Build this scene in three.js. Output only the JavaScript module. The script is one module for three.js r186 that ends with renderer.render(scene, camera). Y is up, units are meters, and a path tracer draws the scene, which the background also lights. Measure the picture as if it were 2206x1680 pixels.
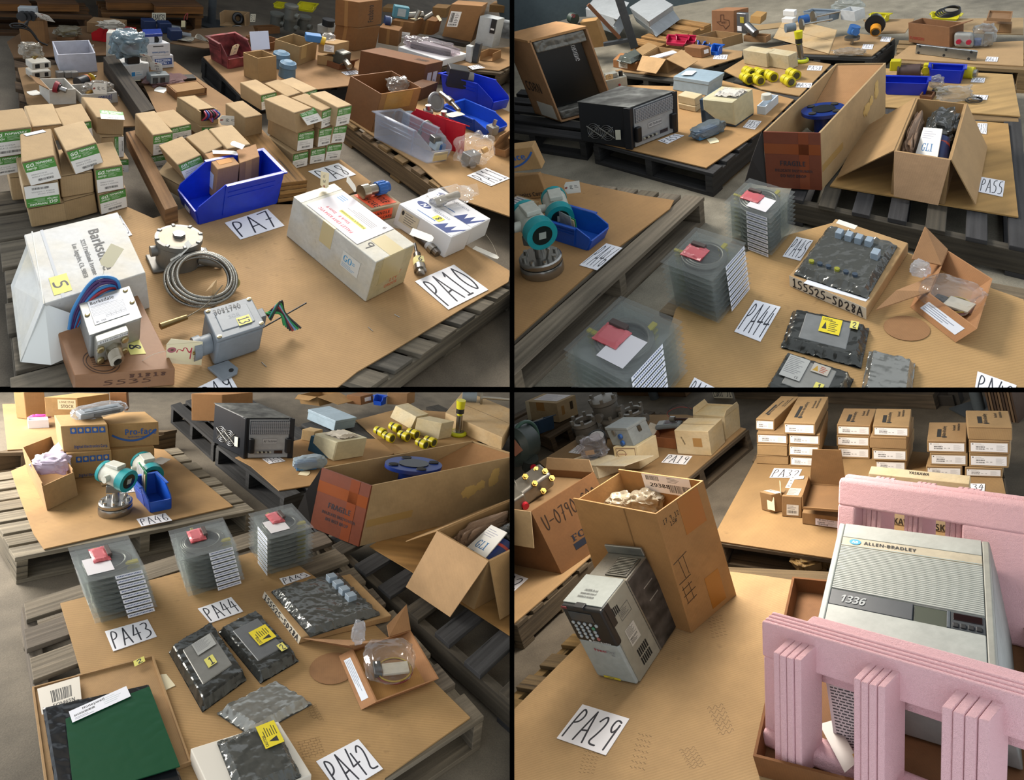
import * as THREE from 'three';
import { RoundedBoxGeometry } from 'three/addons/geometries/RoundedBoxGeometry.js';
import { mergeGeometries, mergeVertices, toCreasedNormals } from 'three/addons/utils/BufferGeometryUtils.js';
import { ImprovedNoise } from 'three/addons/math/ImprovedNoise.js';
import { RectAreaLightUniformsLib } from 'three/addons/lights/RectAreaLightUniformsLib.js';

// ---------- camera, sky, unseen lamps, exposure ----------
// Four display bays of a surplus sale: two upper decks and two lower floors, each with its own slope, parted by an added thin board.
const W = 2206, H = 1680, FPX = 1600, PX = 1103, PY = 520;
const scene = new THREE.Scene();
const renderer = new THREE.WebGLRenderer();
renderer.toneMapping = THREE.LinearToneMapping;
renderer.toneMappingExposure = 1.18;
renderer.shadowMap.enabled = true;
scene.background = new THREE.Color(0.88,0.94,1.0);
scene.backgroundIntensity = 0.78;
const PITCH = THREE.MathUtils.degToRad(-18.3);
const camera = new THREE.PerspectiveCamera(2 * THREE.MathUtils.radToDeg(Math.atan(H / 2 / FPX)), W / H, 0.05,80);
camera.rotation.x = PITCH;
camera.setViewOffset(W, H, 0, H / 2 - PY, W, H);   // the lens is shifted like that of a view camera
camera.updateMatrixWorld(true);
RectAreaLightUniformsLib.init();
const UNSEEN_LAMPS = { TL: { at: [985,-840,6.7], to: [560,470], size: [2.0,1.4], k: 34, c: 0xfff6ea },
TR: { at: [330,-1150,4.6], to: [1650,430], size: [2.2,1.5], k: 34, c: 0xfff8ee },
BL: { at: [-470,570,4.1], to: [560,1260], size: [1.6,1.3], k: 28, c: 0xfff8ee },
BR: { at: [1420,670,3.8], to: [1660,1400], size: [0.9,0.7], k: 23, c: 0xfff6ea } };

// ---------- frames ----------
const V3 = (x = 0, y = 0, z = 0) => new THREE.Vector3(x, y, z);
const cp = Math.cos(PITCH), sp = Math.sin(PITCH);
const RAY = (px, py) => { const x = (px - PX) / FPX, y = -(py - PY) / FPX; return V3(x, y * cp + sp, y * sp - cp); };
const eyeDir = (x, y, z) => V3(x, -y * cp + z * sp, -y * sp - z * cp);
const BAYS = {};
function makeBay(key, n, mid, ext) {
const N = eyeDir(...n).normalize(), r = RAY(...mid), depth = 3.6;
const Hh = -N.dot(r) * depth, O = r.clone().multiplyScalar(depth);
const fwd = V3(0, sp, -cp), ex = fwd.clone().cross(N).normalize(), ez = ex.clone().cross(N).normalize();
const m = new THREE.Matrix4().makeBasis(ex, N, ez), q = new THREE.Quaternion().setFromRotationMatrix(m);
return BAYS[key] = { key, N, Hh, O, ex, ez, q, qi: q.clone().invert(), ext, items: [] };
}
makeBay('TL', [0.25,-0.829,-0.5],[554,422]);
makeBay('TR', [-0.175,-0.862,-0.475],[1652,422]);
makeBay('BL', [0.1,-0.987,-0.125],[554,1258]);
makeBay('BR', [-0.3,-0.949,-0.1],[1652,1258]);
let bay = BAYS.TL, cx0 = 0, cy0 = 0, cs = 1;
const K = (x, y) => { cx0 = x; cy0 = y; cs = 2188 / 560; };     // measuring from an enlarged part of the photograph
const K1 = () => { cx0 = 0; cy0 = 0; cs = 1; };
const pix = (p) => [cx0 + p[0] / cs, cy0 + p[1] / cs];
// the point of the current bay seen at a measured place, at height h above its floor (bay coordinates)
function at(p, h = 0) {
const [x, y] = pix(p), r = RAY(x, y), t = (-bay.Hh + h) / bay.N.dot(r);
return r.multiplyScalar(t).sub(bay.O).applyQuaternion(bay.qi);
}
const world = (l) => l.clone().applyQuaternion(bay.q).add(bay.O);
const depthOf = (l) => { const w = world(l); return w.y * sp - w.z * cp; };
const mpp = (l) => depthOf(l) / FPX;                            // metres that one pixel spans there
// the height at which the upright line on l is seen nearest to p
function heightAt(l, p) {
const [x, y] = pix(p), r = RAY(x, y).normalize(), w = world(l), n = bay.N;
const b = n.dot(r), d = n.dot(w), e = r.dot(w);
return (b * e - d) / (1 - b * b);
}
// ---------- seeded noise ----------
let seed = 7;
const rnd = () => { seed = (seed * 1664525 + 1013904223) >>> 0; return seed / 4294967296; };
const rr = (a, b) => a + (b - a) * rnd();
const perlin = new ImprovedNoise();
const ns = (x, y, z = 0) => perlin.noise(x, y, z);
const fbm = (x, y, z = 0, o = 4) => { let s = 0, a = 0.5; for (let i = 0; i < o; i++) { s += a * ns(x, y, z); x *= 2.03; y *= 2.03; z += 7.7; a *= 0.5; } return s; };
// ---------- procedural textures (multiplied with a material's colour) ----------
function dataTex(n, f, rep, srgb = true) {
const d = new Uint8Array(n * n * 4);
for (let j = 0; j < n; j++) for (let i = 0; i < n; i++) { const v = f(i / n, j / n), k = 4 * (j * n + i), c = Array.isArray(v) ? v : [v, v, v]; for (let m = 0; m < 3; m++) d[k + m] = Math.max(0, Math.min(255,255 * c[m])); d[k + 3] = 255; }
const t = new THREE.DataTexture(d, n, n, THREE.RGBAFormat);
t.wrapS = t.wrapT = THREE.RepeatWrapping; t.magFilter = THREE.LinearFilter; t.minFilter = THREE.LinearMipmapLinearFilter; t.generateMipmaps = true;
if (srgb) t.colorSpace = THREE.SRGBColorSpace;
t.repeat.set(rep, rep); t.needsUpdate = true; return t;
}
const tile = (f) => (u, v) => { const a = f(u, v), b = f(u - 1, v), c = f(u, v - 1), d = f(u - 1, v - 1); return (a * (1 - u) + b * u) * (1 - v) + (c * (1 - u) + d * u) * v; };
const T = {};
{ const field = (n, f) => { const a = new Float32Array(n * n), t = tile(f); for (let j = 0; j < n; j++) for (let i = 0; i < n; i++) a[j * n + i] = t(i / n, j / n); return (u, v) => { let x = (u % 1) * n, y = (v % 1) * n; const i = Math.floor(x), j = Math.floor(y), e = x - i, q = y - j, i1 = (i + 1) % n, j1 = (j + 1) % n; return (a[j * n + i] * (1 - e) + a[j * n + i1] * e) * (1 - q) + (a[j1 * n + i] * (1 - e) + a[j1 * n + i1] * e) * q; }; };
const big = field(128, (u, v) => fbm(u * 5, v * 5,1)), fine = () => rnd() - 0.5, mid = field(256, (u, v) => fbm(u * 24, v * 24,3,3)), yel = field(64, (u, v) => fbm(u * 3, v * 3,9));
T.card = dataTex(512, (u, v) => { const s = 0.9 + 0.14 * big(u, v) + 0.06 * mid(u, v) + 0.045 * fine() + 0.012 * Math.sin(u * 6.2832 * 70); return [s, s * 0.992, s * 0.975]; }, 2);
T.sheet = dataTex(1024, (u, v) => { const st = 0.035 * Math.sin(v * 6.2832 * 90) * (0.5 + 0.9 * Math.max(0, big(u, v) + 0.3)); const sc = Math.max(0, mid(u, v) - 0.2) * -0.6; const s = 0.9 + 0.2 * big(u, v) + 0.05 * mid(u, v) + 0.06 * fine() + st + sc; return [s, s * 0.985, s * 0.955]; }, 1);
T.soiled = dataTex(512, (u, v) => { const b = big(u, v), m = mid(u, v), y = Math.max(0, yel(u, v) + 0.1); const s = 0.93 + 0.1 * b + 0.1 * m + 0.03 * fine() - Math.max(0, m - 0.2) * 0.8; return [s, s * (1 - 0.1 * y), s * (1 - 0.3 * y)]; }, 2.2);
const grain = field(256, (u, v) => fbm(u * 3, v * 60,4,4)), knot = field(128, (u, v) => fbm(u * 6, v * 9,5,3));
T.wood = dataTex(512, (u, v) => { const s = 0.74 + 0.5 * grain(u, v) + 0.3 * knot(u, v) + 0.05 * fine() - (grain(u, v) < -0.24 ? 0.22 : 0); return [s, s * 0.985, s * 0.96]; }, 1);
T.ply = dataTex(512, (u, v) => { const s = 0.88 + 0.3 * grain(u * 0.999, v * 0.5) + 0.1 * big(u, v) + 0.03 * fine(); return [s, s * 0.98, s * 0.94]; }, 0.8);
T.floor = dataTex(1024, (u, v) => { const s = 0.8 + 0.3 * big(u, v) + 0.24 * mid(u, v) + 0.12 * fine() + 0.25 * yel(u, v); return [s, s * 0.985, s * 0.955]; }, 0.4);
T.grunge = dataTex(256, (u, v) => 0.93 + 0.12 * big(u, v) + 0.1 * mid(u, v) + 0.02 * fine(), 1.6);
const dust = field(128, (u, v) => fbm(u * 4 + 3 * fbm(u * 3, v * 3,2), v * 9,8));
T.dust = dataTex(512, (u, v) => 0.3 + 0.7 * Math.max(0, Math.min(1,0.45 + 1.5 * dust(u, v) + 0.3 * mid(u, v))), 1.4);
T.foam = dataTex(512, (u, v) => 0.5 + 0.5 * (rnd() - 0.5) + 0.5 * mid(u, v), 3.5, false);
T.rough = dataTex(256, (u, v) => 0.5 + 0.45 * mid(u, v) + 0.2 * fine(), 4, false);
const rid = field(256, (u, v) => Math.abs(fbm(u * 5, v * 5,21,4)) + 0.6 * Math.abs(ns(u * 11, v * 11,3)));
T.crumple = dataTex(256, (u, v) => 1.3 * rid(u, v), 1.6, false); }
const mats = new Map();
function M(color, o = {}) {
const key = JSON.stringify([color, o]);
if (mats.has(key)) return mats.get(key);
const p = { color, roughness: o.r ?? 0.8, metalness: o.m ?? 0 };
if (o.t) p.map = T[o.t];
if (o.b) { p.bumpMap = T[o.b]; p.bumpScale = o.bs ?? 0.002; }
if (o.t === 'sheet' || o.t === 'card') { const c = new THREE.Color(color), g = (c.r + c.g + c.b) / 3; c.lerp(new THREE.Color(g, g, g), 0.09).multiplyScalar(1.08); p.color = c; }
if (o.t === 'wood') p.color = new THREE.Color(color).multiply(new THREE.Color(1.42,1.34,1.22));
let m;
if (o.tr || o.coat) { m = new THREE.MeshPhysicalMaterial(p); if (o.tr) { m.transmission = o.tr; m.thickness = 0; m.ior = 1.45; } if (o.coat) { m.clearcoat = o.coat; m.clearcoatRoughness = 0.25; } } else m = new THREE.MeshStandardMaterial(p);
if (o.sp !== undefined) m.specularIntensity = o.sp; m.side = THREE.DoubleSide; mats.set(key, m); return m;
}
const kraft = (c = 0xb3956c) => M(c, { t: 'card', r: 0.86, b: 'rough', bs: 0.0006 });
const soiled = (c = 0xd8d3c4) => M(c, { t: 'soiled', r: 0.8 });
const woodM = (c = 0x8a8072) => M(c, { t: 'wood', r: 0.92, b: 'wood', bs: 0.003 });
const plastic = (c, r = 0.42) => M(c, { r, t: 'grunge' });
const paint = (c, r = 0.5) => M(c, { r, t: 'grunge' });
const metal = (c = 0xa8a8a4, r = 0.34) => M(c, { r, m: 0.9, t: 'grunge' });
const castM = (c = 0x8d8d88) => M(c, { r: 0.5, m: 0.45, t: 'grunge', b: 'rough', bs: 0.0008 });
const paper = (c = 0xe9e8ea) => M(c, { r: 0.85 });
const film = (c = 0xffffff, tr = 0.93, r = 0.1) => M(c, { tr, r, b: 'crumple', bs: 0.008 });
const esd = M(0x6c6d68, { tr: 0.55, r: 0.14, m: 0.2, b: 'crumple', bs: 0.007 });
const esdDark = M(0x4b4c49, { r: 0.22, m: 0.6, b: 'crumple', bs: 0.008 });
const clear = M(0xf2f4f2, { tr: 0.95, r: 0.08 });
// ---------- naming, things, parts ----------
const used = new Map();
const numbered = (n) => { const k = used.get(n) || 0; used.set(n, k + 1); return k ? n + '_' + String(k).padStart(3, '0') : n; };
function thing(name, label, category, local, group, kind) {
const g = new THREE.Group(); g.name = numbered(name);
g.position.copy(world(local)); g.quaternion.copy(bay.q);
g.userData = {}; if (label) g.userData.label = label; if (category) g.userData.category = category; if (group) g.userData.group = group; if (kind) g.userData.kind = kind;
g.userData.bay = undefined; delete g.userData.bay;
g.base = local.clone(); scene.add(g); bay.items.push(g); return g;
}
// box-projected uv in metres
function boxUV(g) {
if (g.index) g = g.toNonIndexed();
if (!g.attributes.normal) g.computeVertexNormals();
const p = g.attributes.position, n = g.attributes.normal, uv = new Float32Array(p.count * 2);
for (let i = 0; i < p.count; i += 3) {
let x = 0, y = 0, z = 0; for (let k = 0; k < 3; k++) { x += Math.abs(n.getX(i + k)); y += Math.abs(n.getY(i + k)); z += Math.abs(n.getZ(i + k)); }
for (let k = 0; k < 3; k++) { const j = i + k; const a = x > y && x > z ? [p.getZ(j), p.getY(j)] : y > z ? [p.getX(j), p.getZ(j)] : [p.getX(j), p.getY(j)]; uv[2 * j] = a[0]; uv[2 * j + 1] = a[1]; }
}
g.setAttribute('uv', new THREE.BufferAttribute(uv, 2)); return g;
}
function clean(g) { if (g.index) g = g.toNonIndexed(); for (const k of Object.keys(g.attributes)) if (!['position', 'normal', 'uv'].includes(k)) g.deleteAttribute(k); return g; }
function join(list) { const l = list.filter(Boolean).map(clean); return l.length === 1 ? l[0] : mergeGeometries(l); }
const off = () => { const o = rr(0,3), q = rr(0,3); return [o, q]; };
function part(parent, name, geo, mat, label, keepUV) {
let g = Array.isArray(geo) ? join(geo) : geo;
if (!keepUV) { g = boxUV(g); const [a, b] = off(), uv = g.attributes.uv; for (let i = 0; i < uv.count; i++) uv.setXY(i, uv.getX(i) + a, uv.getY(i) + b); }
const m = new THREE.Mesh(g, mat); m.name = name; m.castShadow = m.receiveShadow = true; if (label) m.userData.label = label;
parent.add(m); return m;
}
// ---------- geometry ----------
const mv = (g, x = 0, y = 0, z = 0) => g.translate(x, y, z);
const rb = (w, h, d, r = 0.003, s = 1) => new RoundedBoxGeometry(w, h, d, s, Math.min(r, w * 0.45, h * 0.45, d * 0.45));
// box from a lower corner, lightly chamfered
const bx = (x0, y0, z0, x1, y1, z1, r = 0.002) => rb(Math.abs(x1 - x0), Math.abs(y1 - y0), Math.abs(z1 - z0), r).translate((x0 + x1) / 2, (y0 + y1) / 2, (z0 + z1) / 2);
const box0 = (x0, y0, z0, x1, y1, z1) => new THREE.BoxGeometry(Math.abs(x1 - x0), Math.abs(y1 - y0), Math.abs(z1 - z0)).translate((x0 + x1) / 2, (y0 + y1) / 2, (z0 + z1) / 2);
const UP = V3(0,1,0);
const along = (g, a, b) => { const d = b.clone().sub(a), q = new THREE.Quaternion().setFromUnitVectors(UP, d.clone().normalize()); return g.applyQuaternion(q).translate(...a.clone().addScaledVector(d, 0.5).toArray()); };
const v = (a) => a.isVector3 ? a : V3(...a);
const rod = (a, b, r, s = 10, r2 = r) => { a = v(a); b = v(b); return along(new THREE.CylinderGeometry(r2, r, a.distanceTo(b), s), a, b); };
const lathe = (pts, s = 24) => { const g = new THREE.LatheGeometry(pts.map((p) => new THREE.Vector2(p[0], p[1])), s); g.computeVertexNormals(); return toCreasedNormals(g, 0.6); };
const tube = (pts, r, seg = 40, s = 6, closed = false) => new THREE.TubeGeometry(new THREE.CatmullRomCurve3(pts.map(v), closed), seg, r, s, closed);
const torus = (R, r, s = 40, k = 8) => new THREE.TorusGeometry(R, r, k, s).rotateX(Math.PI / 2);
const hex = (r, h) => new THREE.CylinderGeometry(r, r, h, 6).translate(0, h / 2,0);
const rot = (g, x = 0, y = 0, z = 0) => g.rotateX(x).rotateY(y).rotateZ(z);
// prism over an outline of points in the ground plane (x, z), from height y0 to y1
function prism(pts, y0, y1, bevel = 0) {
const s = new THREE.Shape(pts.map((p) => new THREE.Vector2(p[0],-p[1])));
const g = new THREE.ExtrudeGeometry(s, { depth: y1 - y0 - 2 * bevel, bevelEnabled: bevel > 0, bevelThickness: bevel, bevelSize: bevel, bevelOffset: -bevel, bevelSegments: 1 });
return g.rotateX(-Math.PI / 2).translate(0, y0 + bevel, 0);
}
// an outline in x, y pulled along z
function slab(pts, z0, z1, bevel = 0) {
const s = new THREE.Shape(pts.map((p) => new THREE.Vector2(p[0], p[1])));
const g = new THREE.ExtrudeGeometry(s, { depth: z1 - z0 - 2 * bevel, bevelEnabled: bevel > 0, bevelThickness: bevel, bevelSize: bevel, bevelOffset: -bevel, bevelSegments: 1 });
return g.translate(0,0, z0 + bevel);
}
// a four-cornered board between corner points, t thick on the side the corners turn away from
function panel(c, t) {
c = c.map(v); const n = c[1].clone().sub(c[0]).cross(c[3].clone().sub(c[0])).normalize().multiplyScalar(-t), b = c.map((p) => p.clone().add(n)), q = [];
const f = (a, b2, d, e) => q.push(a, b2, d, a, d, e);
f(c[0], c[1], c[2], c[3]); f(b[3], b[2], b[1], b[0]); for (let i = 0; i < 4; i++) { const j = (i + 1) % 4; f(c[j], c[i], b[i], b[j]); }
const g = new THREE.BufferGeometry(); g.setAttribute('position', new THREE.Float32BufferAttribute(q.flatMap((p) => p.toArray()), 3)); g.computeVertexNormals(); return g;
}
// crumpled sack: a rounded lump w x h x d on the ground, folds of size k
function lump(w, h, d, k = 0.15, sd = 0, pw = 0.6, seg = 40) {
const g = mergeVertices(new THREE.SphereGeometry(1, seg, Math.round(seg * 0.7)).deleteAttribute('uv').deleteAttribute('normal'), 1e-4), p = g.attributes.position;
for (let i = 0; i < p.count; i++) {
let x = p.getX(i), y = p.getY(i), z = p.getZ(i); const s = (q) => Math.sign(q) * Math.pow(Math.abs(q), pw);
const f = 1 + k * (1.5 * (Math.abs(fbm(x * 1.6 + sd, y * 1.6, z * 1.6 + sd, 2)) * 2 - 0.3) + 0.22 * Math.abs(ns(x * 4.5 + sd, y * 4.5, z * 4.5)));
p.setXYZ(i, s(x) * f * w / 2, Math.max(0, (s(y) * f * 0.5 + 0.5)) * h, s(z) * f * d / 2);
}
g.computeVertexNormals(); return toCreasedNormals(g, 0.5);
}
// flat bag w x d round a core of height h: crinkled margins, centre at the origin
function flatBag(w, d, h, mx, mz, sd = 0, k = 0.006, n = 44) {
const top = new THREE.PlaneGeometry(w, d, n, n).rotateX(-Math.PI / 2), p = top.attributes.position;
for (let i = 0; i < p.count; i++) {
const x = p.getX(i), z = p.getZ(i), ex = (w / 2 - Math.abs(x)), ez = (d / 2 - Math.abs(z));
const a = Math.min(1, Math.max(0, ex / mx)), b = Math.min(1, Math.max(0, ez / mz)), s = (q) => q * q * (3 - 2 * q), e = s(a) * s(b);
const cr = Math.abs(fbm(x * 22 + sd, z * 22, sd, 3)) * 2 + 0.6 * Math.abs(ns(x * 60, z * 60, sd));
const edge = 1 + 0.02 * ns(x * 30 + sd, z * 30,2) * (e < 0.5 ? 1 : 0);
p.setXYZ(i, x * edge, 0.002 + h * e + k * cr * (e > 0.95 ? 0.45 : 1.5), z * edge);
}
top.computeVertexNormals();
const bot = new THREE.PlaneGeometry(w, d, 1,1).rotateX(Math.PI / 2).translate(0,0.001,0);
return join([toCreasedNormals(top, 0.4), bot]);
}
// ---------- print: drawn cells on shared sheets ----------
class Sheet {
constructor(clearBack) { this.c = document.createElement('canvas'); this.c.width = this.c.height = 2048; this.g = this.c.getContext('2d'); this.x = this.y = this.row = 2; this.t = new THREE.CanvasTexture(this.c); this.t.colorSpace = THREE.SRGBColorSpace;
this.m = new THREE.MeshStandardMaterial({ map: this.t, roughness: 0.62, side: THREE.DoubleSide }); if (clearBack) { this.m.transparent = true; this.m.alphaTest = 0; } }
cell(w, h, draw) {
if (this.x + w + 4 > 2048) { this.x = 2; this.y += this.row + 4; this.row = 0; }
if (this.y + h + 4 > 2048) return null;
this.row = Math.max(this.row, h); const x = this.x, y = this.y; this.x += w + 4;
const g = this.g; g.save(); g.beginPath(); g.rect(x - 1, y - 1, w + 2, h + 2); g.clip(); g.translate(x, y); draw(g, w, h); g.restore(); this.t.needsUpdate = true;
return { mat: this.m, r: [x / 2048,1 - (y + h) / 2048, (x + w) / 2048,1 - y / 2048], as: w / h };
}
}
const sheets = { solid: [], clear: [] };
function cell(kind, w, h, draw) {
for (const s of sheets[kind]) { const c = s.cell(w, h, draw); if (c) return c; }
const s = new Sheet(kind === 'clear'); sheets[kind].push(s); return s.cell(w, h, draw);
}
const print = (w, h, draw, back = '#f1f0ee') => cell('solid', w, h, (g, a, b) => { g.fillStyle = back; g.fillRect(-1,-1, a + 2, b + 2); draw(g, a, b); });
const ink = (w, h, draw) => cell('clear', w, h, draw);
const words = (g, s, x, y, size, color = '#222', font = 'bold', fam = 'sans-serif', al = 'left', maxW) => { g.fillStyle = color; g.font = `${font} ${size}px ${fam}`; g.textAlign = al; g.textBaseline = 'alphabetic'; maxW ? g.fillText(s, x, y, maxW) : g.fillText(s, x, y); };
const bars = (g, x, y, w, h, sd = 1) => { let s = sd * 9301 + 7, q = x; g.fillStyle = '#1a1a1a'; while (q < x + w) { s = (s * 9301 + 49297) % 233280; const a = 1 + 3 * s / 233280; g.fillRect(q, y, a, h); s = (s * 9301 + 49297) % 233280; q += a + 1 + 3 * s / 233280; } };
const lines = (g, x, y, w, n, dy, c = '#777', t = 2) => { g.fillStyle = c; for (let i = 0; i < n; i++) g.fillRect(x, y + i * dy, w * (0.6 + 0.4 * ((i * 37 % 10) / 10)), t); };
// four-cornered decal: corners lower-left, lower-right, upper-right, upper-left
function decal(parent, name, c, cl, lift = 0.0008, label, flip) {
c = c.map(v); const n = c[1].clone().sub(c[0]).cross(c[3].clone().sub(c[0])).normalize().multiplyScalar(lift * (flip ? -1 : 1));
const g = new THREE.BufferGeometry(), q = [0,1,2,0,2,3],[u0, v0, u1, v1] = cl.r, uv = [[u0, v0],[u1, v0],[u1, v1],[u0, v1]];
g.setAttribute('position', new THREE.Float32BufferAttribute(q.flatMap((i) => c[i].clone().add(n).toArray()), 3));
g.setAttribute('uv', new THREE.Float32BufferAttribute(q.flatMap((i) => uv[i]), 2)); g.computeVertexNormals();
return part(parent, name, g, cl.mat, label, true);
}
// ---------- boxes measured at their corners ----------
// A left, B nearest, C right: top corners as seen; Bb: foot of the edge below B (or h: height),base:height of what it stands on
function frame({ A, B, C, Bb, Ab, h, base = 0 }) {
let lb, lt, hh;
if (Bb) { lb = at(Bb, base); hh = heightAt(lb, B); lt = at(B, base + hh); } else { hh = h; lt = at(B, base + h); lb = lt.clone(); lb.y = base; }
const la = at(A, base + hh), lc = at(C, base + hh);
if (Ab) { const q = la.clone().sub(at(Ab, base)); lb = lt.clone().sub(q); }
const X = lt.clone().sub(la), Z = lt.clone().sub(lc), Y = lt.clone().sub(lb), w = X.length(), d = Z.length(), y = hh;
const orig = la.clone().sub(Y), mid = orig.clone().addScaledVector(X, 0.5).addScaledVector(Z, -0.5);
const m = new THREE.Matrix4().makeBasis(X.clone().divideScalar(w), Y.clone().divideScalar(y), Z.clone().divideScalar(d));
const o = orig.clone().sub(mid); m.setPosition(o.x, o.y, o.z);
const f = { w,h:y, d, m, mid, base, top: base + y, g: (q) => q.applyMatrix4(m), p: (x, yy, z) => V3(x, yy, z).applyMatrix4(m) };
return f;
}
const facePt = { f: (F, u, w2, e) => F.p(u * F.w, w2 * F.h, e), r: (F, u, w2, e) => F.p(F.w + e, w2 * F.h, -u * F.d), t: (F, u, w2, e) => F.p(u * F.w, F.h + e, -w2 * F.d), l: (F, u, w2, e) => F.p(-e, w2 * F.h, -(1 - u) * F.d) };
const hostOf = (t, face) => { if (!t.isGroup) return t; const c = t.children, n = { f: 'front_wall', t: 'lid' }[face], s = c.filter((x) => x.name === 'side_wall'); return c.find((x) => x.name === 'box_body') || (s.length && (face === 'r' ? s[s.length - 1] : face === 'l' ? s[0] : null)) || c.find((x) => x.name === n) || t; };
// decal on a face: rectangle u0,v0,u1,v1 in fractions; turn in quarter turns
function onFace(parent, F, face, rc, cl, name = 'label', turn = 0, e = 0.0012) {
const [u0, v0, u1, v1] = rc; let c = [[u0, v0],[u1, v0],[u1, v1],[u0, v1]].map(([a, b]) => facePt[face](F, a, b, e));
for (let i = 0; i < turn; i++) c.push(c.shift());
return decal(hostOf(parent, face), name, c, cl, 0);
}
// strip of tape or a coloured patch on a face
function patch(parent, F, face, rc, mat, name = 'tape', e = 0.001) {
const [u0, v0, u1, v1] = rc, c = [[u0, v0],[u1, v0],[u1, v1],[u0, v1]].map(([a, b]) => facePt[face](F, a, b, e));
return part(hostOf(parent, face), name, panel(c, e * 0.8), mat);
}
// a closed carton
function carton(name, label, spec, mat, o = {}) {
const F = frame(spec), t = thing(name, label, o.cat || 'box', F.mid, o.group), r = o.r ?? 0.004;
t.F = F;
part(t, o.body || 'box_body', F.g(bx(0,0,-F.d, F.w, F.h, 0, r)), mat);
if (o.seam) part(t, 'seam', F.g(box0(0.004, F.h - 0.001,-F.d * 0.5 - 0.0015, F.w - 0.004, F.h + 0.0006,-F.d * 0.5 + 0.0015)), M(0x4a3822));
if (o.lid) part(t, 'lid', F.g(join([bx(-0.003, F.h * (1 - o.lid), -F.d - 0.003, F.w + 0.003, F.h + 0.003,0.003,0.003)])), o.lidMat || mat);
return t;
}
// an open carton: four walls, bottom and flaps {f|b|l|r: [angle from upright outward in degrees, length]}
function openBox(name, label, spec, mat, o = {}) {
const F = frame(spec), t = thing(name, label, o.cat || 'open box', F.mid, o.group), k = o.k ?? 0.006, im = o.inner || mat; t.F = F;
const { w, h, d } = F;
part(t, 'front_wall', F.g(box0(0,0,-k, w, h * (o.hf ?? 1), 0)), o.front || mat); part(t, 'back_wall', F.g(box0(0,0,-d, w, h * (o.hb ?? 1), -d + k)), mat);
part(t, 'side_wall', F.g(box0(0,0,-d + k, k, h * (o.hl ?? 1), -k)), mat); part(t, 'side_wall', F.g(box0(w - k, 0,-d + k, w, h * (o.hr ?? 1), -k)), o.right || mat);
part(t, 'box_bottom', F.g(box0(k, 0,-d + k, w - k, k, -k)), im);
for (let [s, [deg, len, mt, sk]] of Object.entries(o.flaps || {})) {
if (deg > 90) len = Math.min(len, (h - 0.012) / -Math.cos(deg * Math.PI / 180));
const a = THREE.MathUtils.degToRad(deg), c = Math.cos(a) * len, q = Math.sin(a) * len, i = sk ?? 0.02;
const e = { f: [[0, h, 0],[w, h, 0],[w - i, h + c, q],[i, h + c, q]], b: [[w, h, -d],[0, h, -d],[i, h + c, -d - q],[w - i, h + c, -d - q]], l: [[0, h, -d],[0, h, 0],[-q, h + c, -i],[-q, h + c, -d + i]], r: [[w, h, 0],[w, h, -d],[w + q, h + c, -d + i],[w + q, h + c, -i]] }[s[0]];
part(t, 'flap', panel(e.map((p) => F.p(...p)), o.fk ?? 0.004), mt || mat);
}
return t;
}
// sheet or plate with a measured outline, lying at height h
function sheet(name, label, cat, pts, h, thick, mat, o = {}) {
const l = pts.map((p) => at(p, h + thick)), mid = V3(); l.forEach((p) => mid.add(p)); mid.divideScalar(l.length); mid.y = h;
const t = thing(name, label, cat, mid, o.group, o.kind);
part(t, o.part || 'panel', prism(l.map((p) => [p.x - mid.x, p.z - mid.z]), 0, thick, o.bevel || 0), mat); return t;
}
// a thing on the ground at p, x axis turned towards q; sizes below are in metres; s = metres per measured pixel there
function spot(name, label, cat, p, base, q, group) {
const l = at(p, base), t = thing(name, label, cat, l, group);
if (q) { const e = at(q, base).sub(l), a = Math.atan2(-e.z, e.x); t.rotateY(a); }
t.s = mpp(l) / cs; return t;
}
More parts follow.
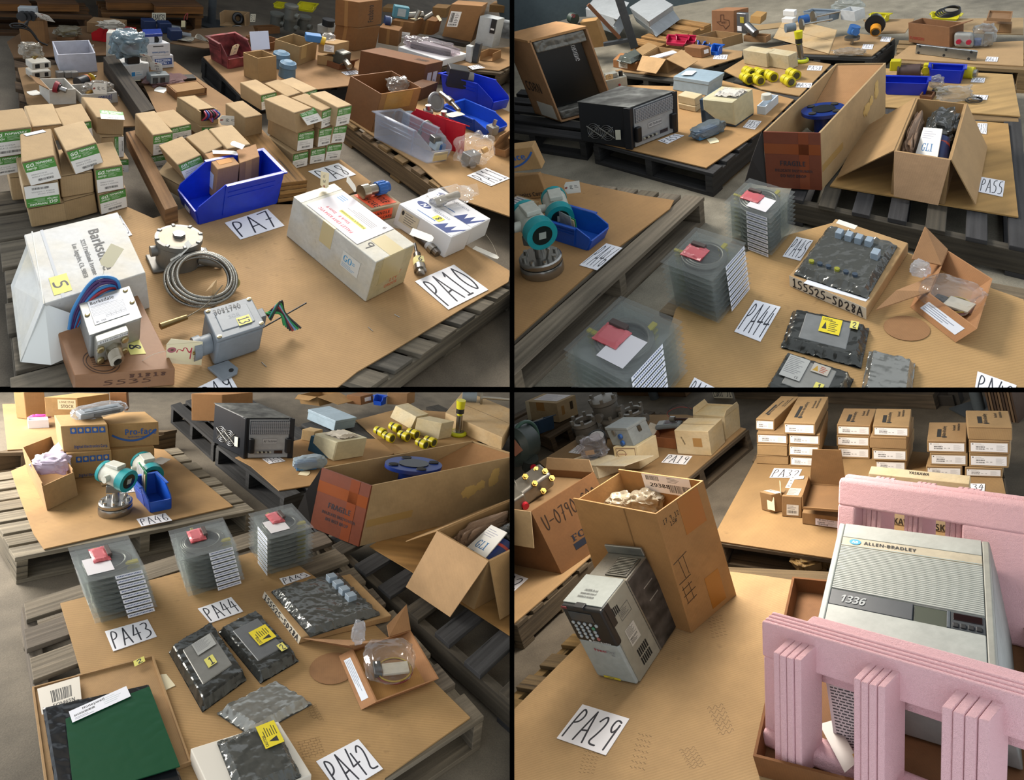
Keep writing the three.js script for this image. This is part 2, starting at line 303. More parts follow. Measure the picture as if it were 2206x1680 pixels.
// handwriting: strokes for a few characters
const STROKES = { P: ['.1,1 .15,0 .7,.08 .85,.25 .6,.48 .14,.52'], A: ['0,1 .5,0 .95,1', '.2,.66 .8,.62'],0: ['.5,0 .1,.3 .1,.75 .5,1 .9,.7 .9,.3 .5,0'],1: ['.3,.15 .55,0 .55,1', '.25,1 .85,1'],2: ['.1,.25 .45,0 .85,.2 .6,.6 .1,1 .95,.97'],3: ['.1,.1 .6,0 .85,.22 .45,.45', '.45,.45 .9,.6 .75,.93 .1,1'],4: ['.55,0 .1,.6 .95,.56', '.72,.2 .66,1'],5: ['.85,0 .25,.02 .2,.42 .7,.42 .88,.7 .6,1 .1,.97'],6: ['.7,0 .25,.4 .15,.8 .5,1 .85,.8 .7,.55 .2,.65'],7: ['.1,.04 .9,0 .4,1', '.35,.5 .8,.48'],8: ['.8,.15 .4,0 .2,.22 .8,.7 .5,1 .15,.8 .85,.3 .8,.15'],9: ['.8,.1 .35,0 .15,.3 .5,.5 .82,.3 .8,.1 .7,1'], E: ['.85,0 .2,.02 .2,1 .9,.98', '.2,.5 .75,.48'],B:['.15,1 .15,0 .7,.1 .6,.45 .15,.48', '.2,.48 .9,.6 .75,.95 .15,1'], Y: ['.05,0 .5,.45 .95,0', '.5,.45 .45,1'], '-': ['.1,.5 .9,.5'], D: ['.15,1 .15,0 .8,.3 .75,.8 .15,1'], S: ['.85,.1 .4,0 .15,.25 .8,.65 .6,1 .1,.92'], '#': ['.3,0 .2,1', '.75,0 .65,1', '.05,.35 .95,.3', '0,.7 .9,.66'], '.': ['.4,.9 .5,1'], K: ['.15,0 .15,1', '.9,0 .2,.5 .95,1'], U: ['.1,0 .15,.8 .5,1 .85,.8 .9,0'], L: ['.2,0 .2,1 .85,1'], O: ['.5,0 .1,.3 .1,.75 .5,1 .9,.7 .9,.3 .5,0'],C:['.85,.15 .4,.02 .1,.5 .4,1 .9,.85'] };
function hand(g, s, x, y, w, h, t, color = '#2b2d36') {
const n = s.length, cw = w / n; g.strokeStyle = color; g.lineWidth = t; g.lineCap = g.lineJoin = 'round';
[...s].forEach((ch, i) => { for (const st of STROKES[ch] || []) { const p = st.split(' ').map((q) => q.split(',').map(Number)).map(([a, b]) => [x + i * cw + a * cw * 0.82, y + b * h]); g.beginPath(); g.moveTo(...p[0]); if (p.length < 3 || 'A4ELKY71'.includes(ch)) for (const e of p.slice(1)) g.lineTo(...e); else { for (let k = 1; k < p.length - 1; k++) { const e = k === p.length - 2 ? p[k + 1] : [(p[k][0] + p[k + 1][0]) / 2, (p[k][1] + p[k + 1][1]) / 2]; g.quadraticCurveTo(...p[k], ...e); } } g.stroke(); } });
}
const cardPrint = (s, res = 230) => print(Math.round(res * 1.35), res, (g, w, h) => hand(g, s, w * 0.05, h * 0.08, w * 0.95, h * 0.82, h * 0.045), '#eeeef3');
// paper card with a hand-written lot number; corners upper-left, upper-right, lower-right, lower-left as read
function lotCard(txt, label, c, base, res) {
const l = c.map((p) => at(p, base + 0.001)), mid = l[0].clone().add(l[2]).multiplyScalar(0.5); mid.y = base;
const t = thing('lot_card', label, 'card', mid); const q = l.map((p) => p.clone().sub(mid));
const pp = part(t, 'paper', panel([q[3], q[2], q[1], q[0]],0.0008), paper(0xeeeef3));
decal(pp, 'lettering', [q[3], q[2], q[1], q[0]], cardPrint(txt, res), 0.0006); return t;
}
// manila stock tag with a reddish eyelet; p: where the eyelet is, q: towards its far end, len and wid in metres
const tagPrint = (sd, c = '#e9ddba') => print(120,60, (g, w, h) => { g.fillStyle = '#b0695f'; g.beginPath(); g.arc(12,30,11,0,7); g.fill(); g.fillStyle = '#5a3a33'; g.beginPath(); g.arc(12,30,4,0,7); g.fill(); lines(g, 40,18,26,5,6, '#444', 3); lines(g, 76,24,34,2,8, '#666', 3); }, c);
let TAGS;
function hangTag(label, p, h, q, hq, wid = 0.03, o = {}) {
TAGS = TAGS || [tagPrint(1), tagPrint(2, '#e6e4dc')];
const a = at(p, h), b = at(q, hq), t = thing('stock_tag', label, 'tag', a), d = b.clone().sub(a), s = d.clone().cross(UP).normalize().multiplyScalar(wid / 2);
if (o.up) s.set(0,1,0).multiplyScalar(wid / 2);
const z = V3(), e = d, k = d.clone().multiplyScalar(0.12), c = [z.clone().add(s.clone().multiplyScalar(0.55)).add(V3()), e.clone().add(s), e.clone().sub(s), z.clone().sub(s.clone().multiplyScalar(0.55))];
c.splice(1,0, k.clone().add(s)); c.splice(4,0, k.clone().sub(s));
const g = panel([k.clone().sub(s), e.clone().sub(s), e.clone().add(s), k.clone().add(s)],0.0009), g2 = panel([z.clone().sub(s.clone().multiplyScalar(0.5)), k.clone().sub(s), k.clone().add(s), z.clone().add(s.clone().multiplyScalar(0.5))],0.0009);
const cs2 = part(t, 'card_stock', [g, g2], paper(o.white ? 0xe6e4dc : 0xe9ddba));
decal(cs2, 'print', [z.clone().sub(s.clone().multiplyScalar(0.5)), e.clone().sub(s), e.clone().add(s), z.clone().add(s.clone().multiplyScalar(0.5))], o.cell || TAGS[o.white ? 1 : 0],0.0009);
if (o.string) part(t, 'string', tube([z, at(o.string[0], o.string[1]).sub(a).multiplyScalar(0.5).add(V3(0,0.01,0)), at(o.string[0], o.string[1]).sub(a)],0.0008,12,4), paper(0xcfc6b0));
return t;
}
// grain along x, each board with its own stretch of it
function grainUV(g) { g = boxUV(g); const uv = g.attributes.uv, a = rr(0,5), b = rr(0,5); for (let i = 0; i < uv.count; i++) uv.setXY(i, uv.getX(i) * 0.6 + a, uv.getY(i) + b); return g; }
// wooden pallet: A, B, C corners of its top as seen (A left, B near, C right); boards run along side 'x' (A-B) or 'z'
function pallet(label, spec, color, o = {}) {
const F = frame({ ...spec,h:0.135,base:0 }), t = thing('pallet', label, 'pallet', F.mid), n = o.n || 7, run = o.run || 'x', mat = [woodM(color), woodM(o.color2 || color), woodM(o.color3 || color)];
const L = run === 'x' ? F.w : F.d, S = run === 'x' ? F.d : F.w, bw = (S / n) * (o.fill || 0.72), gap = (S - n * bw) / (n - 1);
const q = (a0, y0, b0, a1, y1, b1, r) => { const g = grainUV(bx(a0, y0,-b1, a1, y1,-b0, r)); return run === 'x' ? g : g.rotateY(Math.PI / 2).translate(b0 + b1,0,0); };
for (let i = 0; i < n; i++) { const b0 = i * (bw + gap); if (o.skip && o.skip.includes(i)) continue; part(t, 'deck_board', F.g(q(rr(-0.012,0.008), 0.113 + rr(-0.002,0.001), b0, L + rr(-0.008,0.012), 0.133 + rr(-0.002,0.001), b0 + bw, 0.003)), mat[i % 3], '', true); }
for (let i = 0; i < 3; i++) { const a = i * (L - 0.045) / 2; part(t, 'stringer', F.g((() => { const g = grainUV(bx(0,0.02,-0.045, S, 0.113,0,0.003)); return run === 'x' ? g.rotateY(Math.PI / 2).translate(a + 0.045,0,0) : g.translate(0,0,-a); })()), mat[(i + 1) % 3], '', true); }
for (const b of [0, S / 2 - bw / 2, S - bw]) part(t, 'bottom_board', F.g(q(0,0, b, L, 0.02, b + bw, 0.002)), mat[2], '', true);
return t;
}
// stacking bin: frame fitted at the rim; low lip at the front
function bin(name, label, spec, mat, o = {}) {
const F = frame(spec), t = thing(name, label, 'bin', F.mid, o.group), { w, h, d } = F, k = 0.006, ta = o.taper ?? 0.06, lip = o.lip ?? 0.45, fr = o.lipAt || 'f'; t.F = F;
const side = fr === 'f' || fr === 'b';
const L = side ? d : w, Wd = side ? w : d;   // L: from lip to back
const P = (l, y, s) => { const tp = ta * (1 - y / h), s2 = s * (1 - 2 * tp) + Wd * tp; return fr === 'f' ? F.p(s2, y, -l) : fr === 'b' ? F.p(Wd - s2, y, -(d - l)) : fr === 'r' ? F.p(w - l, y, -s2) : F.p(l, y, -(Wd - s2)); };
const prof = [[L * 0.05,0],[L * 0.97,0],[L, h],[L * 0.3, h],[L * 0.02, h * (lip + 0.12)],[0, h * lip]];
const wall = (s0, s1) => { const a = prof.map(([l, y]) => P(l, y, s0)), b = prof.map(([l, y]) => P(l, y, s1)), q = []; const tri = (x, y, z) => q.push(x, y, z); for (let i = 1; i < 5; i++) { tri(a[0], a[i], a[i + 1]); tri(b[0], b[i + 1], b[i]); } for (let i = 0; i < 6; i++) { const j = (i + 1) % 6; tri(a[i], b[i], b[j]); tri(a[i], b[j], a[j]); } const g = new THREE.BufferGeometry(); g.setAttribute('position', new THREE.Float32BufferAttribute(q.flatMap((p) => p.toArray()), 3)); g.computeVertexNormals(); return g; };
part(t, 'side_wall', wall(0, k), mat); part(t, 'side_wall', wall(Wd - k, Wd), mat);
part(t, 'bin_bottom', panel([P(L * 0.05,0.001, k), P(L * 0.05,0.001, Wd - k), P(L * 0.97,0.001, Wd - k), P(L * 0.97,0.001, k)],-k), mat);
part(t, 'back_wall', panel([P(L * 0.97,0, k), P(L * 0.97,0, Wd - k), P(L, h, Wd - k), P(L, h, k)], k), mat);
part(t, 'front_lip', [panel([P(L * 0.05,0, k), P(L * 0.05,0, Wd - k), P(0, h * lip, Wd - k), P(0, h * lip, k)],-k)], mat);
const rw = o.rim ?? 0.012; const rimG = (s) => { const sg = s ? [Wd - k, Wd + rw] : [-rw, k]; return panel([P(L * 0.3, h, sg[0]), P(L * 0.3, h, sg[1]), P(L, h, sg[1]), P(L, h, sg[0])],0.006); };
part(t, 'rim', [rimG(0), rimG(1), panel([P(L - k, h, -rw), P(L - k, h, Wd + rw), P(L + rw, h, Wd + rw), P(L + rw, h, -rw)],0.006)], mat);
if (o.ribs !== 0) for (const s of [0,1]) { const e = s ? Wd + 0.003 : -0.003; const sd = (l0, y0, l1, y1) => { const a = [P(l0, y0, s ? Wd : 0), P(l1, y0, s ? Wd : 0), P(l1, y1, s ? Wd : 0), P(l0, y1, s ? Wd : 0)], b = [P(l0, y0, e), P(l1, y0, e), P(l1, y1, e), P(l0, y1, e)]; return panel(b, 0.003); }; part(t, 'side_rib', [sd(L * 0.34, h * 0.6, L * 0.9, h * 0.63), sd(L * 0.34, h * 0.74, L * 0.9, h * 0.77), sd(L * 0.3, h * 0.1, L * 0.315, h * 0.98)], mat); }
return t;
}
// small gear: parts given in measured pixels; b box, c cylinder, x six-sided bar, l crumpled lump, o ring, w wire
function gear(name, label, cat, p, base, q, list, group) {
const t = spot(name, label, cat, p, base, q, group), s = t.s;
for (const [n, k, a, mat] of list) {
const e = a.map((u) => u * s); let g;
if (k === 'b') g = bx(...e.slice(0,6), Math.min(0.006, Math.abs(e[4] - e[1]) * 0.2));
if (k === 'c' || k === 'x') g = rod(e.slice(0,3), e.slice(3,6), e[6], k === 'x' ? 6 : 22, e[7] ?? e[6]);
if (k === 'l') g = lump(e[0], e[1], e[2], a[3], a[4] || 1,0.7).translate(e[5] || 0, e[6] || 0, e[7] || 0);
if (k === 'o') g = torus(e[0], e[1]).rotateX(a[5] || 0).translate(e[2], e[3], e[4]);
if (k === 'w') { const r = e.shift(), pt = []; for (let i = 0; i < e.length; i += 3) pt.push(e.slice(i, i + 3)); g = tube(pt, r, 30,6); }
part(t, n, g, mat);
}
return t;
}
// faint print on a cardboard sheet: w waves, d dashes, k bricks; corners lower-left, lower-right, upper-right, upper-left as seen
const MARKS = {};
function sheetMark(host, kind, c, h) {
MARKS[kind] = MARKS[kind] || ink(180,180, (g) => { g.strokeStyle = '#6b4f30'; g.globalAlpha = 0.5; g.lineWidth = 3; for (let i = 0; i < 7; i++) { g.beginPath(); if (kind === 'w') { g.moveTo(10 + i * 8,20 + i * 22); for (let x = 0; x < 5; x++) g.quadraticCurveTo(20 + i * 8 + x * 20,34 * (x % 2) + i * 22,30 + i * 8 + x * 20,20 + i * 22); } else if (kind === 'd') for (let x = 0; x < 4; x++) { g.moveTo(20 + x * 36,14 + i * 24); g.lineTo(44 + x * 36,18 + i * 24 + (x * 5 + i * 3) % 7); } else { g.moveTo(8,20 + i * 22); g.lineTo(170,20 + i * 22); for (let x = 0; x < 4; x++) { g.moveTo(20 + x * 40 + (i % 2) * 20,20 + i * 22); g.lineTo(20 + x * 40 + (i % 2) * 20,42 + i * 22); } } g.stroke(); } });
decal(host.children[0], 'printed_mark', c.map((p) => at(p, h).sub(host.base)), MARKS[kind],0.0007);
}
function structure(name, geo, mat, parent) { const g = boxUV(Array.isArray(geo) ? join(geo) : geo), m = new THREE.Mesh(g, mat); m.name = name; m.castShadow = m.receiveShadow = true; m.userData.kind = 'structure'; (parent || scene).add(m); return m; }
const BLACK = new THREE.MeshPhysicalMaterial({ color: 0x020202, roughness: 1, specularIntensity: 0, side: THREE.DoubleSide });
// ---------- the setting: decks, floors, the added board between them ----------
const concrete = (c) => M(c, { t: 'floor', r: 0.88, b: 'floor', bs: 0.002 });
function bayFloor(key, name, corners, color) {
bay = BAYS[key]; K1();
const l = corners.map((p) => at(p, 0)), g = prism(l.map((p) => [p.x, p.z]), key[0] === 'T' ? -0.012 : -0.04,0), t = structure(name, g, concrete(color));
t.position.copy(bay.O); t.quaternion.copy(bay.q); return t;
}
bayFloor('TL', 'floor', [[-160,-60],[1098,-60],[1098,834],[-160,834]],0x7d756a);
bayFloor('TR', 'floor_1', [[1108,-70],[2330,-70],[2330,834],[1108,834]],0xa7a294);
bayFloor('BL', 'floor_2', [[-160,780],[1098,780],[1098,1760],[-160,1760]],0x877f72);
bayFloor('BR', 'floor_3', [[1108,770],[2330,770],[2330,1760],[1108,1760]],0x766d60);
{ const q = (p, d) => RAY(...p).multiplyScalar(d / 1), d0 = 2.0, half = 5 * d0 / FPX;
const out = [[PX, -70,8.4],[PX, -70, d0],[PX, 1740, d0],[PX, 1740,3.2],[PX, 850,8.0]].map(([x, y, d]) => { const w = q([x, y], d); return [w.z, w.y]; });
const g = slab(out, -half, half).rotateY(-Math.PI / 2); structure('added_partition_wall', g, paint(0xbdbab2,0.8));  // added divider, faces kept pale to bounce light into the bays
const e = (y, d) => { const w = q([PX, y], d); return w; }, a = e(-70, d0), b = e(1740, d0);
const edge = panel([[-half, a.y, a.z],[-half, b.y, b.z],[half, b.y, b.z],[half, a.y, a.z]],-0.004); structure('trim_1', edge, BLACK);  // black edge added to draw the gap between the bays
for (const [key, x0, x1] of [['TL', -160,1102],['TR', 1104,2330]]) { bay = BAYS[key]; const da = depthOf(at([x0,834])) * 0.995, db = depthOf(at([x1,834])) * 0.995;
structure(key === 'TL' ? 'trim_2' : 'trim_3', panel([q([x0,845], da), q([x1,845], db), q([x1,834.6], db), q([x0,834.6], da)],0.02), BLACK); } }
for (const [key, L] of Object.entries(UNSEEN_LAMPS)) {  // unseen area lamps, out of view, placed to light each bay
bay = BAYS[key]; const p = RAY(L.at[0], L.at[1]).multiplyScalar(L.at[2]), aim = world(at(L.to, 0)), t = new THREE.Group(); t.name = numbered('unseen_bay_lamp'); t.position.copy(p); t.lookAt(aim);
t.userData = { label: 'unseen flat white area lamp, placed to light the ' + { TL: 'upper left', TR: 'upper right', BL: 'lower left', BR: 'lower right' }[key] + ' bay', category: 'lamp' }; scene.add(t);
const [w, h] = L.size; part(t, 'housing', box0(-w / 2 - 0.03,-h / 2 - 0.03,-0.06, w / 2 + 0.03, h / 2 + 0.03,-0.012), paint(0xd8d8d4));
const gm = new THREE.MeshStandardMaterial({ color: 0xffffff, emissive: L.c, emissiveIntensity: 1.2 }); part(t, 'diffuser', box0(-w / 2,-h / 2,-0.012, w / 2, h / 2,-0.002), gm);
const r = new THREE.RectAreaLight(L.c, L.k, w, h); r.position.set(0,0,0.004); r.rotation.y = Math.PI; t.add(r); r.name = 'light';
}
// ================= upper left bay =================
bay = BAYS.TL; seed = 11;
const S0 = 0.1425, SB = 0.135, cardM = (c) => M(c, { t: 'sheet', r: 0.88 });
K1();
pallet('grey weathered pallet of wide planks at the far left of the foreground', {A:[-8,412],B:[38,890],C:[330,800] }, 0x77736b, { run: 'z', n: 7, fill: 0.9, color2: 0x68655f });
pallet('grey weathered pallet with blackened edge under the large cardboard sheet', {A:[340,700],B:[800,838],C:[1135,600] }, 0x6d6a63, { run: 'x', n: 8, color2: 0x5a5a58, fill: 0.8 });
pallet('dark pallet at the far left under the red plug and white cartons', {A:[40,215],B:[262,268],C:[222,135] }, 0x4a3b2a, { run: 'x', n: 6 });
pallet('dark pallet under the white display cartons and the grey module', {A:[345,232],B:[500,262],C:[375,130] }, 0x4e3d2a, { run: 'x', n: 6 });
pallet('blackened pallet beside the faded pink bin', {A:[436,122],B:[516,206],C:[752,184] }, 0x25272b, { run: 'x', n: 6 });
pallet('light wood pallet with board ends showing under the clear bin', {A:[746,262],B:[985,432],C:[1150,330] }, 0x8a7350, { run: 'z', n: 7, color2: 0x74624a, fill: 0.6 });
pallet('pallet of grey boards behind the lot 8 card', {A:[585,400],B:[690,442],C:[800,400] }, 0x64594b, { run: 'x', n: 4, fill: 0.85 });
pallet('low dark pallet at the right edge below the white slab', {A:[905,140],B:[1080,158],C:[1130,128] }, 0x5c5142, { run: 'x', n: 5 });
sheet('cardboard_sheet', 'large tan cardboard sheet in the foreground with staples and torn edge', 'sheet', [[215,470],[262,440],[330,470],[420,440],[640,440],[1005,528],[1100,584],[1095,607],[1000,662],[837,761],[770,800],[719,840],[690,870],[330,870],[275,700]], SB, 0.006, M(0xb39062, { t: 'sheet', r: 0.88, b: 'sheet', bs: 0.002 }));
sheet('cardboard_sheet', 'brown cardboard sheet under the red plug carton at the far left', 'sheet', [[38,146],[122,140],[223,134],[306,238],[292,271],[180,276],[58,222]], SB, 0.006, cardM(0x8f704a));
sheet('cardboard_sheet', 'brown cardboard sheet under the grey module and bubble bag', 'sheet', [[290,143],[378,133],[435,174],[516,228],[480,262],[400,300],[336,240]], SB, 0.006, cardM(0x93714a));
sheet('cardboard_sheet', 'brown cardboard sheet with the blue-grey housings standing on it', 'sheet', [[438,122],[560,98],[800,95],[850,138],[752,184],[650,196],[522,208]], SB, 0.006, cardM(0x9c7850));
sheet('cardboard_sheet', 'cardboard sheet under the clear bin and the bagged part', 'sheet', [[750,257],[905,358],[980,425],[1110,470],[1120,250],[1010,205],[880,200]], SB, 0.006, cardM(0xa98656));
sheet('cardboard_sheet', 'cardboard sheet under the lot 8 card', 'sheet', [[590,398],[632,358],[735,344],[800,392],[700,446]], SB, 0.006, cardM(0xa68252));
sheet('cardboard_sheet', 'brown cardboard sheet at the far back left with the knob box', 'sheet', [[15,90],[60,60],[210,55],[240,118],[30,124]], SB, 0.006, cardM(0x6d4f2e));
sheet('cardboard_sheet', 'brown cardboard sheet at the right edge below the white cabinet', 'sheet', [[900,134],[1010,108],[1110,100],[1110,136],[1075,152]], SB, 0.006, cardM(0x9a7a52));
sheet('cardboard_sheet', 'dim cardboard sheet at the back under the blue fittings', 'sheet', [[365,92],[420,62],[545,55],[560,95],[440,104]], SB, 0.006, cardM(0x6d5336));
lotCard('PA7', 'white card hand-lettered PA7 in front of the blue bin', [[484,480],[576,450],[613,486],[518,516]], S0,380);
lotCard('PA10', 'white card hand-lettered PA10 under the probe marked 6', [[894,606],[978,570],[1052,624],[966,667]], S0,380);
lotCard('PA8', 'white card hand-lettered PA8 beside the right block of green-label boxes', [[664,369],[729,351],[767,376],[705,394]], S0,300);
lotCard('PA11', 'white card hand-lettered PA11 at the right edge', [[1006,378],[1047,361],[1099,384],[1058,401]], S0,300);
lotCard('PA9', 'white card cut by the lower edge, only a 9 in view', [[425,835],[492,802],[520,850],[440,880]], S0,300);
lotCard('PA5', 'white card mostly hidden behind the white lettered carton', [[240,470],[259,464],[285,506],[262,512]], S0,120);
lotCard('PA11', 'small white card near the brown-paper wrapped sensor', [[735,155],[767,151],[778,158],[746,162]], S0,120);
lotCard('PA12', 'small white card near the black box at the right edge', [[1008,143],[1030,139],[1045,146],[1018,150]], S0,120);
// timbers
const timber = (label, spec, mat, o = {}) => { const F = frame(spec), t = thing('timber', label, 'timber', F.mid), n = o.layers || 1; for (let i = 0; i < n; i++) part(t, n > 1 ? 'plank' : 'timber_wood', F.g(grainUV(bx(0, F.h * i / n + 0.0008,-F.d, F.w + (n > 1 ? rr(-0.006,0.004) : 0), F.h * (i + 1) / n - 0.0008, n > 1 ? rr(-0.004,0.003) : 0,0.003))), mat[i % mat.length], '', true); return t; };
timber('long dark timber lying between the two left pallets', {A:[222,122],B:[304,242],C:[334,234],h:0.09,base:0.145 }, [woodM(0x3f3a34)]);
timber('brown timber with a rough sawn end beside the left stack of boxes', {A:[270,284],B:[355,452],C:[383,443],Bb:[357,487],base:0.1425 }, [woodM(0x85684a)]);
timber('stack of long yellowish planks behind the blue bin', {A:[508,282],B:[604,396],C:[664,389],h:0.1,base:0.1425 }, [woodM(0x9b7a4c), woodM(0x8a6b40), woodM(0xa58556)], { layers: 5 });
timber('black timber at the edge of the pink bin pallet', {A:[434,126],B:[514,200],C:[530,192],h:0.09,base:0.02 }, [woodM(0x24272c)]);
// boxes with green labels
const goDraw = (g, w, h) => { g.fillStyle = '#4b8a3b'; g.fillRect(0,0, w, h * 0.42); g.fillStyle = '#e9eee4'; g.fillRect(w * 0.31, h * 0.03,2, h * 0.36); words(g, 'GO', w * 0.05, h * 0.22, h * 0.2, '#f0f3ec', 'italic bold'); words(g, 'SWITCH', w * 0.05, h * 0.34, h * 0.1, '#f0f3ec', 'italic bold'); words(g, 'TOPWORX', w * 0.36, h * 0.16, h * 0.13, '#f0f3ec', 'italic bold', 'sans-serif', 'left', w * 0.6); lines(g, w * 0.44, h * 0.24, w * 0.4,3, h * 0.05, '#dfe8da', 3); g.fillStyle = '#e9eee4'; g.fillRect(w * 0.32, h * 0.2, w * 0.64,2); words(g, 'SERIAL# 121012A', w * 0.12, h * 0.6, h * 0.075, '#555', 'normal'); words(g, 'MODEL# 11-32528-OSA', w * 0.12, h * 0.71, h * 0.075, '#555', 'normal'); bars(g, w * 0.28, h * 0.79, w * 0.5, h * 0.1,3); };
const GO = print(300,260, goDraw, '#e4e3df'), GO2 = print(160,140, goDraw, '#dddbd5');
const kr = [kraft(0xb2966c), kraft(0xa98d63), kraft(0xb89d74)];
let gi = 0;
function go(where, A, B, C, Bb, base, lab = 1, o = {}) {
const t = carton('sensor_box', `kraft box${lab ? ' with green label' : ''}, ${where}`, { A, B, C, Bb, base }, kr[gi++ % 3], { cat: 'box', group: undefined, r: 0.006 });
if (lab) onFace(t, t.F, 'f', o.rc || [0.03,0.04,0.97,0.94], o.small ? GO2 : GO, 'label', o.turn || 0);
part(t, 'seam', t.F.g(box0(0.003, t.F.h - 0.004,-0.0006, t.F.w - 0.003, t.F.h - 0.002,0.0012)), M(0x5d4a30));
return t.F.top + 0.001;
}
K(0,0);
const b12 = go('lowest at the front left of the left stack, its flaps open', [230,1755],[548,1698],[470,1450],[578,1857], S0,0), b11 = go('lowest in the middle of the left stack', [532,1692],[797,1622],[700,1400],[826,1789], S0,0), b10 = go('lowest at the front right of the left stack', [826,1640],[1060,1576],[960,1370],[1078,1744], S0);
go('lowest at the far left edge of the left stack', [76,1492],[196,1482],[150,1300],[222,1680], S0,0); const b4c = go('lowest at the back right of the left stack', [880,1345],[1086,1335],[960,1150],[1088,1452], S0);
const b7 = go('label upside down, under the front left box', [190,1562],[492,1520],[420,1290],[517,1712], b12,1, { turn: 2 }), b8 = go('second up, middle of the left stack', [500,1482],[780,1440],[700,1230],[793,1622], b11,0), b9 = go('second up, front right of the left stack', [796,1422],[1032,1384],[948,1186],[1048,1590], b10);
const b4b = go('label turned sideways, under the torn-end box', [850,1152],[1044,1142],[930,970],[1046,1322], b4c, 1, { turn: 1, rc: [0.58,0.03,0.98,0.97] }), b1b = go("second up at the left stack's far left edge", [-90,1330],[182,1290],[130,1120],[188,1452], S0 + 0.1);
go('topmost at the far left edge', [-110,1112],[268,1066],[196,904],[262,1290], b1b, 1); go("second from left in the left stack's back row", [270,1066],[522,1040],[444,866],[530,1180], b8 - 0.02,0); go("third from left in the left stack's back row", [532,1062],[770,1012],[684,866],[790,1150], b8 - 0.02); 
const f5 = go('white sticker on top, front left of the top row', [176,1366],[456,1306],[428,1076],[526,1505], b7); const f6 = go('tipped askew at the centre of the top row', [550,1272],[812,1196],[700,1010],[886,1392], b8);
go('torn end, back right of the left stack', [812,986],[1046,1000],[908,826],[1042,1142], b4b, 0);
{ const t = spot('label_flap', 'torn end flap with a green label lying on the back right box', 'flap', [850,960], b4b + 0.105); const c = [[850,1000],[1050,1010],[1035,945],[838,925]].map((p) => at(p, b4b + 0.108).sub(t.base)); part(t, 'flap_board', panel(c, 0.003), kr[0]); decal(t, 'label', c, GO2,0.001); const s = spot('sticker', 'small white sticker on the front left green-label box', 'sticker', [290,1120], f5,[380,1100]); part(s, 'paper', bx(-80 * s.s, 0,-22 * s.s, 85 * s.s, 0.0012,22 * s.s), paper(0xccd2dc)); }
// middle group
const m0 = go('lowest of the middle group beside the timber', [1262,1312],[1400,1290],[1250,1130],[1398,1410], S0); go('bulging lid, leftmost of the middle group', [1286,1136],[1458,1108],[1302,928],[1452,1284], m0); go('behind the bulging box in the middle group', [1432,1076],[1612,1040],[1462,916],[1616,1150], S0 + 0.09); const m4 = go('under the open-ended carton of wires', [1690,1068],[1996,1070],[1780,900],[1990,1160], S0 + 0.03);
const m8 = go('lowest of the middle group behind the blue bin', [1320,1450],[1560,1580],[1700,1400],[1560,1690], S0,0); go('tilted, leaning on the left of the blue bin', [1490,1386],[1692,1300],[1532,1142],[1752,1430], S0 + 0.09); go('second from left behind the blue bin', [1722,1292],[1902,1216],[1742,1080],[1920,1330], S0 + 0.1,0); go('rightmost behind the blue bin', [1912,1252],[2112,1212],[1952,1046],[2120,1340], S0 + 0.1,0);
{ const t = openBox('wire_carton', 'long kraft carton with an open end full of coloured wires', {A:[1690,945],B:[1840,925],C:[1640,800],Bb:[1838,1038],base:m4 }, kraft(0xb09468), { cat: 'carton', hf: 0.3 }); part(t, 'lid', t.F.g(box0(0, t.F.h - 0.004,-t.F.d, t.F.w, t.F.h, -0.03)), kraft(0xb59a70)); const F = t.F; [0xb03a52,0x2d4fa0,0x8e2f3a, 0x222222,0xb0486a, 0x3c5aa8].forEach((c, i) => { const x = F.w * (0.12 + i * 0.15); part(t, 'wire', tube([F.p(x, 0.01,-0.02), F.p(x + 0.01, F.h * 0.75,0.012), F.p(x + 0.02 - i * 0.004, F.h * 0.9,-0.02), F.p(F.w * 0.5, F.h * 0.3,0.02)],0.0045,20,6), plastic(c)); }); }
// right block
K(540,0);
const r7 = go('bottom row left of the right block', [356,1296],[490,1266],[262,1115],[476,1396], S0), r8 = go('bottom row middle of the right block', [506,1256],[636,1234],[408,1085],[620,1362], S0), r9 = go('bottom row right of the right block', [646,1216],[776,1200],[548,1050],[750,1338], S0);
const r4 = go('middle row left of the right block', [398,1112],[540,1090],[290,940],[524,1252], r7), r5 = go('middle row centre of the right block', [574,1082],[697,1060],[447,915],[680,1218], r8), r6 = go('middle row right of the right block', [700,1058],[816,1046],[566,900],[786,1198], r9);
go('open sloping end, top left of the right block', [366,950],[520,905],[266,790],[540,1078], r4,0); go('top row centre of the right block', [598,932],[718,890],[462,780],[706,1044], r5); go('top row right of the right block', [734,906],[856,880],[624,760],[828,1044], r6);
{ const t = spot('label_flap', 'sloping end flap with a green label, on the top row left of the right block', 'flap', [470,980], r4); const hb = r4 + 0.1; const c = [at([478,1056], r4 + 0.05), at([608,1016], r4 + 0.05), at([532,904], hb), at([394,940], hb)].map((p) => p.sub(t.base)); part(t, 'flap_board', panel(c, 0.003), kr[2]); decal(t, 'label', c, GO2,0.001); }
const r10 = go('behind the right block, its label facing front', [84,800],[220,770],[44,664],[222,900], S0 + 0.12), r13 = 0; go('flat top behind the right block', [308,812],[424,776],[232,664],[420,880], S0 + 0.12,0); go('farthest behind the right block', [446,780],[562,745],[352,646],[560,850], S0 + 0.1); 
K(0,0); const r14 = go("at the right block's left foot beside the planks", [2060,1150],[2222,1120],[2050,1000],[2240,1262], S0); go('plain, on the left of the right block', [2062,990],[2210,962],[2042,842],[2208,1130], r14,0);
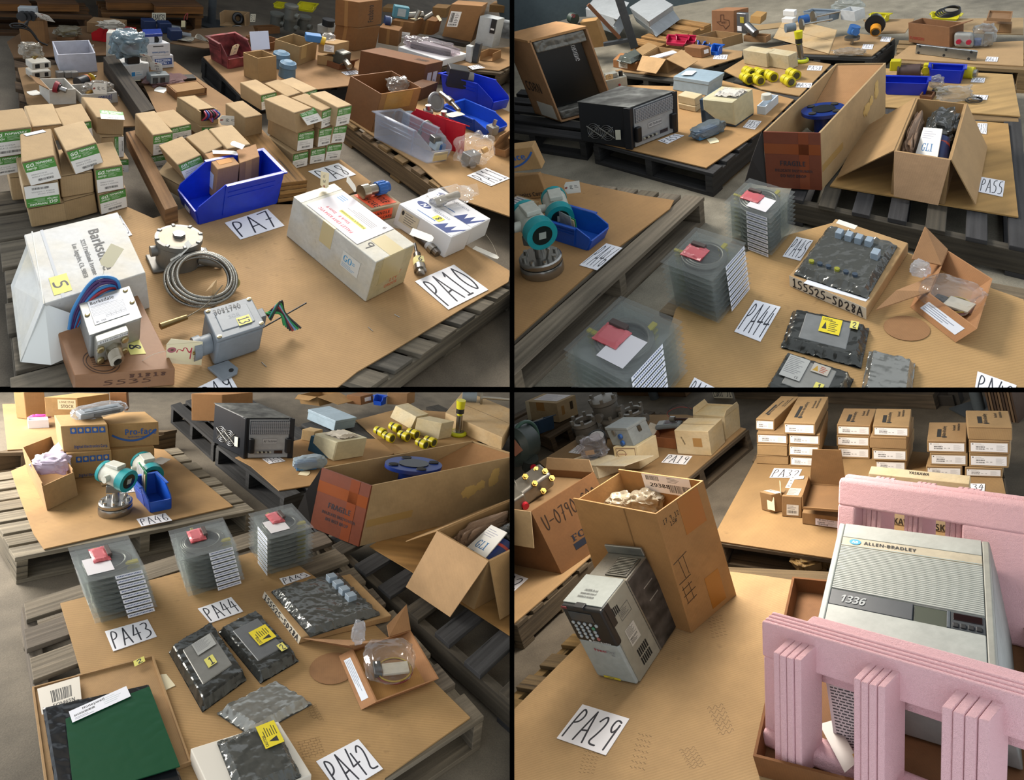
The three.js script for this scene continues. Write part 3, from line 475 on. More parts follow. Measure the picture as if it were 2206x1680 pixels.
// blue bin with the two brown boxes
{ K1(); const t = bin('storage_bin', 'bright blue stacking bin holding two brown cartons', {A:[428,413],B:[612,369],C:[566,322],Bb:[603,440],base:S0 }, plastic(0x1137c8,0.35), { lipAt: 'l', lip: 0.42 });
onFace(t, t.F, 'l', [0.35,0.1,0.6,0.34], print(50,60, (g) => { g.fillStyle = '#6a9a6c'; g.fillRect(8,6,20,30); lines(g, 6,42,38,2,7, '#999', 3); }, '#c8cbe0'), 'label', 0,-0.004);
K(0,0); const a = carton('carton', 'brown carton with a white side label, left one in the blue bin', {A:[1722,1292],B:[1832,1426],C:[2018,1380],Bb:[1806,1690],base:S0 + 0.012 }, kraft(0xb08455), {}); onFace(a, a.F, 'f', [0.1,0.25,0.8,0.72], print(90,130, (g) => lines(g, 14,20,60,4,20, '#9aa6b8', 4), '#c6cfdc')); patch(a, a.F, 't', [0.2,0.2,0.8,0.8], M(0xb98448)); 
const b = carton('carton', 'brown carton with a folded-back lid, right one in the blue bin', {A:[1990,1262],B:[2018,1374],C:[2186,1316],Bb:[2008,1640],base:S0 + 0.012 }, kraft(0xa97e52), {}); patch(b, b.F, 'r', [0.3,0,0.6,1], M(0xb48a58));
hangTag('manila tag with a reddish eyelet on the carton in the blue bin', [1945,1200], a.F.top + 0.04,[2050,1240], a.F.top + 0.03,0.045, { white: 1 }); hangTag('long tag lying on the left carton in the blue bin', [1995,1285], a.F.top + 0.012,[1790,1280], a.F.top + 0.01,0.032, { white: 1 });
hangTag('white tag with a reddish eyelet hanging by the carton of wires', [1850,1010], m4 + 0.05,[2000,1020], m4 + 0.05,0.05, { white: 1, up: 1 }); }
// --- foreground: white lettered carton, switch, housing, conduit coil
{ K(0,410); const F = frame({A:[375,955],B:[1225,690],C:[990,180],Bb:[1262,990],base:S0 }), t = thing('white_carton', 'large soiled white carton with black lettering and one flap folded out', 'carton', F.mid); t.F = F; const mt = M(0xcfd0cf, { t: 'soiled', r: 0.7 }); part(t, 'box_body', F.g(bx(0,0,-F.d, F.w, F.h, 0,0.004)), mt);
onFace(t, F, 't', [0.3,0.15,0.82,0.86], ink(420,330, (g, w, h) => { words(g, 'Barksdale', 20,130,96, '#23262a', 'bold', 'sans-serif', 'left', 380); words(g, '3211 Fruitland Avenue', 90,200,40, '#2d3034', 'bold', 'serif', 'left', 320); words(g, 'Los Angeles, CA. 90058', 110,260,40, '#2d3034', 'bold', 'serif', 'left', 300); }), 'lettering', 3); onFace(t, F, 't', [0.1,0.06,0.27,0.3], print(100,60, (g) => hand(g, '5', 30,8,50,44,7), '#cfc65e'), 'number_sticker', 3); onFace(t, F, 'f', [0.3,0.3,0.5,0.6], ink(90,60, (g) => words(g, 'B.', 6,52,58, '#1d1f22')), 'lettering'); patch(t, F, 't', [0.16,0,0.19,1], M(0xb9bcc0), 'crease');
const c = [[375,955],[275,345],[100,800],[180,1445]], hs = [F.top, F.top, S0 + 0.05, S0 + 0.004], l = c.map((p, i) => at(p, hs[i]).sub(F.mid)); part(t, 'side_flap', panel([l[0], l[3], l[2], l[1]],0.003), M(0xd9dbd8, { t: 'soiled', r: 0.7 })); decal(t, 'lettering', [l[3], l[0], l[1], l[2]].map((p, i) => p.clone().lerp([l[3], l[0], l[1], l[2]].reduce((a, b) => a.clone().add(b)).multiplyScalar(0.25), 0.28)), ink(260,300, (g) => { g.translate(240,20); g.rotate(Math.PI / 2); words(g, 'Barksdale', 0,60,66, '#23262a', 'bold', 'sans-serif', 'left', 230); lines(g, 20,100,180,5,24, '#777', 5); }), 0.002);
const d = [[375,955],[180,1445],[430,1470],[590,1400],[670,1060]].map((p, i) => at(p, i === 0 ? F.top - 0.004 : i === 4 ? F.top - 0.06 : S0 + 0.006).sub(F.mid)); const fan = new THREE.BufferGeometry(), q = []; for (let i = 1; i < 4; i++) q.push(d[0], d[i], d[i + 1]); fan.setAttribute('position', new THREE.Float32BufferAttribute(q.flatMap((p) => p.toArray()), 3)); fan.computeVertexNormals(); part(t, 'front_flap', fan, M(0xdfe0da, { r: 0.75 }));
hangTag('manila tag standing up on the white lettered carton', [880,640], F.top + 0.02,[990,470], F.top + 0.07,0.05, { string: [[870,740], F.top - 0.02] });
// crumpled brown carton under the switch
const k = carton('flat_carton', 'low crumpled brown carton with a round stamp under the metal switch', {A:[622,1560],B:[1475,1500],C:[1160,880],h:0.07,base:S0 }, M(0x946a48, { t: 'soiled', r: 0.6 }), {}); const KT = k.F.top + 0.001;
onFace(k, k.F, 't', [0.12,-0.02,0.5,0.3], ink(240,180, (g) => { g.strokeStyle = '#40302a'; g.lineWidth = 4; g.beginPath(); g.ellipse(120,90,110,80,0,0,7); g.stroke(); g.beginPath(); g.ellipse(120,90,92,64,0,0,7); g.stroke(); lines(g, 60,60,120,5,14, '#43332b', 4); }), 'stamp'); onFace(k, k.F, 'f', [0.1,0.3,0.95,0.95], ink(300,160, (g) => { hand(g, '81818', 150,20,140,50,6, '#4a2a1c'); hand(g, '5535', 60,90,180,60,6, '#4a2a1c'); }), 'handwriting'); onFace(k, k.F, 't', [0.06,0.55,0.2,0.8], ink(80,90, (g) => lines(g, 8,10,60,5,16, '#4a3a30', 6)), 'stamp');
onFace(k, k.F, 't', [0.62,0.2,0.78,0.38], print(90,70, (g) => hand(g, '8', 26,8,50,54,8), '#d6cf7a'), 'number_sticker', 1);
// pressure switch
const s = frame({A:[755,1225],B:[1190,1075],C:[1085,815],Bb:[1180,1260],base:KT }), sw = thing('pressure_switch', 'cast metal pressure switch with a printed plate and blue and red leads', 'switch', s.mid), al = M(0xa9a9a5, { r: 0.55, m: 0.7, t: 'grunge' }); part(sw, 'switch_body', s.g(bx(0,0,-s.d, s.w, s.h, 0,0.006)), al); part(sw, 'cover_plate', s.g(bx(-0.002, s.h, -s.d - 0.002, s.w + 0.002, s.h + 0.004,0.002,0.003)), M(0xaaaaa6, { r: 0.55, m: 0.7, t: 'grunge' }));
onFace(sw, s, 't', [0.14,0.2,0.82,0.9], print(300,240, (g) => { words(g, 'Barksdale', 12,42,44, '#222', 'bold'); lines(g, 12,58,260,2,10, '#666', 3); g.strokeStyle = '#666'; g.lineWidth = 2; for (let i = 0; i < 3; i++) g.strokeRect(14,84 + i * 28,270,16); for (let i = 0; i < 4; i++) for (let j = 0; j < 2; j++) g.strokeRect(110 + i * 44,168 + j * 18,40,14); words(g, 'UL', 16,226,22, '#222'); words(g, 'CSA', 60,226,22, '#222'); }, '#cdcfd6'), 'printed_plate', 0,0.0055);
for (const [u, v2] of [[0.07,0.55],[0.94,0.5],[0.9,0.9]]) part(sw, 'screw', s.g(lathe([[0.008,0],[0.008,0.002],[0.005,0.005],[0,0.0055]],14).translate(u * s.w, s.h + 0.004,-v2 * s.d)), metal(0xb9a678,0.3));
part(sw, 'port_plate', s.g(bx(s.w * 0.08,0.002,0, s.w * 0.7, s.h * 0.98,0.035,0.004)), M(0xb5b3a8, { r: 0.4, m: 0.7, t: 'grunge' })); onFace(sw, s, 'f', [0.1,0.84,0.68,0.98], print(160,36, (g) => words(g, 'E1H-G90-Q44', 10,27,25, '#333', 'normal'), '#c8c7c4'), 'printed_strip', 0,0.036); for (const [u, v2] of [[0.16,0.62],[0.62,0.68],[0.16,0.14],[0.62,0.18]]) part(sw, 'cap_screw', s.g(rot(lathe([[0.011,0],[0.011,0.006],[0.008,0.009],[0,0.01]],16), Math.PI / 2).translate(u * s.w, v2 * s.h, 0.035)), metal(0xbfae80,0.28));
part(sw, 'hex_boss', s.g(rot(hex(0.026,0.02), Math.PI / 2).translate(s.w * 0.4, s.h * 0.42,0.035)), metal(0xb4ab98,0.3)); const thr = []; for (let i = 0; i < 11; i++) thr.push([0.021,0.02 + i * 0.0035],[0.019,0.0217 + i * 0.0035]); thr.push([0.012,0.06],[0.01,0.04]); part(sw, 'threaded_port', s.g(rot(lathe(thr, 24), Math.PI / 2).translate(s.w * 0.4, s.h * 0.42,0.035)), metal(0xb7ad9b, 0.28));
[[0x2f7fc0,0],[0x4a2a66,0.01],[0xa02838,-0.008],[0x2f7fc0,-0.018],[0x4a2a66,0.018],[0x3a86c4,0.026]].forEach(([c2, o], i) => part(sw, 'lead_wire', tube([s.p(s.w * 0.85, s.h * 0.6,-s.d - 0.005), s.p(s.w * (0.75), s.h * 1.05 + o, -s.d - 0.02), s.p(s.w * 0.4, s.h * 1.2 + o, -s.d - 0.012 - o), s.p(s.w * 0.05 - o, s.h * 0.9,-s.d * 0.98 + 0.01), s.p(-0.02 - o * 0.5, s.h * 0.2,-s.d * 0.85)],0.0052,36,8), plastic(c2,0.35)));
// tags
hangTag('manila tag with red handwriting tied to the grey conduit box', [1400,1350], S0 + 0.1,[1700,1375], S0 + 0.05,0.1, { up: 1, cell: print(180,100, (g) => { g.fillStyle = '#a8626a'; g.beginPath(); g.arc(26,46,22,0,7); g.fill(); g.fillStyle = '#5f4a35'; g.beginPath(); g.arc(28,46,8,0,7); g.fill(); g.strokeStyle = '#b5243f'; g.lineWidth = 5; g.beginPath(); g.moveTo(50,70); g.bezierCurveTo(60,10,80,90,86,40); g.bezierCurveTo(100,20,110,90,126,36); g.lineTo(118,84); g.moveTo(140,80); g.lineTo(160,26); g.bezierCurveTo(172,40,150,60,140,54); g.stroke(); }, '#e8ddb6'), string: [[1160,1460], S0 + 0.06] });
// round housing
const ho = spot('round_housing', 'round grey cast switch housing with a hexagonal plug in its cover', 'housing', [1500,600], S0,[1800,560]), hs2 = ho.s, gm = castM(0x85847f), R = 182 * hs2, Hh = 255 * hs2; part(ho, 'housing_body', lathe([[0,0],[R * 0.95,0],[R * 0.95, Hh * 0.8],[R, Hh * 0.84],[R, Hh],[R * 0.9, Hh * 1.01],[0, Hh * 1.01]],40), gm); part(ho, 'cover_plate', lathe([[0, Hh * 1.012],[R * 0.86, Hh * 1.012],[R * 0.84, Hh * 1.0]],40), M(0x8f8371, { r: 0.5, m: 0.3, t: 'soiled' })); part(ho, 'hex_plug', hex(R * 0.27, R * 0.16).translate(0, Hh * 1.01,0), metal(0x94979a, 0.4)); for (let i = 0; i < 8; i++) part(ho, 'rim_lug', bx(-0.008,0,-0.006,0.008,0.005,0.006).translate(R * 0.93, Hh, 0).rotateY(i * Math.PI / 4), gm); part(ho, 'base_plate', bx(-R * 1.25,0,-R * 0.7, R * 1.45,0.012, R * 0.7,0.005), castM(0x6d6b66)); part(ho, 'conduit_hub', rod([-R * 0.8, Hh * 0.55,0],[-R * 1.2, Hh * 0.55,0], R * 0.25,18), gm); part(ho, 'mounting_bolt', hex(R * 0.16, R * 0.12).translate(R * 1.1,0.012,-R * 0.4), metal()); part(ho, 'cable_stem', rod([R * 0.7, Hh * 0.3, R * 0.6],[R * 1.7, Hh * 0.14, R * 0.95], R * 0.2,14), gm);
hangTag('white tag leaning against the round grey housing', [1440,600], S0 + 0.06,[1600,440], S0 + 0.13,0.035, { white: 1 });
// armoured conduit coil
const co = spot('conduit_coil', 'coil of ribbed steel armoured conduit leaning on the round housing', 'coil', [1690,830], S0,[1900,800]), cs2 = co.s, cm = metal(0x9a978f, 0.28); for (let i = 0; i < 6; i++) { const r = (265 - (i % 3) * 28) * cs2, pts = []; for (let a = 0; a < 16; a++) { const an = a / 16 * 6.2832; pts.push([Math.cos(an) * r + (i - 2) * 6 * cs2,26 * cs2 + i * 13 * cs2 + Math.sin(an * 2 + i) * 6 * cs2 + Math.sin(an) * -70 * cs2 + 70 * cs2, Math.sin(an) * r * 1.02 + i * 7 * cs2]); }
const cv = new THREE.CatmullRomCurve3(pts.map(v), true), seg = 420, g = new THREE.TubeGeometry(cv, seg, 13 * cs2,7, true), p = g.attributes.position, n = g.attributes.normal; for (let k2 = 0; k2 < p.count; k2++) { const ring = Math.floor(k2 / 8), o = ring % 3 === 0 ? -2.6 * cs2 : ring % 3 === 1 ? 1.6 * cs2 : 0.4 * cs2; p.setXYZ(k2, p.getX(k2) + n.getX(k2) * o, p.getY(k2) + n.getY(k2) * o, p.getZ(k2) + n.getZ(k2) * o); } g.computeVertexNormals(); part(co, 'conduit_loop', g, cm); }
part(co, 'wrap_tie', torus(0.02,0.004,16,6).rotateX(1.2).translate(250 * cs2,60 * cs2,60 * cs2), plastic(0xb9b070)); 
const pt = spot('masking_tape', 'curled strip of masking tape standing inside the conduit coil', 'tape', [1790,950], S0,[1850,940]), ps = pt.s; part(pt, 'tape_strip', panel([[-20 * ps, 0,0],[20 * ps, 0,0],[30 * ps, 230 * ps, -20 * ps],[-10 * ps, 215 * ps, 0]],0.001), M(0xd9b98d, { r: 0.7 })); part(pt, 'tape_end', panel([[-70 * ps, 150 * ps, 20 * ps],[-10 * ps, 215 * ps, 0],[30 * ps, 230 * ps, -20 * ps],[-20 * ps, 200 * ps, 30 * ps]],0.001), M(0xd9b98d, { r: 0.7 }));
// grey conduit box
const f = frame({A:[1830,1260],B:[2232,1130],C:[2110,895],Bb:[2190,1350],base:S0 + 0.004 }), bx2 = thing('conduit_box', 'grey cast conduit box with a yellow number sticker and handwritten digits', 'box', f.mid), gp = paint(0x7f868c, 0.5); part(bx2, 'box_body', f.g(bx(0,0,-f.d, f.w, f.h - 0.012,0,0.012)), gp); part(bx2, 'cover', f.g(bx(-0.002, f.h - 0.012,-f.d - 0.002, f.w + 0.002, f.h, 0.002,0.006)), gp); part(bx2, 'cover_panel', f.g(bx(0.025, f.h - 0.004,-f.d + 0.03, f.w - 0.025, f.h + 0.003,-0.03,0.004)), paint(0x868d93,0.5));
for (const [u, w2] of [[0.06,0.07],[0.94,0.07],[0.06,0.93],[0.94,0.93]]) part(bx2, 'screw', f.g(lathe([[0.008,0],[0.008,0.003],[0,0.006]],12).translate(u * f.w, f.h, -w2 * f.d)), metal(0xa89a78,0.3)); onFace(bx2, f, 't', [0.5,0.18,0.78,0.44], print(110,100, (g) => hand(g, '13', 16,12,90,76,12), '#d5cc6d'), 'number_sticker', 3,0.004); onFace(bx2, f, 't', [0.12,0.68,0.72,0.92], ink(280,80, (g) => hand(g, '3081740', 8,12,270,56,7, '#22262a')), 'handwriting', 0,0.004); onFace(bx2, f, 't', [0.3,0.46,0.8,0.66], ink(260,80, (g) => { g.globalAlpha = 0.45; words(g, 'SOR', 40,64,66, '#a9afb4', 'bold', 'sans-serif', 'left', 180); }), 'raised_letters', 0,0.004);
const u = f.w; part(bx2, 'mounting_foot', f.g(prism([[-0.12 * u, 0],[0.3 * u, 0],[0.42 * u, 0.3 * u],[0.36 * u, 0.42 * u],[0.05 * u, 0.46 * u]],0,0.01,0.002)), gp); part(bx2, 'foot_hole', f.g(rod([0.27 * u, 0,0.3 * u],[0.27 * u, 0.0108,0.3 * u],0.05 * u, 16)), M(0x17181a)); part(bx2, 'side_neck', f.g(rod([0, f.h * 0.5,-f.d * 0.35],[-0.22 * u, f.h * 0.48,-f.d * 0.35],0.2 * u, 24)), gp); part(bx2, 'neck_flange', f.g(rod([-0.22 * u, f.h * 0.48,-f.d * 0.35],[-0.36 * u, f.h * 0.47,-f.d * 0.35],0.24 * u, 24)), gp); for (let i = 0; i < 5; i++) part(bx2, 'flange_bolt', f.g(rod([-0.4 * u, f.h * 0.47 + 0.17 * u * Math.cos(i * 1.257), -f.d * 0.35 + 0.17 * u * Math.sin(i * 1.257)],[-0.35 * u, f.h * 0.47 + 0.17 * u * Math.cos(i * 1.257), -f.d * 0.35 + 0.17 * u * Math.sin(i * 1.257)],0.03 * u, 8)), metal(0xb49a5a, 0.4)); part(bx2, 'square_plug', f.g(bx(-0.52 * u, f.h * 0.36,-f.d * 0.35 - 0.07 * u, -0.36 * u, f.h * 0.6,-f.d * 0.35 + 0.07 * u, 0.003)), castM(0x6f665a)); part(bx2, 'conduit_stub', f.g(bx(f.w - 0.002, f.h * 0.4,-f.d * 0.7, f.w + 0.2 * u, f.h * 0.8,-f.d * 0.4,0.004)), paint(0x6b7278));
[[0x2a9a58,0],[0x2a9a58,1],[0x202226,2],[0x202226,3],[0xa03038,4],[0x7fa6cc, 5],[0x2a9a58,6],[0x202226,7]].forEach(([c2, i]) => { const o = (i - 3.5) * 0.006; part(bx2, 'lead_wire', tube([f.p(f.w + 0.05, f.h * 0.55,-f.d * 0.55 + o), f.p(f.w + 0.07 + o, f.h * 0.85 + o, -f.d * 0.55), f.p(f.w + 0.1 + o * 0.4, f.h * 0.6,-f.d * 0.48), f.p(f.w + 0.13 + o * 1.2, f.h * 0.08 + Math.abs(o), -f.d * 0.2 + o)],0.0042,24,6), plastic(c2,0.35)); }); part(bx2, 'cable_tie', f.g(rod([f.w + 0.02, f.h * 0.35,-f.d * 0.4],[f.w + 0.2, f.h * 0.62,-f.d * 0.55],0.003,6)), plastic(0x1d1d1f));
const tp = spot('thermo_probe', 'thin brass capillary probe lying left of the grey conduit box', 'probe', [1350,1145], S0 + 0.03,[1490,1100]); part(tp, 'probe_tip', rod([0,0,0],[0.09,0.004,0],0.012,10,0.009), metal(0x8f7a52,0.4)); part(tp, 'capillary', tube([[0.09,0.004,0],[0.16,0.02,-0.01],[0.24,0.06,-0.04]],0.002,16,5), metal(0x8a8272,0.4));
K(540,410); for (const [x, y, a] of [[1012,1165,0.3],[118,1462,0.2],[1238,1050,-0.4]]) { const st = spot('loose_staple', `small loose staple on the large cardboard sheet, ${a > 0.25 ? 'right of the coloured leads' : a > 0 ? 'below the grey conduit box' : 'farthest right'}`, 'staple', [x, y], S0 - 0.0015); part(st, 'wire', rod([-0.012,0.002,-0.01 * a],[0.012,0.002,0.012],0.0014,5), metal(0xc9c9c4,0.25)); } }
// --- white long carton, boxes and probes at the right
{ K(540,410); const c = carton('long_carton', 'long soiled white carton with tape and red lettering on top', {A:[360,55],B:[1055,605],C:[1385,452],Bb:[965,940],base:S0 }, M(0xd2d1c9, { t: 'soiled', r: 0.75 }), {}); const F = c.F; part(c, 'end_panel', F.g(bx(F.w, 0.004,-F.d + 0.004, F.w + 0.001, F.h - 0.004,-0.004)), M(0xc0b490, { t: 'soiled', r: 0.75 })); patch(c, F, 'f', [0.38,0.5,0.52,1], M(0xc6b88e, { r: 0.35 })); patch(c, F, 't', [0.38,0,0.52,0.2], M(0xc6b88e, { r: 0.35 })); patch(c, F, 'r', [0.2,0.35,0.75,1], M(0xb5a678, { r: 0.35 }), 'tape', 0.0022); patch(c, F, 't', [0.78,0.35,1,0.7], M(0xc2b48c, { r: 0.35 })); patch(c, F, 't', [0,0,0.1,1], M(0xb9b19a, { r: 0.4 }));
onFace(c, F, 'f', [0.66,0.35,0.86,0.72], print(200,120, (g) => { words(g, 'GO=', 14,70,66, '#3a8fc0', 'bold', 'serif'); lines(g, 10,84,170,3,11, '#78a6c4', 4); }, '#d3d3cc'), 'label'); onFace(c, F, 't', [0.14,0.05,0.76,0.98], print(520,300, (g) => { g.fillStyle = '#6d95bd'; for (let i = 0; i < 3; i++) g.fillRect(30,40 + i * 18,70,9); g.save(); g.translate(500,290); g.rotate(Math.PI); words(g, 'PALLET EBAY 8394 VTC', 90,50,32, '#b8384a', 'bold'); words(g, 'Stock #    Item #', 180,96,30, '#b8384a', 'bold'); g.fillStyle = '#d8d04a'; g.fillRect(80,118,250,26); words(g, 'Property & Value planner', 84,139,20, '#333'); lines(g, 60,170,300,4,14, '#888', 4); g.restore(); words(g, '6', 470,60,40, '#333'); }, '#cfcbd0'), 'shipping_paper', 0,0.002); onFace(c, F, 't', [0.76,0.1,0.88,0.35], ink(60,60, (g) => hand(g, '9', 10,6,44,50,4)), 'handwriting'); onFace(c, F, 'r', [0.3,0.12,0.85,0.5], ink(160,110, (g) => { words(g, 'CORRECT', 10,34,30, '#c8643c'); words(g, '2 CY', 60,68,30, '#c8643c'); words(g, 'ORDER', 30,102,30, '#c8643c'); }), 'stamp');
const o = carton('carton', 'small kraft carton with bright orange care stickers behind the long white carton', {A:[830,40],B:[1010,168],C:[1272,108],Bb:[990,290],base:S0 }, kraft(0xa48f72), {}); const O = print(220,120, (g) => { words(g, 'HANDLE', 20,54,44, '#2d1512'); words(g, 'WITH CARE', 10,106,40, '#2d1512'); }, '#e85a34'); onFace(o, o.F, 'r', [0.04,0.15,0.72,0.85], O, 'sticker'); onFace(o, o.F, 't', [0.05,0.1,0.9,0.9], O, 'sticker');
const nl = print(420,200, (g) => { words(g, 'NOSHOK', 150,60,34, '#8a8f9c'); g.fillStyle = '#2b3f7a'; g.beginPath(); g.ellipse(80,60,52,36,0,0,7); g.fill(); words(g, 'N', 56,82,62, '#eceef4', 'italic bold'); g.fillStyle = '#2b3f7a'; g.beginPath(); g.moveTo(270,200); g.lineTo(310,90); g.lineTo(330,160); g.lineTo(360,70); g.lineTo(372,150); g.lineTo(420,40); g.lineTo(420,74); g.lineTo(380,200); g.fill(); g.fillStyle = '#4a6ea2'; g.fillRect(100,150,150,10); }, '#dcdde2');
const x1 = carton('gauge_carton', 'white carton with dark blue pointed logo, nearer of the two behind the probes', {A:[1250,112],B:[1692,396],C:[1866,322],Bb:[1626,570],base:S0 }, M(0xdadce0, { r: 0.6 }), {}); onFace(x1, x1.F, 't', [0.02,0.05,0.98,0.95], nl, 'printed_top'); onFace(x1, x1.F, 't', [0.5,0.3,0.64,0.6], print(70,60, (g) => hand(g, '8', 18,6,44,48,7), '#d6cf52'), 'number_sticker', 0,0.002); onFace(x1, x1.F, 'f', [0.08,0.3,0.42,0.9], print(160,70, (g) => { g.fillStyle = '#333'; g.beginPath(); g.arc(18,18,12,0,7); g.fill(); lines(g, 38,10,110,5,12, '#777', 4); }, '#cfc7b4'), 'label');
const x2 = carton('gauge_carton', 'white carton with dark blue pointed logo, farther of the two under the bagged fitting', {A:[1420,50],B:[1860,322],C:[2022,238],Bb:[1812,468],base:S0 }, M(0xdadce0, { r: 0.6 }), {}); onFace(x2, x2.F, 't', [0.02,0.05,0.98,0.95], nl, 'printed_top');
const bg = spot('parts_bag', 'clear plastic bag holding a steel fitting on the logo cartons', 'bag', [1660,110], x2.F.top + 0.002,[1900,60]), bs2 = bg.s; part(bg, 'bag_film', lump(480 * bs2,130 * bs2,190 * bs2,0.3,14), film()); part(bg, 'steel_fitting', rod([-190 * bs2,45 * bs2,20 * bs2],[-60 * bs2,50 * bs2,0],44 * bs2,18), metal(0xb4b2ac, 0.25)); part(bg, 'steel_fitting', rod([-60 * bs2,50 * bs2,0],[110 * bs2,55 * bs2,-20 * bs2],34 * bs2,18), metal(0xa09c92,0.3)); part(bg, 'bag_tail', panel([[120 * bs2,20 * bs2,40 * bs2],[330 * bs2,40 * bs2,20 * bs2],[330 * bs2,120 * bs2,-40 * bs2],[140 * bs2,110 * bs2,-50 * bs2]],0.001), film());
const gz = (label, p, q, hh, parts) => { const t = spot('pressure_probe', label, 'probe', p, hh, q), s = t.s; for (const [n, a, b, r, c2] of parts) part(t, n, rod([a * s, 26 * s, 0],[b * s, 22 * s, 0], r * s, n === 'hex_nut' ? 6 : 20), c2); return t; };
gz('dark steel probe with a hex end lying behind the one marked 6', [1395,400],[1610,590], S0,[['cable', -150,0,12, plastic(0x1a1a1c)],['probe_body', 0,190,34, metal(0x5c5652,0.35)],['label_band', 150,200,36, paper(0xb9bdc4)],['probe_end', 190,240,44, metal(0xa9a39a, 0.25)],['hex_nut', 240,290,34, metal(0x96908a, 0.3)]]);
const g6 = gz('steel probe with a yellow label marked 6 lying on the lot 10 card', [1395,560],[1440,780], S0 + 0.002,[['cable', -160,0,12, plastic(0x1a1a1c)],['probe_body', 0,90,32, metal(0x6a635c, 0.35)],['label_band', 80,180,46, paper(0xd8cf92)],['probe_end', 175,235,52, metal(0xb0aaa0,0.22)],['hex_nut', 235,270,36, metal(0xb4aea4,0.25)]]); { const s = g6.s; decal(g6, 'digit', [[90 * s, 72 * s, 34 * s],[90 * s, 72 * s, -34 * s],[170 * s, 70 * s, -34 * s],[170 * s, 70 * s, 34 * s]].reverse(), print(70,70, (g) => hand(g, '6', 16,8,50,56,9), '#d8cf92'), 0.003); }
hangTag('white tag with a reddish eyelet lying on the probes', [1535,415], S0 + 0.09,[1350,345], S0 + 0.1,0.06, { white: 1 }); hangTag('white tag lying at the right edge of the large cardboard sheet', [2085,570], S0,[1880,480], S0,0.035, { white: 1, string: [[1980,370], S0 + 0.03] });
K(540,0); const kn = spot('regulator_fitting', 'steel fitting with a ribbed blue knob standing on the orange-sticker carton', 'fitting', [960,1660], o.F.top, [1180,1610]), ks = kn.s, kp = (a, b, r, n, m2) => part(kn, n, rod([a * ks, 60 * ks, 0],[b * ks, 62 * ks, 0], r * ks, 24), m2); kp(-50,20,62, 'steel_flange', metal(0xb3aa98,0.25)); kp(20,110,44, 'steel_body', metal(0x9d958a, 0.3)); kp(110,200,56, 'blue_knob', plastic(0x1f63b4)); kp(200,235,46, 'blue_knob_end', plastic(0x1c58a4)); for (let i = 0; i < 14; i++) part(kn, 'knob_rib', rod([115 * ks, (60 + 56 * Math.cos(i * 0.449)) * ks, 56 * ks * Math.sin(i * 0.449)],[195 * ks, (62 + 56 * Math.cos(i * 0.449)) * ks, 56 * ks * Math.sin(i * 0.449)],5 * ks, 6), plastic(0x2a70c4)); part(kn, 'steel_foot', rod([0,0,0],[0,60 * ks, 0],40 * ks, 20), metal(0xb3aa98,0.25));
hangTag('curled white tag standing on the long white carton', [885,1600], F.top + 0.02,[810,1500], F.top + 0.07,0.06, { white: 1 }); hangTag('curled manila tag standing at the back of the long white carton', [620,1580], F.top + 0.01,[625,1450], F.top + 0.1,0.035); }
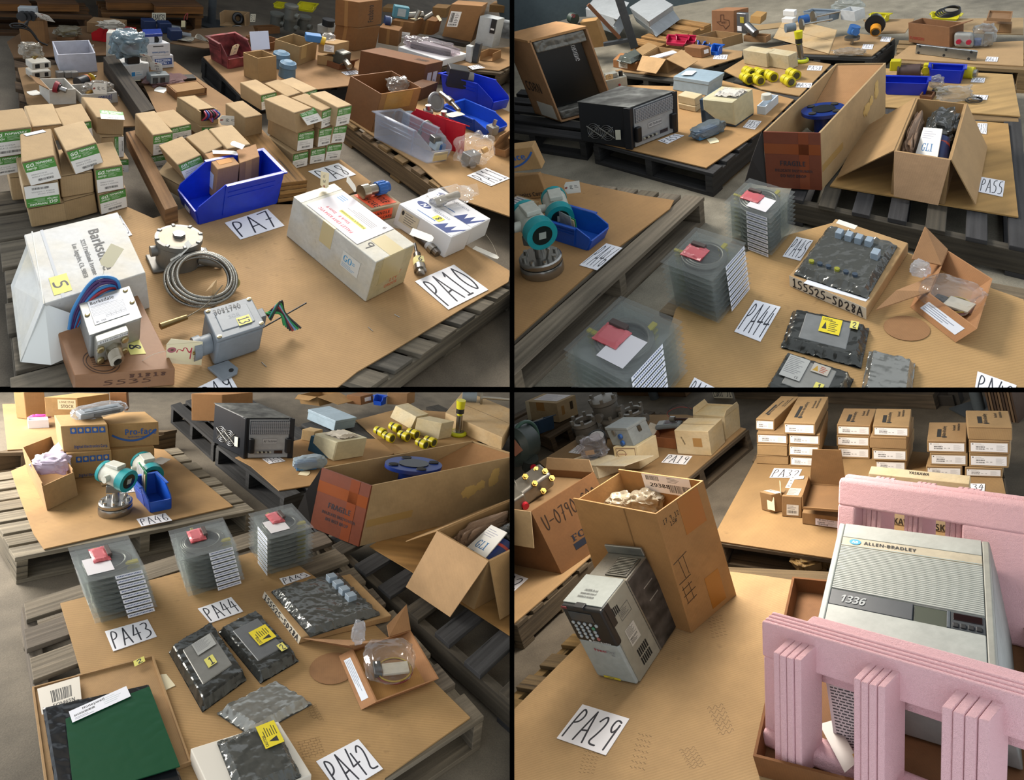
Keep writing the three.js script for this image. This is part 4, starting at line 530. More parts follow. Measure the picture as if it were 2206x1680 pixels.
// --- bins and cartons of the right side, upper left bay
{ K(540,0);
const cb = bin('storage_bin', 'clear plastic stacking bin full of gauges and valves', {A:[1050,938],B:[1532,1166],C:[1726,1142],Bb:[1484,1385],base:S0 }, M(0xeaeef6, { tr: 0.88, r: 0.2 }), { lipAt: 'r', lip: 0.5 }); patch(cb, cb.F, 'r', [0.25,0.08,0.85,0.4], M(0xcdb98a), 'paper_label', -0.006);
bin('storage_bin', 'bright red stacking bin behind the clear bin', {A:[1300,880],B:[1640,1000],C:[1812,1050],Bb:[1640,1250],base:S0 }, plastic(0xc4122a, 0.35), { lipAt: 'l', lip: 0.5, taper: 0.03 });
bin('storage_bin', 'large blue stacking bin, rear one at the right edge', {A:[1602,615],B:[2036,738],C:[2188,708],Bb:[2028,942],base:S0 }, plastic(0x1138d0,0.35), { lipAt: 'r', lip: 0.4 });
bin('storage_bin', 'large blue stacking bin, front one with a tag on its rim', {A:[1615,890],B:[1996,1052],C:[2172,990],Bb:[1985,1162],base:S0 }, plastic(0x1c4fc4,0.35), { lipAt: 'r', lip: 0.45 });
gear('pressure_gauge', 'pale blue gauge with a grey case in the clear bin', 'gauge', [1350,1010], S0 + 0.08,[1480,1000],[['gauge_body', 'b', [-70,-40,-40,20,70,40], plastic(0xa8bcc8)],['gauge_face', 'b', [25,-60,-30,95,70,30], plastic(0x2b5f9c)],['dial_plate', 'b', [60,-40,-24,97,50,32], paper(0xd2d8dc)],['gauge_base', 'c', [0,-110,0,20,-50,0,50], metal(0x7e7f7c)]]);
gear('pressure_gauge', 'blue-rimmed gauge lying at the open end of the clear bin', 'gauge', [1560,1230], S0 + 0.05,[1640,1220],[['gauge_body', 'b', [-40,-20,-50,30,60,50], plastic(0xb8c8d2)],['gauge_face', 'b', [0,-50,-60,60,40,60], plastic(0x2b5f9c)],['valve_block', 'b', [-60,40,-40,70,100,30], metal(0x8b8a86)]]);
for (const [x, y, w] of [[1240,960, 'left'],[1470,1060, 'middle']]) gear('hook_fitting', `steel hook-shaped pipe fitting standing in the clear bin, the ${w} one`, 'fitting', [x, y], S0 + 0.12,[x + 60, y],[['hook_pipe', 'w', [9,-40,-60,0,-30,20,0,10,45,0,60,20,0]],['end_nut', 'x', [-42,-80,0,-38,-40,0,18]]].map((e) => [...e, metal(0xa9a59c, 0.28)]));
for (const [x, y, w] of [[1490,960, 'left'],[1620,1010, 'right']]) gear('solenoid_valve', `grey valve with a red label in the red bin, the ${w} one`, 'valve', [x, y], S0 + 0.12,[x + 60, y + 10],[['valve_body', 'b', [-40,-50,-30,40,40,30], castM(0x8c8a86)],['red_label', 'b', [0,-20,29,30,10,32], plastic(0xb0455a)],['valve_cap', 'c', [0,40,0,-10,80,0,24], metal()]]);
gear('hand_wheel', 'grey iron hand wheel behind the clear bin', 'wheel', [1560,860], S0 + 0.11,[1640,850],[['wheel_disc', 'c', [0,-14,0,0,8,0,70], castM(0x77797a)],['wheel_rim', 'o', [72,16,0,0,0], castM(0x84868a)]]).rotateX(1.0);
gear('steel_probe', 'polished steel probe lying across the blue bins', 'probe', [1600,785], S0 + 0.19,[1840,975],[['probe_shaft', 'c', [0,0,0,110,0,0,22], metal(0xb5aea2,0.22)],['probe_neck', 'c', [110,0,0,170,-4,0,30], metal(0x9d978c, 0.3)],['probe_end', 'c', [170,-4,0,290,-20,0,18], metal(0x8d877c, 0.3)]]);
hangTag('manila tag lying on the rim of the front blue bin', [1660,975], S0 + 0.17,[1778,950], S0 + 0.17,0.05);
gear('bagged_part', 'clear bag with a steel and yellow part beside the clear bin', 'bag', [1860,1370], S0,[2000,1330],[['bag_film', 'l', [370,250,220,0.35,6], film()],['steel_part', 'b', [-110,10,-40,30,110,60], metal(0x8f9296)],['yellow_cap', 'c', [70,110,30,110,130,40,24], plastic(0xc48f2a)]]);
gear('black_housing', 'black plastic housing with a grey ring standing in the rear blue bin', 'housing', [1730,690], S0 + 0.12,[1850,710],[['housing_body', 'b', [-90,-30,-70,80,130,70], plastic(0x1b1d1f)],['end_ring', 'c', [80,50,0,130,50,0,56], metal(0x77787a)]]);
openBox('open_carton', 'small open kraft carton at the right edge beside the bagged part', {A:[2040,1240],B:[2140,1270],C:[2260,1190],Bb:[2150,1330],base:S0 }, kraft(0xa97c4c), { cat: 'carton', flaps: { l: [-30,0.08] } });
gear('steel_valve', 'small grey valve in the open end of the front blue bin', 'valve', [2030,1110], S0 + 0.03,[2100,1090],[['valve_body', 'b', [-50,-20,-40,40,60,40], castM(0x8e8f8c)],['valve_stem', 'c', [0,50,0,10,110,0,16], metal()]]);
const oc = openBox('open_carton', 'worn brown open carton with shiny tape and a plastic bag inside', {A:[840,640],B:[1098,792],C:[1440,738],Bb:[1015,1110],base:S0 }, M(0x7d5431, { t: 'soiled', r: 0.7 }), { cat: 'carton', right: kraft(0xa3733f) }); patch(oc, oc.F, 'r', [0.15,0.55,0.8,0.98], M(0xb98d4e, { r: 0.22, t: 'soiled' })); gear('plastic_bag', 'crumpled clear bag inside the worn brown open carton', 'bag', [1230,760], oc.F.top - 0.06,[1330,750],[['bag_film', 'l', [200,110,130,0.35,9], film(0xd8d4d0,0.85)]]);
const lb = carton('long_carton', 'long dark brown carton lying with white arrow stickers on its end', {A:[925,425],B:[1475,545],C:[1622,514],Bb:[1442,742],base:S0 }, M(0x6e4625, { t: 'soiled', r: 0.75 }), {}); for (const u of [0.18,0.5]) onFace(lb, lb.F, 'r', [u, 0.1, u + 0.24,0.62], print(40,90, (g) => { words(g, '↑', 8,50,40, '#333'); lines(g, 8,60,24,3,8, '#555', 4); }, '#c9c4ba'), 'sticker'); onFace(lb, lb.F, 't', [0.7,0.3,0.95,0.7], ink(160,40, (g) => words(g, 'FISHER', 4,34,36, '#2a1c12')), 'printed_mark');
carton('carton', 'brown carton under the far end of the long dark carton', {A:[1300,720],B:[1440,745],C:[1580,690],Bb:[1420,850],base:S0 }, M(0x593a20, { t: 'soiled', r: 0.8 }), {});
const fx = (label, spec, txt) => { const c = carton('carton', label, spec, M(0x7f5830, { t: 'soiled', r: 0.8 }), {}); if (txt) onFace(c, c.F, 'r', [0.3,0.1,0.7,0.95], ink(60,220, (g) => { g.translate(14,210); g.rotate(-Math.PI / 2); words(g, txt, 0,34,46, '#2b2018', 'bold', 'sans-serif', 'left', 200); }), 'lettering'); patch(c, c.F, 'f', [0.4,0,0.55,1], M(0x8d6638)); return c; };
const f1 = fx('large brown lettered carton, lower one of the pair', {A:[715,198],B:[905,242],C:[1092,218],Bb:[868,432],base:S0 }); fx('large brown lettered carton, upper one of the pair', {A:[712,-10],B:[912,20],C:[1112,-4],Bb:[903,236],base:f1.F.top + 0.001 }, 'Foxboro');
fx('brown carton right of the pair of large lettered cartons', {A:[1082,228],B:[1250,260],C:[1280,225],Bb:[1236,392],base:S0 }, 'FOX'); const f3 = fx('brown carton with a white label under the teal instrument', {A:[1190,168],B:[1372,192],C:[1456,150],Bb:[1340,332],base:S0 }, ''); onFace(f3, f3.F, 'f', [0.4,0.02,0.95,0.4], print(70,50, (g) => { bars(g, 8,24,50,16,2); lines(g, 8,8,50,2,7); }), 'label'); fx('brown carton with a hanging flap beside the teal instrument', {A:[1430,160],B:[1560,180],C:[1612,150],Bb:[1530,300],base:S0 }, '');
gear('teal_instrument', 'teal flat instrument with a grey screen on the brown carton', 'instrument', [1260,150], f3.F.top, [1360,165],[['instrument_case', 'b', [-70,0,-30,60,100,30], paint(0x4f8796)],['screen', 'b', [-40,20,29,30,85,33], plastic(0xa9b4b4)],['pipe_valve', 'c', [60,30,0,190,60,0,26], metal(0x9c978c)],['pipe_valve', 'x', [120,20,20,150,90,10,22], metal(0x9c978c)],['pipe_valve', 'c', [200,20,0,270,80,0,20], metal(0x8c877c)]]);
gear('ring_gauge', 'dark blue round gauge with a silver rim beside the brown cartons', 'gauge', [1145,215], S0 + 0.1,[1200,215],[['gauge_case', 'c', [-30,40,0,10,40,20,46], plastic(0x1e3563)],['gauge_rim', 'c', [8,40,20,18,40,25,40], metal(0xa6adb2)],['gauge_face', 'c', [17,40,25,21,40,27,26], plastic(0x35424a)]]);
hangTag('manila tag hanging in front of the teal instrument', [1420,130], f3.F.top + 0.02,[1360,165], f3.F.top, 0.06); hangTag('manila tag at the top of the flapped brown carton', [1570,130], S0 + 0.22,[1600,175], S0 + 0.19,0.05);
const tb = carton('tall_carton', 'tall upright brown carton with a white barcode label at the top right', {A:[1690,34],B:[1950,52],C:[1998,20],Bb:[1850,362],base:S0 }, kraft(0x9b7144), {}); onFace(tb, tb.F, 'f', [0.06,0.42,0.4,0.82], print(90,110, (g) => { bars(g, 10,10,28,70,3); lines(g, 46,16,36,6,12, '#555', 4); bars(g, 10,88,66,14,5); }), 'label'); 
const wc = carton('white_cabinet', 'white metal cabinet drive with a black keypad at the right edge', {A:[1930,132],B:[2078,166],C:[2140,150],Bb:[2030,402],base:S0 }, paint(0xc9cfd2,0.45), { cat: 'drive' }); part(wc, 'keypad', wc.F.g(bx(wc.F.w * 0.72, wc.F.h * 0.5,0, wc.F.w, wc.F.h, 0.012)), plastic(0x1e1f22)); part(wc, 'keypad_label', wc.F.g(bx(wc.F.w * 0.76, wc.F.h * 0.62,0.012, wc.F.w * 0.96, wc.F.h * 0.68,0.014)), paper());
carton('vented_cabinet', 'white vented metal panel behind the white cabinet at the right edge', {A:[2080,175],B:[2180,195],C:[2230,180],Bb:[2178,330],base:S0 + 0.03 }, M(0xb8bfc4, { t: 'dust', r: 0.5 }), { cat: 'panel' });
const ws = carton('foam_slab', 'long white foam slab under a bag of dark parts', {A:[1242,392],B:[1610,508],C:[1822,450],Bb:[1606,562],base:S0 }, M(0xdfe1e2, { r: 0.9, b: 'foam', bs: 0.004 }), { cat: 'foam' }); gear('parts_bag', 'long clear bag of dark rails on the white foam slab', 'bag', [1520,430], ws.F.top, [1700,470],[['bag_film', 'l', [470,90,150,0.3,21], film(0xd9d2d6,0.85)],['dark_rail', 'b', [-180,6,-30,160,40,40], M(0x57595c, { r: 0.5 })]]);
carton('black_case', 'long flat black case behind the white foam slab', {A:[1490,300],B:[1800,362],C:[1850,350],Bb:[1800,400],base:S0 + 0.02 }, plastic(0x17181a), { cat: 'case' }); carton('rack_module', 'white rack module with a black front beside the foam slab', {A:[1815,380],B:[1860,395],C:[1885,385],Bb:[1850,530],base:S0 }, plastic(0xc4c8ca), { cat: 'module' }); carton('rack_module', 'thin black and white rack module leaning at the right of the foam slab', {A:[1890,360],B:[1935,372],C:[1955,362],Bb:[1900,535],base:S0 }, plastic(0x3a3d40), { cat: 'module' });
openBox('open_carton', 'small brown open-ended carton right of the rack modules', {A:[1930,440],B:[2040,452],C:[2110,420],Bb:[2036,520],base:S0 }, kraft(0x9b7446), { cat: 'carton', hf: 0.1 });
const o1 = openBox('open_carton', 'tall open kraft carton behind the blue-grey housings', {A:[205,330],B:[415,395],C:[562,345],Bb:[400,550],base:S0 }, kraft(0xa5895c), { cat: 'carton' }); patch(o1, o1.F, 'r', [0.1,0.3,0.4,1], M(0xb29866)); openBox('open_carton', 'low brown open carton behind the pink bin', {A:[-40,300],B:[160,365],C:[258,335],Bb:[160,430],base:S0 }, kraft(0x83552b), { cat: 'carton' }); openBox('open_carton', 'brown open carton at the foot of the grey cast housings', {A:[-10,215],B:[60,235],C:[246,225],Bb:[62,292],base:S0 - 0.1 }, kraft(0x7a5127), { cat: 'carton' });
const oc2 = carton('carton', 'kraft carton with a white label beside the tall open carton, upper one', {A:[570,352],B:[712,372],C:[832,345],Bb:[706,460],base:S0 + 0.085 }, kraft(0xab8a5a), {}); onFace(oc2, oc2.F, 'f', [0.35,0.2,0.95,0.85], print(70,50, (g) => lines(g, 8,8,54,5,8, '#667', 3)), 'label'); carton('carton', 'kraft carton beside the tall open carton, lower one', {A:[560,462],B:[700,480],C:[820,440],Bb:[694,560],base:S0 }, kraft(0xa28254), {});
const o3 = openBox('open_carton', 'kraft carton with papers sticking out, right of the pink bin', {A:[-64,440],B:[60,492],C:[216,470],Bb:[66,690],base:S0 }, kraft(0xac8a58), { cat: 'carton' }); gear('document', 'white printed papers sticking out of the kraft carton', 'paper', [90,460], o3.F.top - 0.06,[180,452],[['paper', 'b', [-90,40,-3,90,190,0], paper(0xccd4ea)]]).rotateX(-0.3);
for (const [x, y, l] of [[250,560, 'rear'],[305,640, 'front']]) gear('cast_housing', `blue-grey round cast housing, the ${l} one beside the kraft carton`, 'housing', [x, y], S0,[x + 60, y],[['housing_body', 'c', [0,0,0,0,80,0,70,64], paint(0x5d7d94)],['housing_cap', 'c', [0,84,0,0,120,0,72,66], paint(0x6486a0)],['cap_dome', 'c', [0,120,0,0,136,0,60,36], paint(0x6486a0)]]);
gear('pressure_switch', 'grey square pressure switch with a steel port on torn cardboard', 'switch', [760,530], S0 + 0.03,[830,560],[['switch_body', 'b', [-60,0,-60,50,100,50], castM(0x55574f)],['cover_plate', 'b', [-50,99,-50,40,104,40], M(0xa9a8a0, { r: 0.5 })],['steel_port', 'c', [50,40,20,120,20,50,28], metal(0xa9a49a, 0.25)]]); openBox('torn_carton', 'torn brown carton remnant under the grey square switch', {A:[625,500],B:[750,545],C:[880,520],Bb:[740,590],base:S0 }, kraft(0x7d4c28), { cat: 'carton', flaps: { r: [50,0.05] } });
gear('blue_transmitter', 'blue transmitter with a yellow cap on the kraft carton', 'transmitter', [560,340], S0 + 0.17,[640,350],[['transmitter_body', 'b', [-100,-10,-40,30,50,40], paint(0x3f78b0)],['yellow_cap', 'c', [30,10,10,64,6,20,34], plastic(0xd9b02a)],['bag_film', 'l', [110,60,70,0.3,3,90,10,0], film()]]);
for (const [x, y, h, l] of [[335,150,0.12, 'topmost'],[215,215,0, 'left'],[330,250,0, 'middle'],[440,240,0, 'right']]) gear('cast_housing', `round grey cast housing on the back pallet, the ${l} of four`, 'housing', [x, y],0.06 + h, [x + 50, y],[['housing_body', 'c', [0,0,0,0,90,0,52,50], castM(0x74766f)],['housing_lid', 'c', [0,90,0,0,108,0,58], castM(0x85877f)],['conduit_hub', 'c', [20,34,40,36,34,70,22], castM(0x85877f)]]);
carton('white_carton', 'white carton with printed marks under the black round can', {A:[560,205],B:[650,222],C:[720,195],Bb:[650,290],base:0.06 }, soiled(0xd5d3cd), {}); gear('black_can', 'black round can on the small white carton', 'can', [650,215],0.145,[700,215],[['can_body', 'c', [0,0,0,0,46,0,50], plastic(0x2b2c2e)],['can_lid', 'c', [0,46,0,0,54,0,52], plastic(0x3a3c40)]]);
bin('storage_bin', 'yellow plastic bin at the very top, left one', {A:[190,40],B:[270,52],C:[310,25],Bb:[270,78],base:0.12 }, plastic(0xc9c21c), { ribs: 0 }); bin('storage_bin', 'yellow plastic bin at the very top, right one', {A:[395,45],B:[530,62],C:[560,30],Bb:[530,105],base:0.12 }, plastic(0xd3cb1f), { ribs: 0 });
const bk = [[1110,60,1260,108, 'left of the tall carton'],[1530,60,1690,150, 'behind the flapped brown carton'],[2010,40,2180,110, 'at the top right corner']]; for (const [a, b, c, d, w] of bk) carton('carton', `kraft carton in the back row ${w}`, {A:[a, b],B:[c - 40, b + 10],C:[c, b - 20],Bb:[c - 44, d],base:S0 }, kraft(0x94703f), {}); }
// --- back left of the upper left bay
{ K(0,0);
const tx = (g, s, x, y, z, c) => words(g, s, x, y, z, c);
const wb = openBox('white_carton', 'open white carton with bubble wrap inside', {A:[484,462],B:[802,446],C:[748,336],Bb:[822,600],base:S0 }, M(0xc7c9d6, { t: 'grunge', r: 0.6 }), { cat: 'carton', inner: kraft(0xa88f68) }); gear('bubble_wrap', 'clump of clear bubble wrap inside the open white carton', 'bubble wrap', [650,460], wb.F.top - 0.1,[750,455],[['wrap_film', 'l', [230,110,110,0.35,4], film(0xd8d6d4,0.8)],['black_part', 'c', [0,60,40,6,110,46,22], plastic(0x17181a)]]);
const o2 = openBox('white_carton', 'open white carton with a red plug lying in it', {A:[414,758],B:[636,750],C:[545,655],Bb:[642,872],base:S0 }, M(0xc6c4be, { t: 'soiled', r: 0.65 }), { cat: 'carton', flaps: { l: [60,0.05, kraft(0x8d6b43)] } }); gear('red_plug', 'dark red industrial plug with a steel stem in the white carton', 'plug', [480,735], S0 + 0.09,[540,740],[['plug_ring', 'c', [-16,6,0,14,0,8,52,44], plastic(0x8c1f2c)],['plug_face', 'c', [14,2,8,24,0,12,34], plastic(0x2a1416)],['plug_stem', 'c', [20,-4,8,70,-14,20,22], metal(0x9d9a96,0.3)]]);
const o4 = openBox('white_carton', 'low white carton with upside-down blue lettering and a bag of parts', {A:[688,800],B:[984,775],C:[880,690],Bb:[994,860],base:S0 }, M(0xb9b6b2, { t: 'soiled', r: 0.65 }), { cat: 'carton' }); onFace(o4, o4.F, 'f', [0.42,0.15,0.85,0.85], ink(180,46, (g) => { g.translate(180,46); g.rotate(Math.PI); tx(g, 'Johnson', 6,40,42, '#26336e'); }), 'lettering'); gear('parts_bag', 'clear bag of brass parts in the low white carton', 'bag', [820,790], S0 + 0.03,[920,780],[['bag_film', 'l', [250,110,110,0.35,12], film(0xcfcac2,0.75)],['brass_part', 'c', [-90,20,30,-60,60,30,24], metal(0xa8854a)]]);
hangTag('white tag with a reddish eyelet on the bag in the low white carton', [780,745], S0 + 0.12,[898,750], S0 + 0.11,0.055, { white: 1, up: 1 }); hangTag('small tag lying right of the low white carton', [1070,800], S0,[995,795], S0,0.035, { white: 1 }); hangTag('white tag lying at the left of the red plug carton', [240,790], S0,[332,775], S0,0.05, { white: 1 });
gear('rotary_switch', 'black rotary switch with an orange ring and yellow disc', 'switch', [690,715], S0 + 0.02,[840,660],[['switch_body', 'c', [-50,34,0,46,34,0,44], plastic(0x23262a)],['orange_ring', 'c', [46,34,0,58,34,0,46], plastic(0xc06428)],['yellow_disc', 'c', [100,34,0,112,34,0,38], plastic(0xb8a028)],['switch_shaft', 'c', [58,34,0,160,34,0,10], metal()]]);
for (const [x, w] of [[505, 'left'],[570, 'middle'],[625, 'right']]) gear('terminal_block', `small clear terminal block before the open white carton, ${w}`, 'terminal block', [x, 650], S0,[x + 50,646],[['block_body', 'b', [-28,0,-26,28,56,26], M(0x8e8b86, { tr: 0.4, r: 0.3 })],['metal_insert', 'b', [-20,10,-18,20,40,18], metal(0x77736c)]]);
for (const [y, b, l] of [[640,0, 'lower'],[565,0.075, 'upper']]) gear('connector_shell', `white slotted connector shell at the far left, the ${l} one`, 'connector', [325, y], S0 + b, [400, y - 8],[['shell_body', 'b', [-75,0,-60,80,62,50], plastic(0xbdb9ae)],['shell_slot', 'b', [-50,14,49,-14,50,52], M(0x141414)],['shell_slot', 'b', [26,14,49,56,50,52], M(0x141414)]]); gear('parts_bag', 'clear bag over a brass fitting on the white connector shells', 'bag', [270,480], S0 + 0.15,[340,478],[['bag_film', 'l', [170,120,110,0.35,17], film(0xbdb6a8,0.7)],['brass_fitting', 'c', [0,10,30,20,40,40,22], metal(0xa89560)]]);
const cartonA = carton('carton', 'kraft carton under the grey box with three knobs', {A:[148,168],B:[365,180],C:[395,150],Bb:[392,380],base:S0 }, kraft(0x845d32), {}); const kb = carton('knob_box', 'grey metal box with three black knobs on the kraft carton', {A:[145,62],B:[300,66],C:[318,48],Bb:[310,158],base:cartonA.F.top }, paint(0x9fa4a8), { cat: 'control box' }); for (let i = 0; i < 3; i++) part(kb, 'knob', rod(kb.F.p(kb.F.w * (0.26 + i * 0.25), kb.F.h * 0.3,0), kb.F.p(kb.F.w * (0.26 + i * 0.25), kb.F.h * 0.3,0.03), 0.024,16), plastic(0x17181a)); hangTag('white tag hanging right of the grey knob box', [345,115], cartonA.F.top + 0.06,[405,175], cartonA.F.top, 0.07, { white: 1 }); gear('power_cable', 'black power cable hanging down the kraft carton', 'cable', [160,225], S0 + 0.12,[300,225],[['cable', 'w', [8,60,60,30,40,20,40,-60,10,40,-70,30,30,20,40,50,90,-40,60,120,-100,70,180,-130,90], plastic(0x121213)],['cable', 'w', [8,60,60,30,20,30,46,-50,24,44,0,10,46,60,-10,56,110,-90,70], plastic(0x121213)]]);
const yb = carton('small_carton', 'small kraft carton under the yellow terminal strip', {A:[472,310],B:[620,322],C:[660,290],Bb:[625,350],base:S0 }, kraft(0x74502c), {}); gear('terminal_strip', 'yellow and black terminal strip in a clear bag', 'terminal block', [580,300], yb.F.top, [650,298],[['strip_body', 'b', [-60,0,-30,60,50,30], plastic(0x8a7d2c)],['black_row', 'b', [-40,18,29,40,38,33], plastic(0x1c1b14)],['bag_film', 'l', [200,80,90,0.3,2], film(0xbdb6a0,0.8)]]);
carton('carton', 'kraft carton with a white lid paper behind the red bin', {A:[728,185],B:[1020,210],C:[1070,165],Bb:[1020,300],base:S0 }, kraft(0x8b6b45), {}); bin('storage_bin', 'red plastic bin full of cable fittings at the back', {A:[780,225],B:[1080,262],C:[1120,235],Bb:[1060,375],base:S0 }, plastic(0xb81420), { lipAt: 'l', lip: 0.5 }); gear('fittings_heap', 'pale heap of cable fittings in the red bin', 'fittings', [930,240], S0 + 0.1,[1000,240],[['heap', 'l', [190,60,80,0.5,5], M(0x8f8a80, { r: 0.6 })]]).userData.kind = 'stuff';
const w0 = carton('white_carton', 'tall soiled white carton behind the bagged controller', {A:[895,275],B:[1130,290],C:[1145,260],Bb:[1120,560],base:S0 }, soiled(0xcfcfca), {}); const w2 = carton('white_carton', 'white carton with a small blue logo under the black module', {A:[1035,556],B:[1256,530],C:[1190,470],Bb:[1258,664],base:S0 }, M(0xcfcfcd, { t: 'grunge', r: 0.6 }), {}); onFace(w2, w2.F, 'f', [0.3,0.25,0.75,0.6], print(80,30, (g) => { g.fillStyle = '#2a7fb8'; g.fillRect(2,4,24,22); lines(g, 32,8,44,2,10, '#8ab', 4); }, '#cfcfcd'), 'label'); carton('white_carton', 'white carton under the bagged controller', {A:[938,450],B:[1040,500],C:[1180,480],Bb:[1040,600],base:S0 }, soiled(0xcccbc6), {});
gear('black_module', 'small black terminal module on the white carton with a blue logo', 'module', [1112,530], w2.F.top, [1190,524],[['module_body', 'b', [-52,0,-30,54,66,30], plastic(0x101114)], ...[-36,-12,12,36].map((x) => ['terminal_pin', 'c', [x, 64,0, x, 86,0,6], metal()])]); gear('bagged_controller', 'black controller with a red display in a blue-tinted bag', 'controller', [1085,470], S0 + 0.13,[1200,465],[['controller_body', 'b', [-90,0,-50,70,130,40], plastic(0x2c3036)],['red_display', 'b', [-50,50,39,40,110,44], plastic(0x8a1a3c)],['bag_film', 'l', [290,210,190,0.3,7], M(0x9fb4bf, { tr: 0.72, r: 0.14, b: 'crumple', bs: 0.02 })]]);
const pd = carton('white_carton', 'white carton with a dark blue name panel, lower of the stack', {A:[1282,474],B:[1460,462],C:[1400,430],Bb:[1466,568],base:S0 }, M(0xcdcdd0, { t: 'grunge', r: 0.6 }), {}); onFace(pd, pd.F, 'f', [0.1,0.28,0.9,0.78], print(170,60, (g) => { words(g, 'PRECISION', 10,28,28, '#dfe6f0'); words(g, 'DIGITAL +', 10,54,28, '#dfe6f0'); }, '#2c4a86'), 'label'); const pe = carton('white_carton', 'white carton with a printed web address, under the blue-lidded case', {A:[1236,372],B:[1432,362],C:[1350,325],Bb:[1436,464],base:pd.F.top }, M(0xcdcdd0, { t: 'grunge', r: 0.6 }), {}); onFace(pe, pe.F, 'f', [0.15,0.1,0.9,0.9], ink(150,80, (g) => { g.fillStyle = '#222'; g.fillRect(20,8,90,8); words(g, 'www.predig.com', 10,66,20, '#5a7aa8'); }), 'lettering');
const bl = carton('instrument_case', 'white case with a clear blue lid and a round hole', {A:[1214,292],B:[1365,286],C:[1350,245],Bb:[1366,354],base:pe.F.top }, plastic(0xc6ccd6), { lid: 0.3, lidMat: plastic(0x2a3f8c, 0.2), cat: 'case' }); part(bl, 'round_hole', rod(bl.F.p(bl.F.w * 0.6, bl.F.h * 0.35,-0.005), bl.F.p(bl.F.w * 0.6, bl.F.h * 0.35,0.0015), 0.02,18), M(0x0d0d0d)); hangTag('white tag hanging between the two stacks of white cartons', [1205,455], S0 + 0.17,[1240,520], S0 + 0.1,0.06, { white: 1 }); hangTag('white tag hanging on the carton with the dark blue panel', [1310,525], S0 + 0.11,[1320,595], S0 + 0.05,0.06, { white: 1 }); hangTag('manila tag lying below the white carton with a blue logo', [1175,660], S0,[1080,665], S0,0.06);
gear('relay_module', 'clear-cased grey relay module on pink bubble film', 'module', [1330,690], S0 + 0.012,[1410,686],[['module_body', 'b', [-80,0,-45,80,80,45], M(0x6f7678, { r: 0.3 })],['contact_blade', 'b', [-60,6,44,-20,60,50], plastic(0x25292c)],['contact_blade', 'b', [0,6,44,40,60,50], plastic(0x25292c)],['top_disc', 'c', [0,78,0,0,86,0,16], metal()]]); gear('bubble_film', 'pink antistatic bubble film under the relay module', 'bubble wrap', [1380,690], S0,[1500,680],[['film', 'l', [310,40,190,0.5,31], M(0xb98f8e, { tr: 0.5, r: 0.3, b: 'foam', bs: 0.01 })]]);
carton('black_box', 'flat black box beside the pink bubble film', {A:[1492,660],B:[1655,655],C:[1625,622],Bb:[1655,680],base:S0 }, plastic(0x0f1012), {}); const bp = openBox('brown_carton', 'flat brown carton with torn wrapping paper in its open end', {A:[1400,712],B:[1480,780],C:[1742,740],Bb:[1480,838],base:S0 }, kraft(0x8c6238), { cat: 'carton', hr: 0.2 }); part(bp, 'wrap_paper', bp.F.g(box0(0.01,0.01,-bp.F.d * 0.95, bp.F.w * 0.95, bp.F.h * 0.98,-0.01)), kraft(0xa17c4e)); hangTag('white tag lying left of the flat brown carton', [1310,745], S0,[1398,765], S0,0.07, { white: 1 });
const pk = bin('storage_bin', 'faded pink plastic bin with ribbed side', {A:[1748,305],B:[1902,395],C:[2128,360],Bb:[1915,585],base:S0 }, M(0xc0575a, { t: 'dust', r: 0.6 }), { lipAt: 'r', lip: 0.45, taper: 0.04 }); hangTag('manila tag hanging at the mouth of the pink bin', [1990,375], S0 + 0.13,[1962,460], S0 + 0.06,0.06);
for (const [x, y, w] of [[1260,250, 'left'],[1390,270, 'middle'],[1480,330, 'right']]) gear('blue_fitting', `dark blue cast fitting in the dim heap at the back, ${w}`, 'fitting', [x, y], S0,[x + 80, y],[['fitting_body', 'b', [-60,0,-40,40,90,40], paint(0x1d2f56)],['fitting_port', 'c', [40,40,10,110,30,20,32], metal(0x6d7074)]]); gear('wire_heap', 'loose pale wires heaped beside the blue fittings', 'wire', [1640,350], S0,[1720,350],[0,1,2,3,4,5,6].map((i) => ['wire', 'w', [3,-140,4 + i * 3,-20 + i * 6,-40,40 - i * 4, i * 5,40,20 + i * 5,10 - i * 8,110,6,20 + i * 4], metal(0x8d8a80)]));
const sg = (label, x, y, w, h, txt, b) => { const s = spot('paper_sign', label, 'sign', [x, y], b, [x + w, y]), e = s.s; part(s, 'board', bx(0,0,-0.004, w * e, h * e * 1.1,0), paper(0xc9c5b2)); decal(s, 'lettering', [[0,0,0],[w * e, 0,0],[w * e, h * e * 1.1,0],[0, h * e * 1.1,0]], print(200,110, (g) => hand(g, txt, 10,16,180,74,8), '#cdc9b6'), 0.001); }; sg('white paper sign hand-lettered EBAY at the back', 1280,180,112,66, 'EBAY32', S0); sg('white paper sign hand-lettered 31 at the back', 2105,185,46,62, '31', S0);
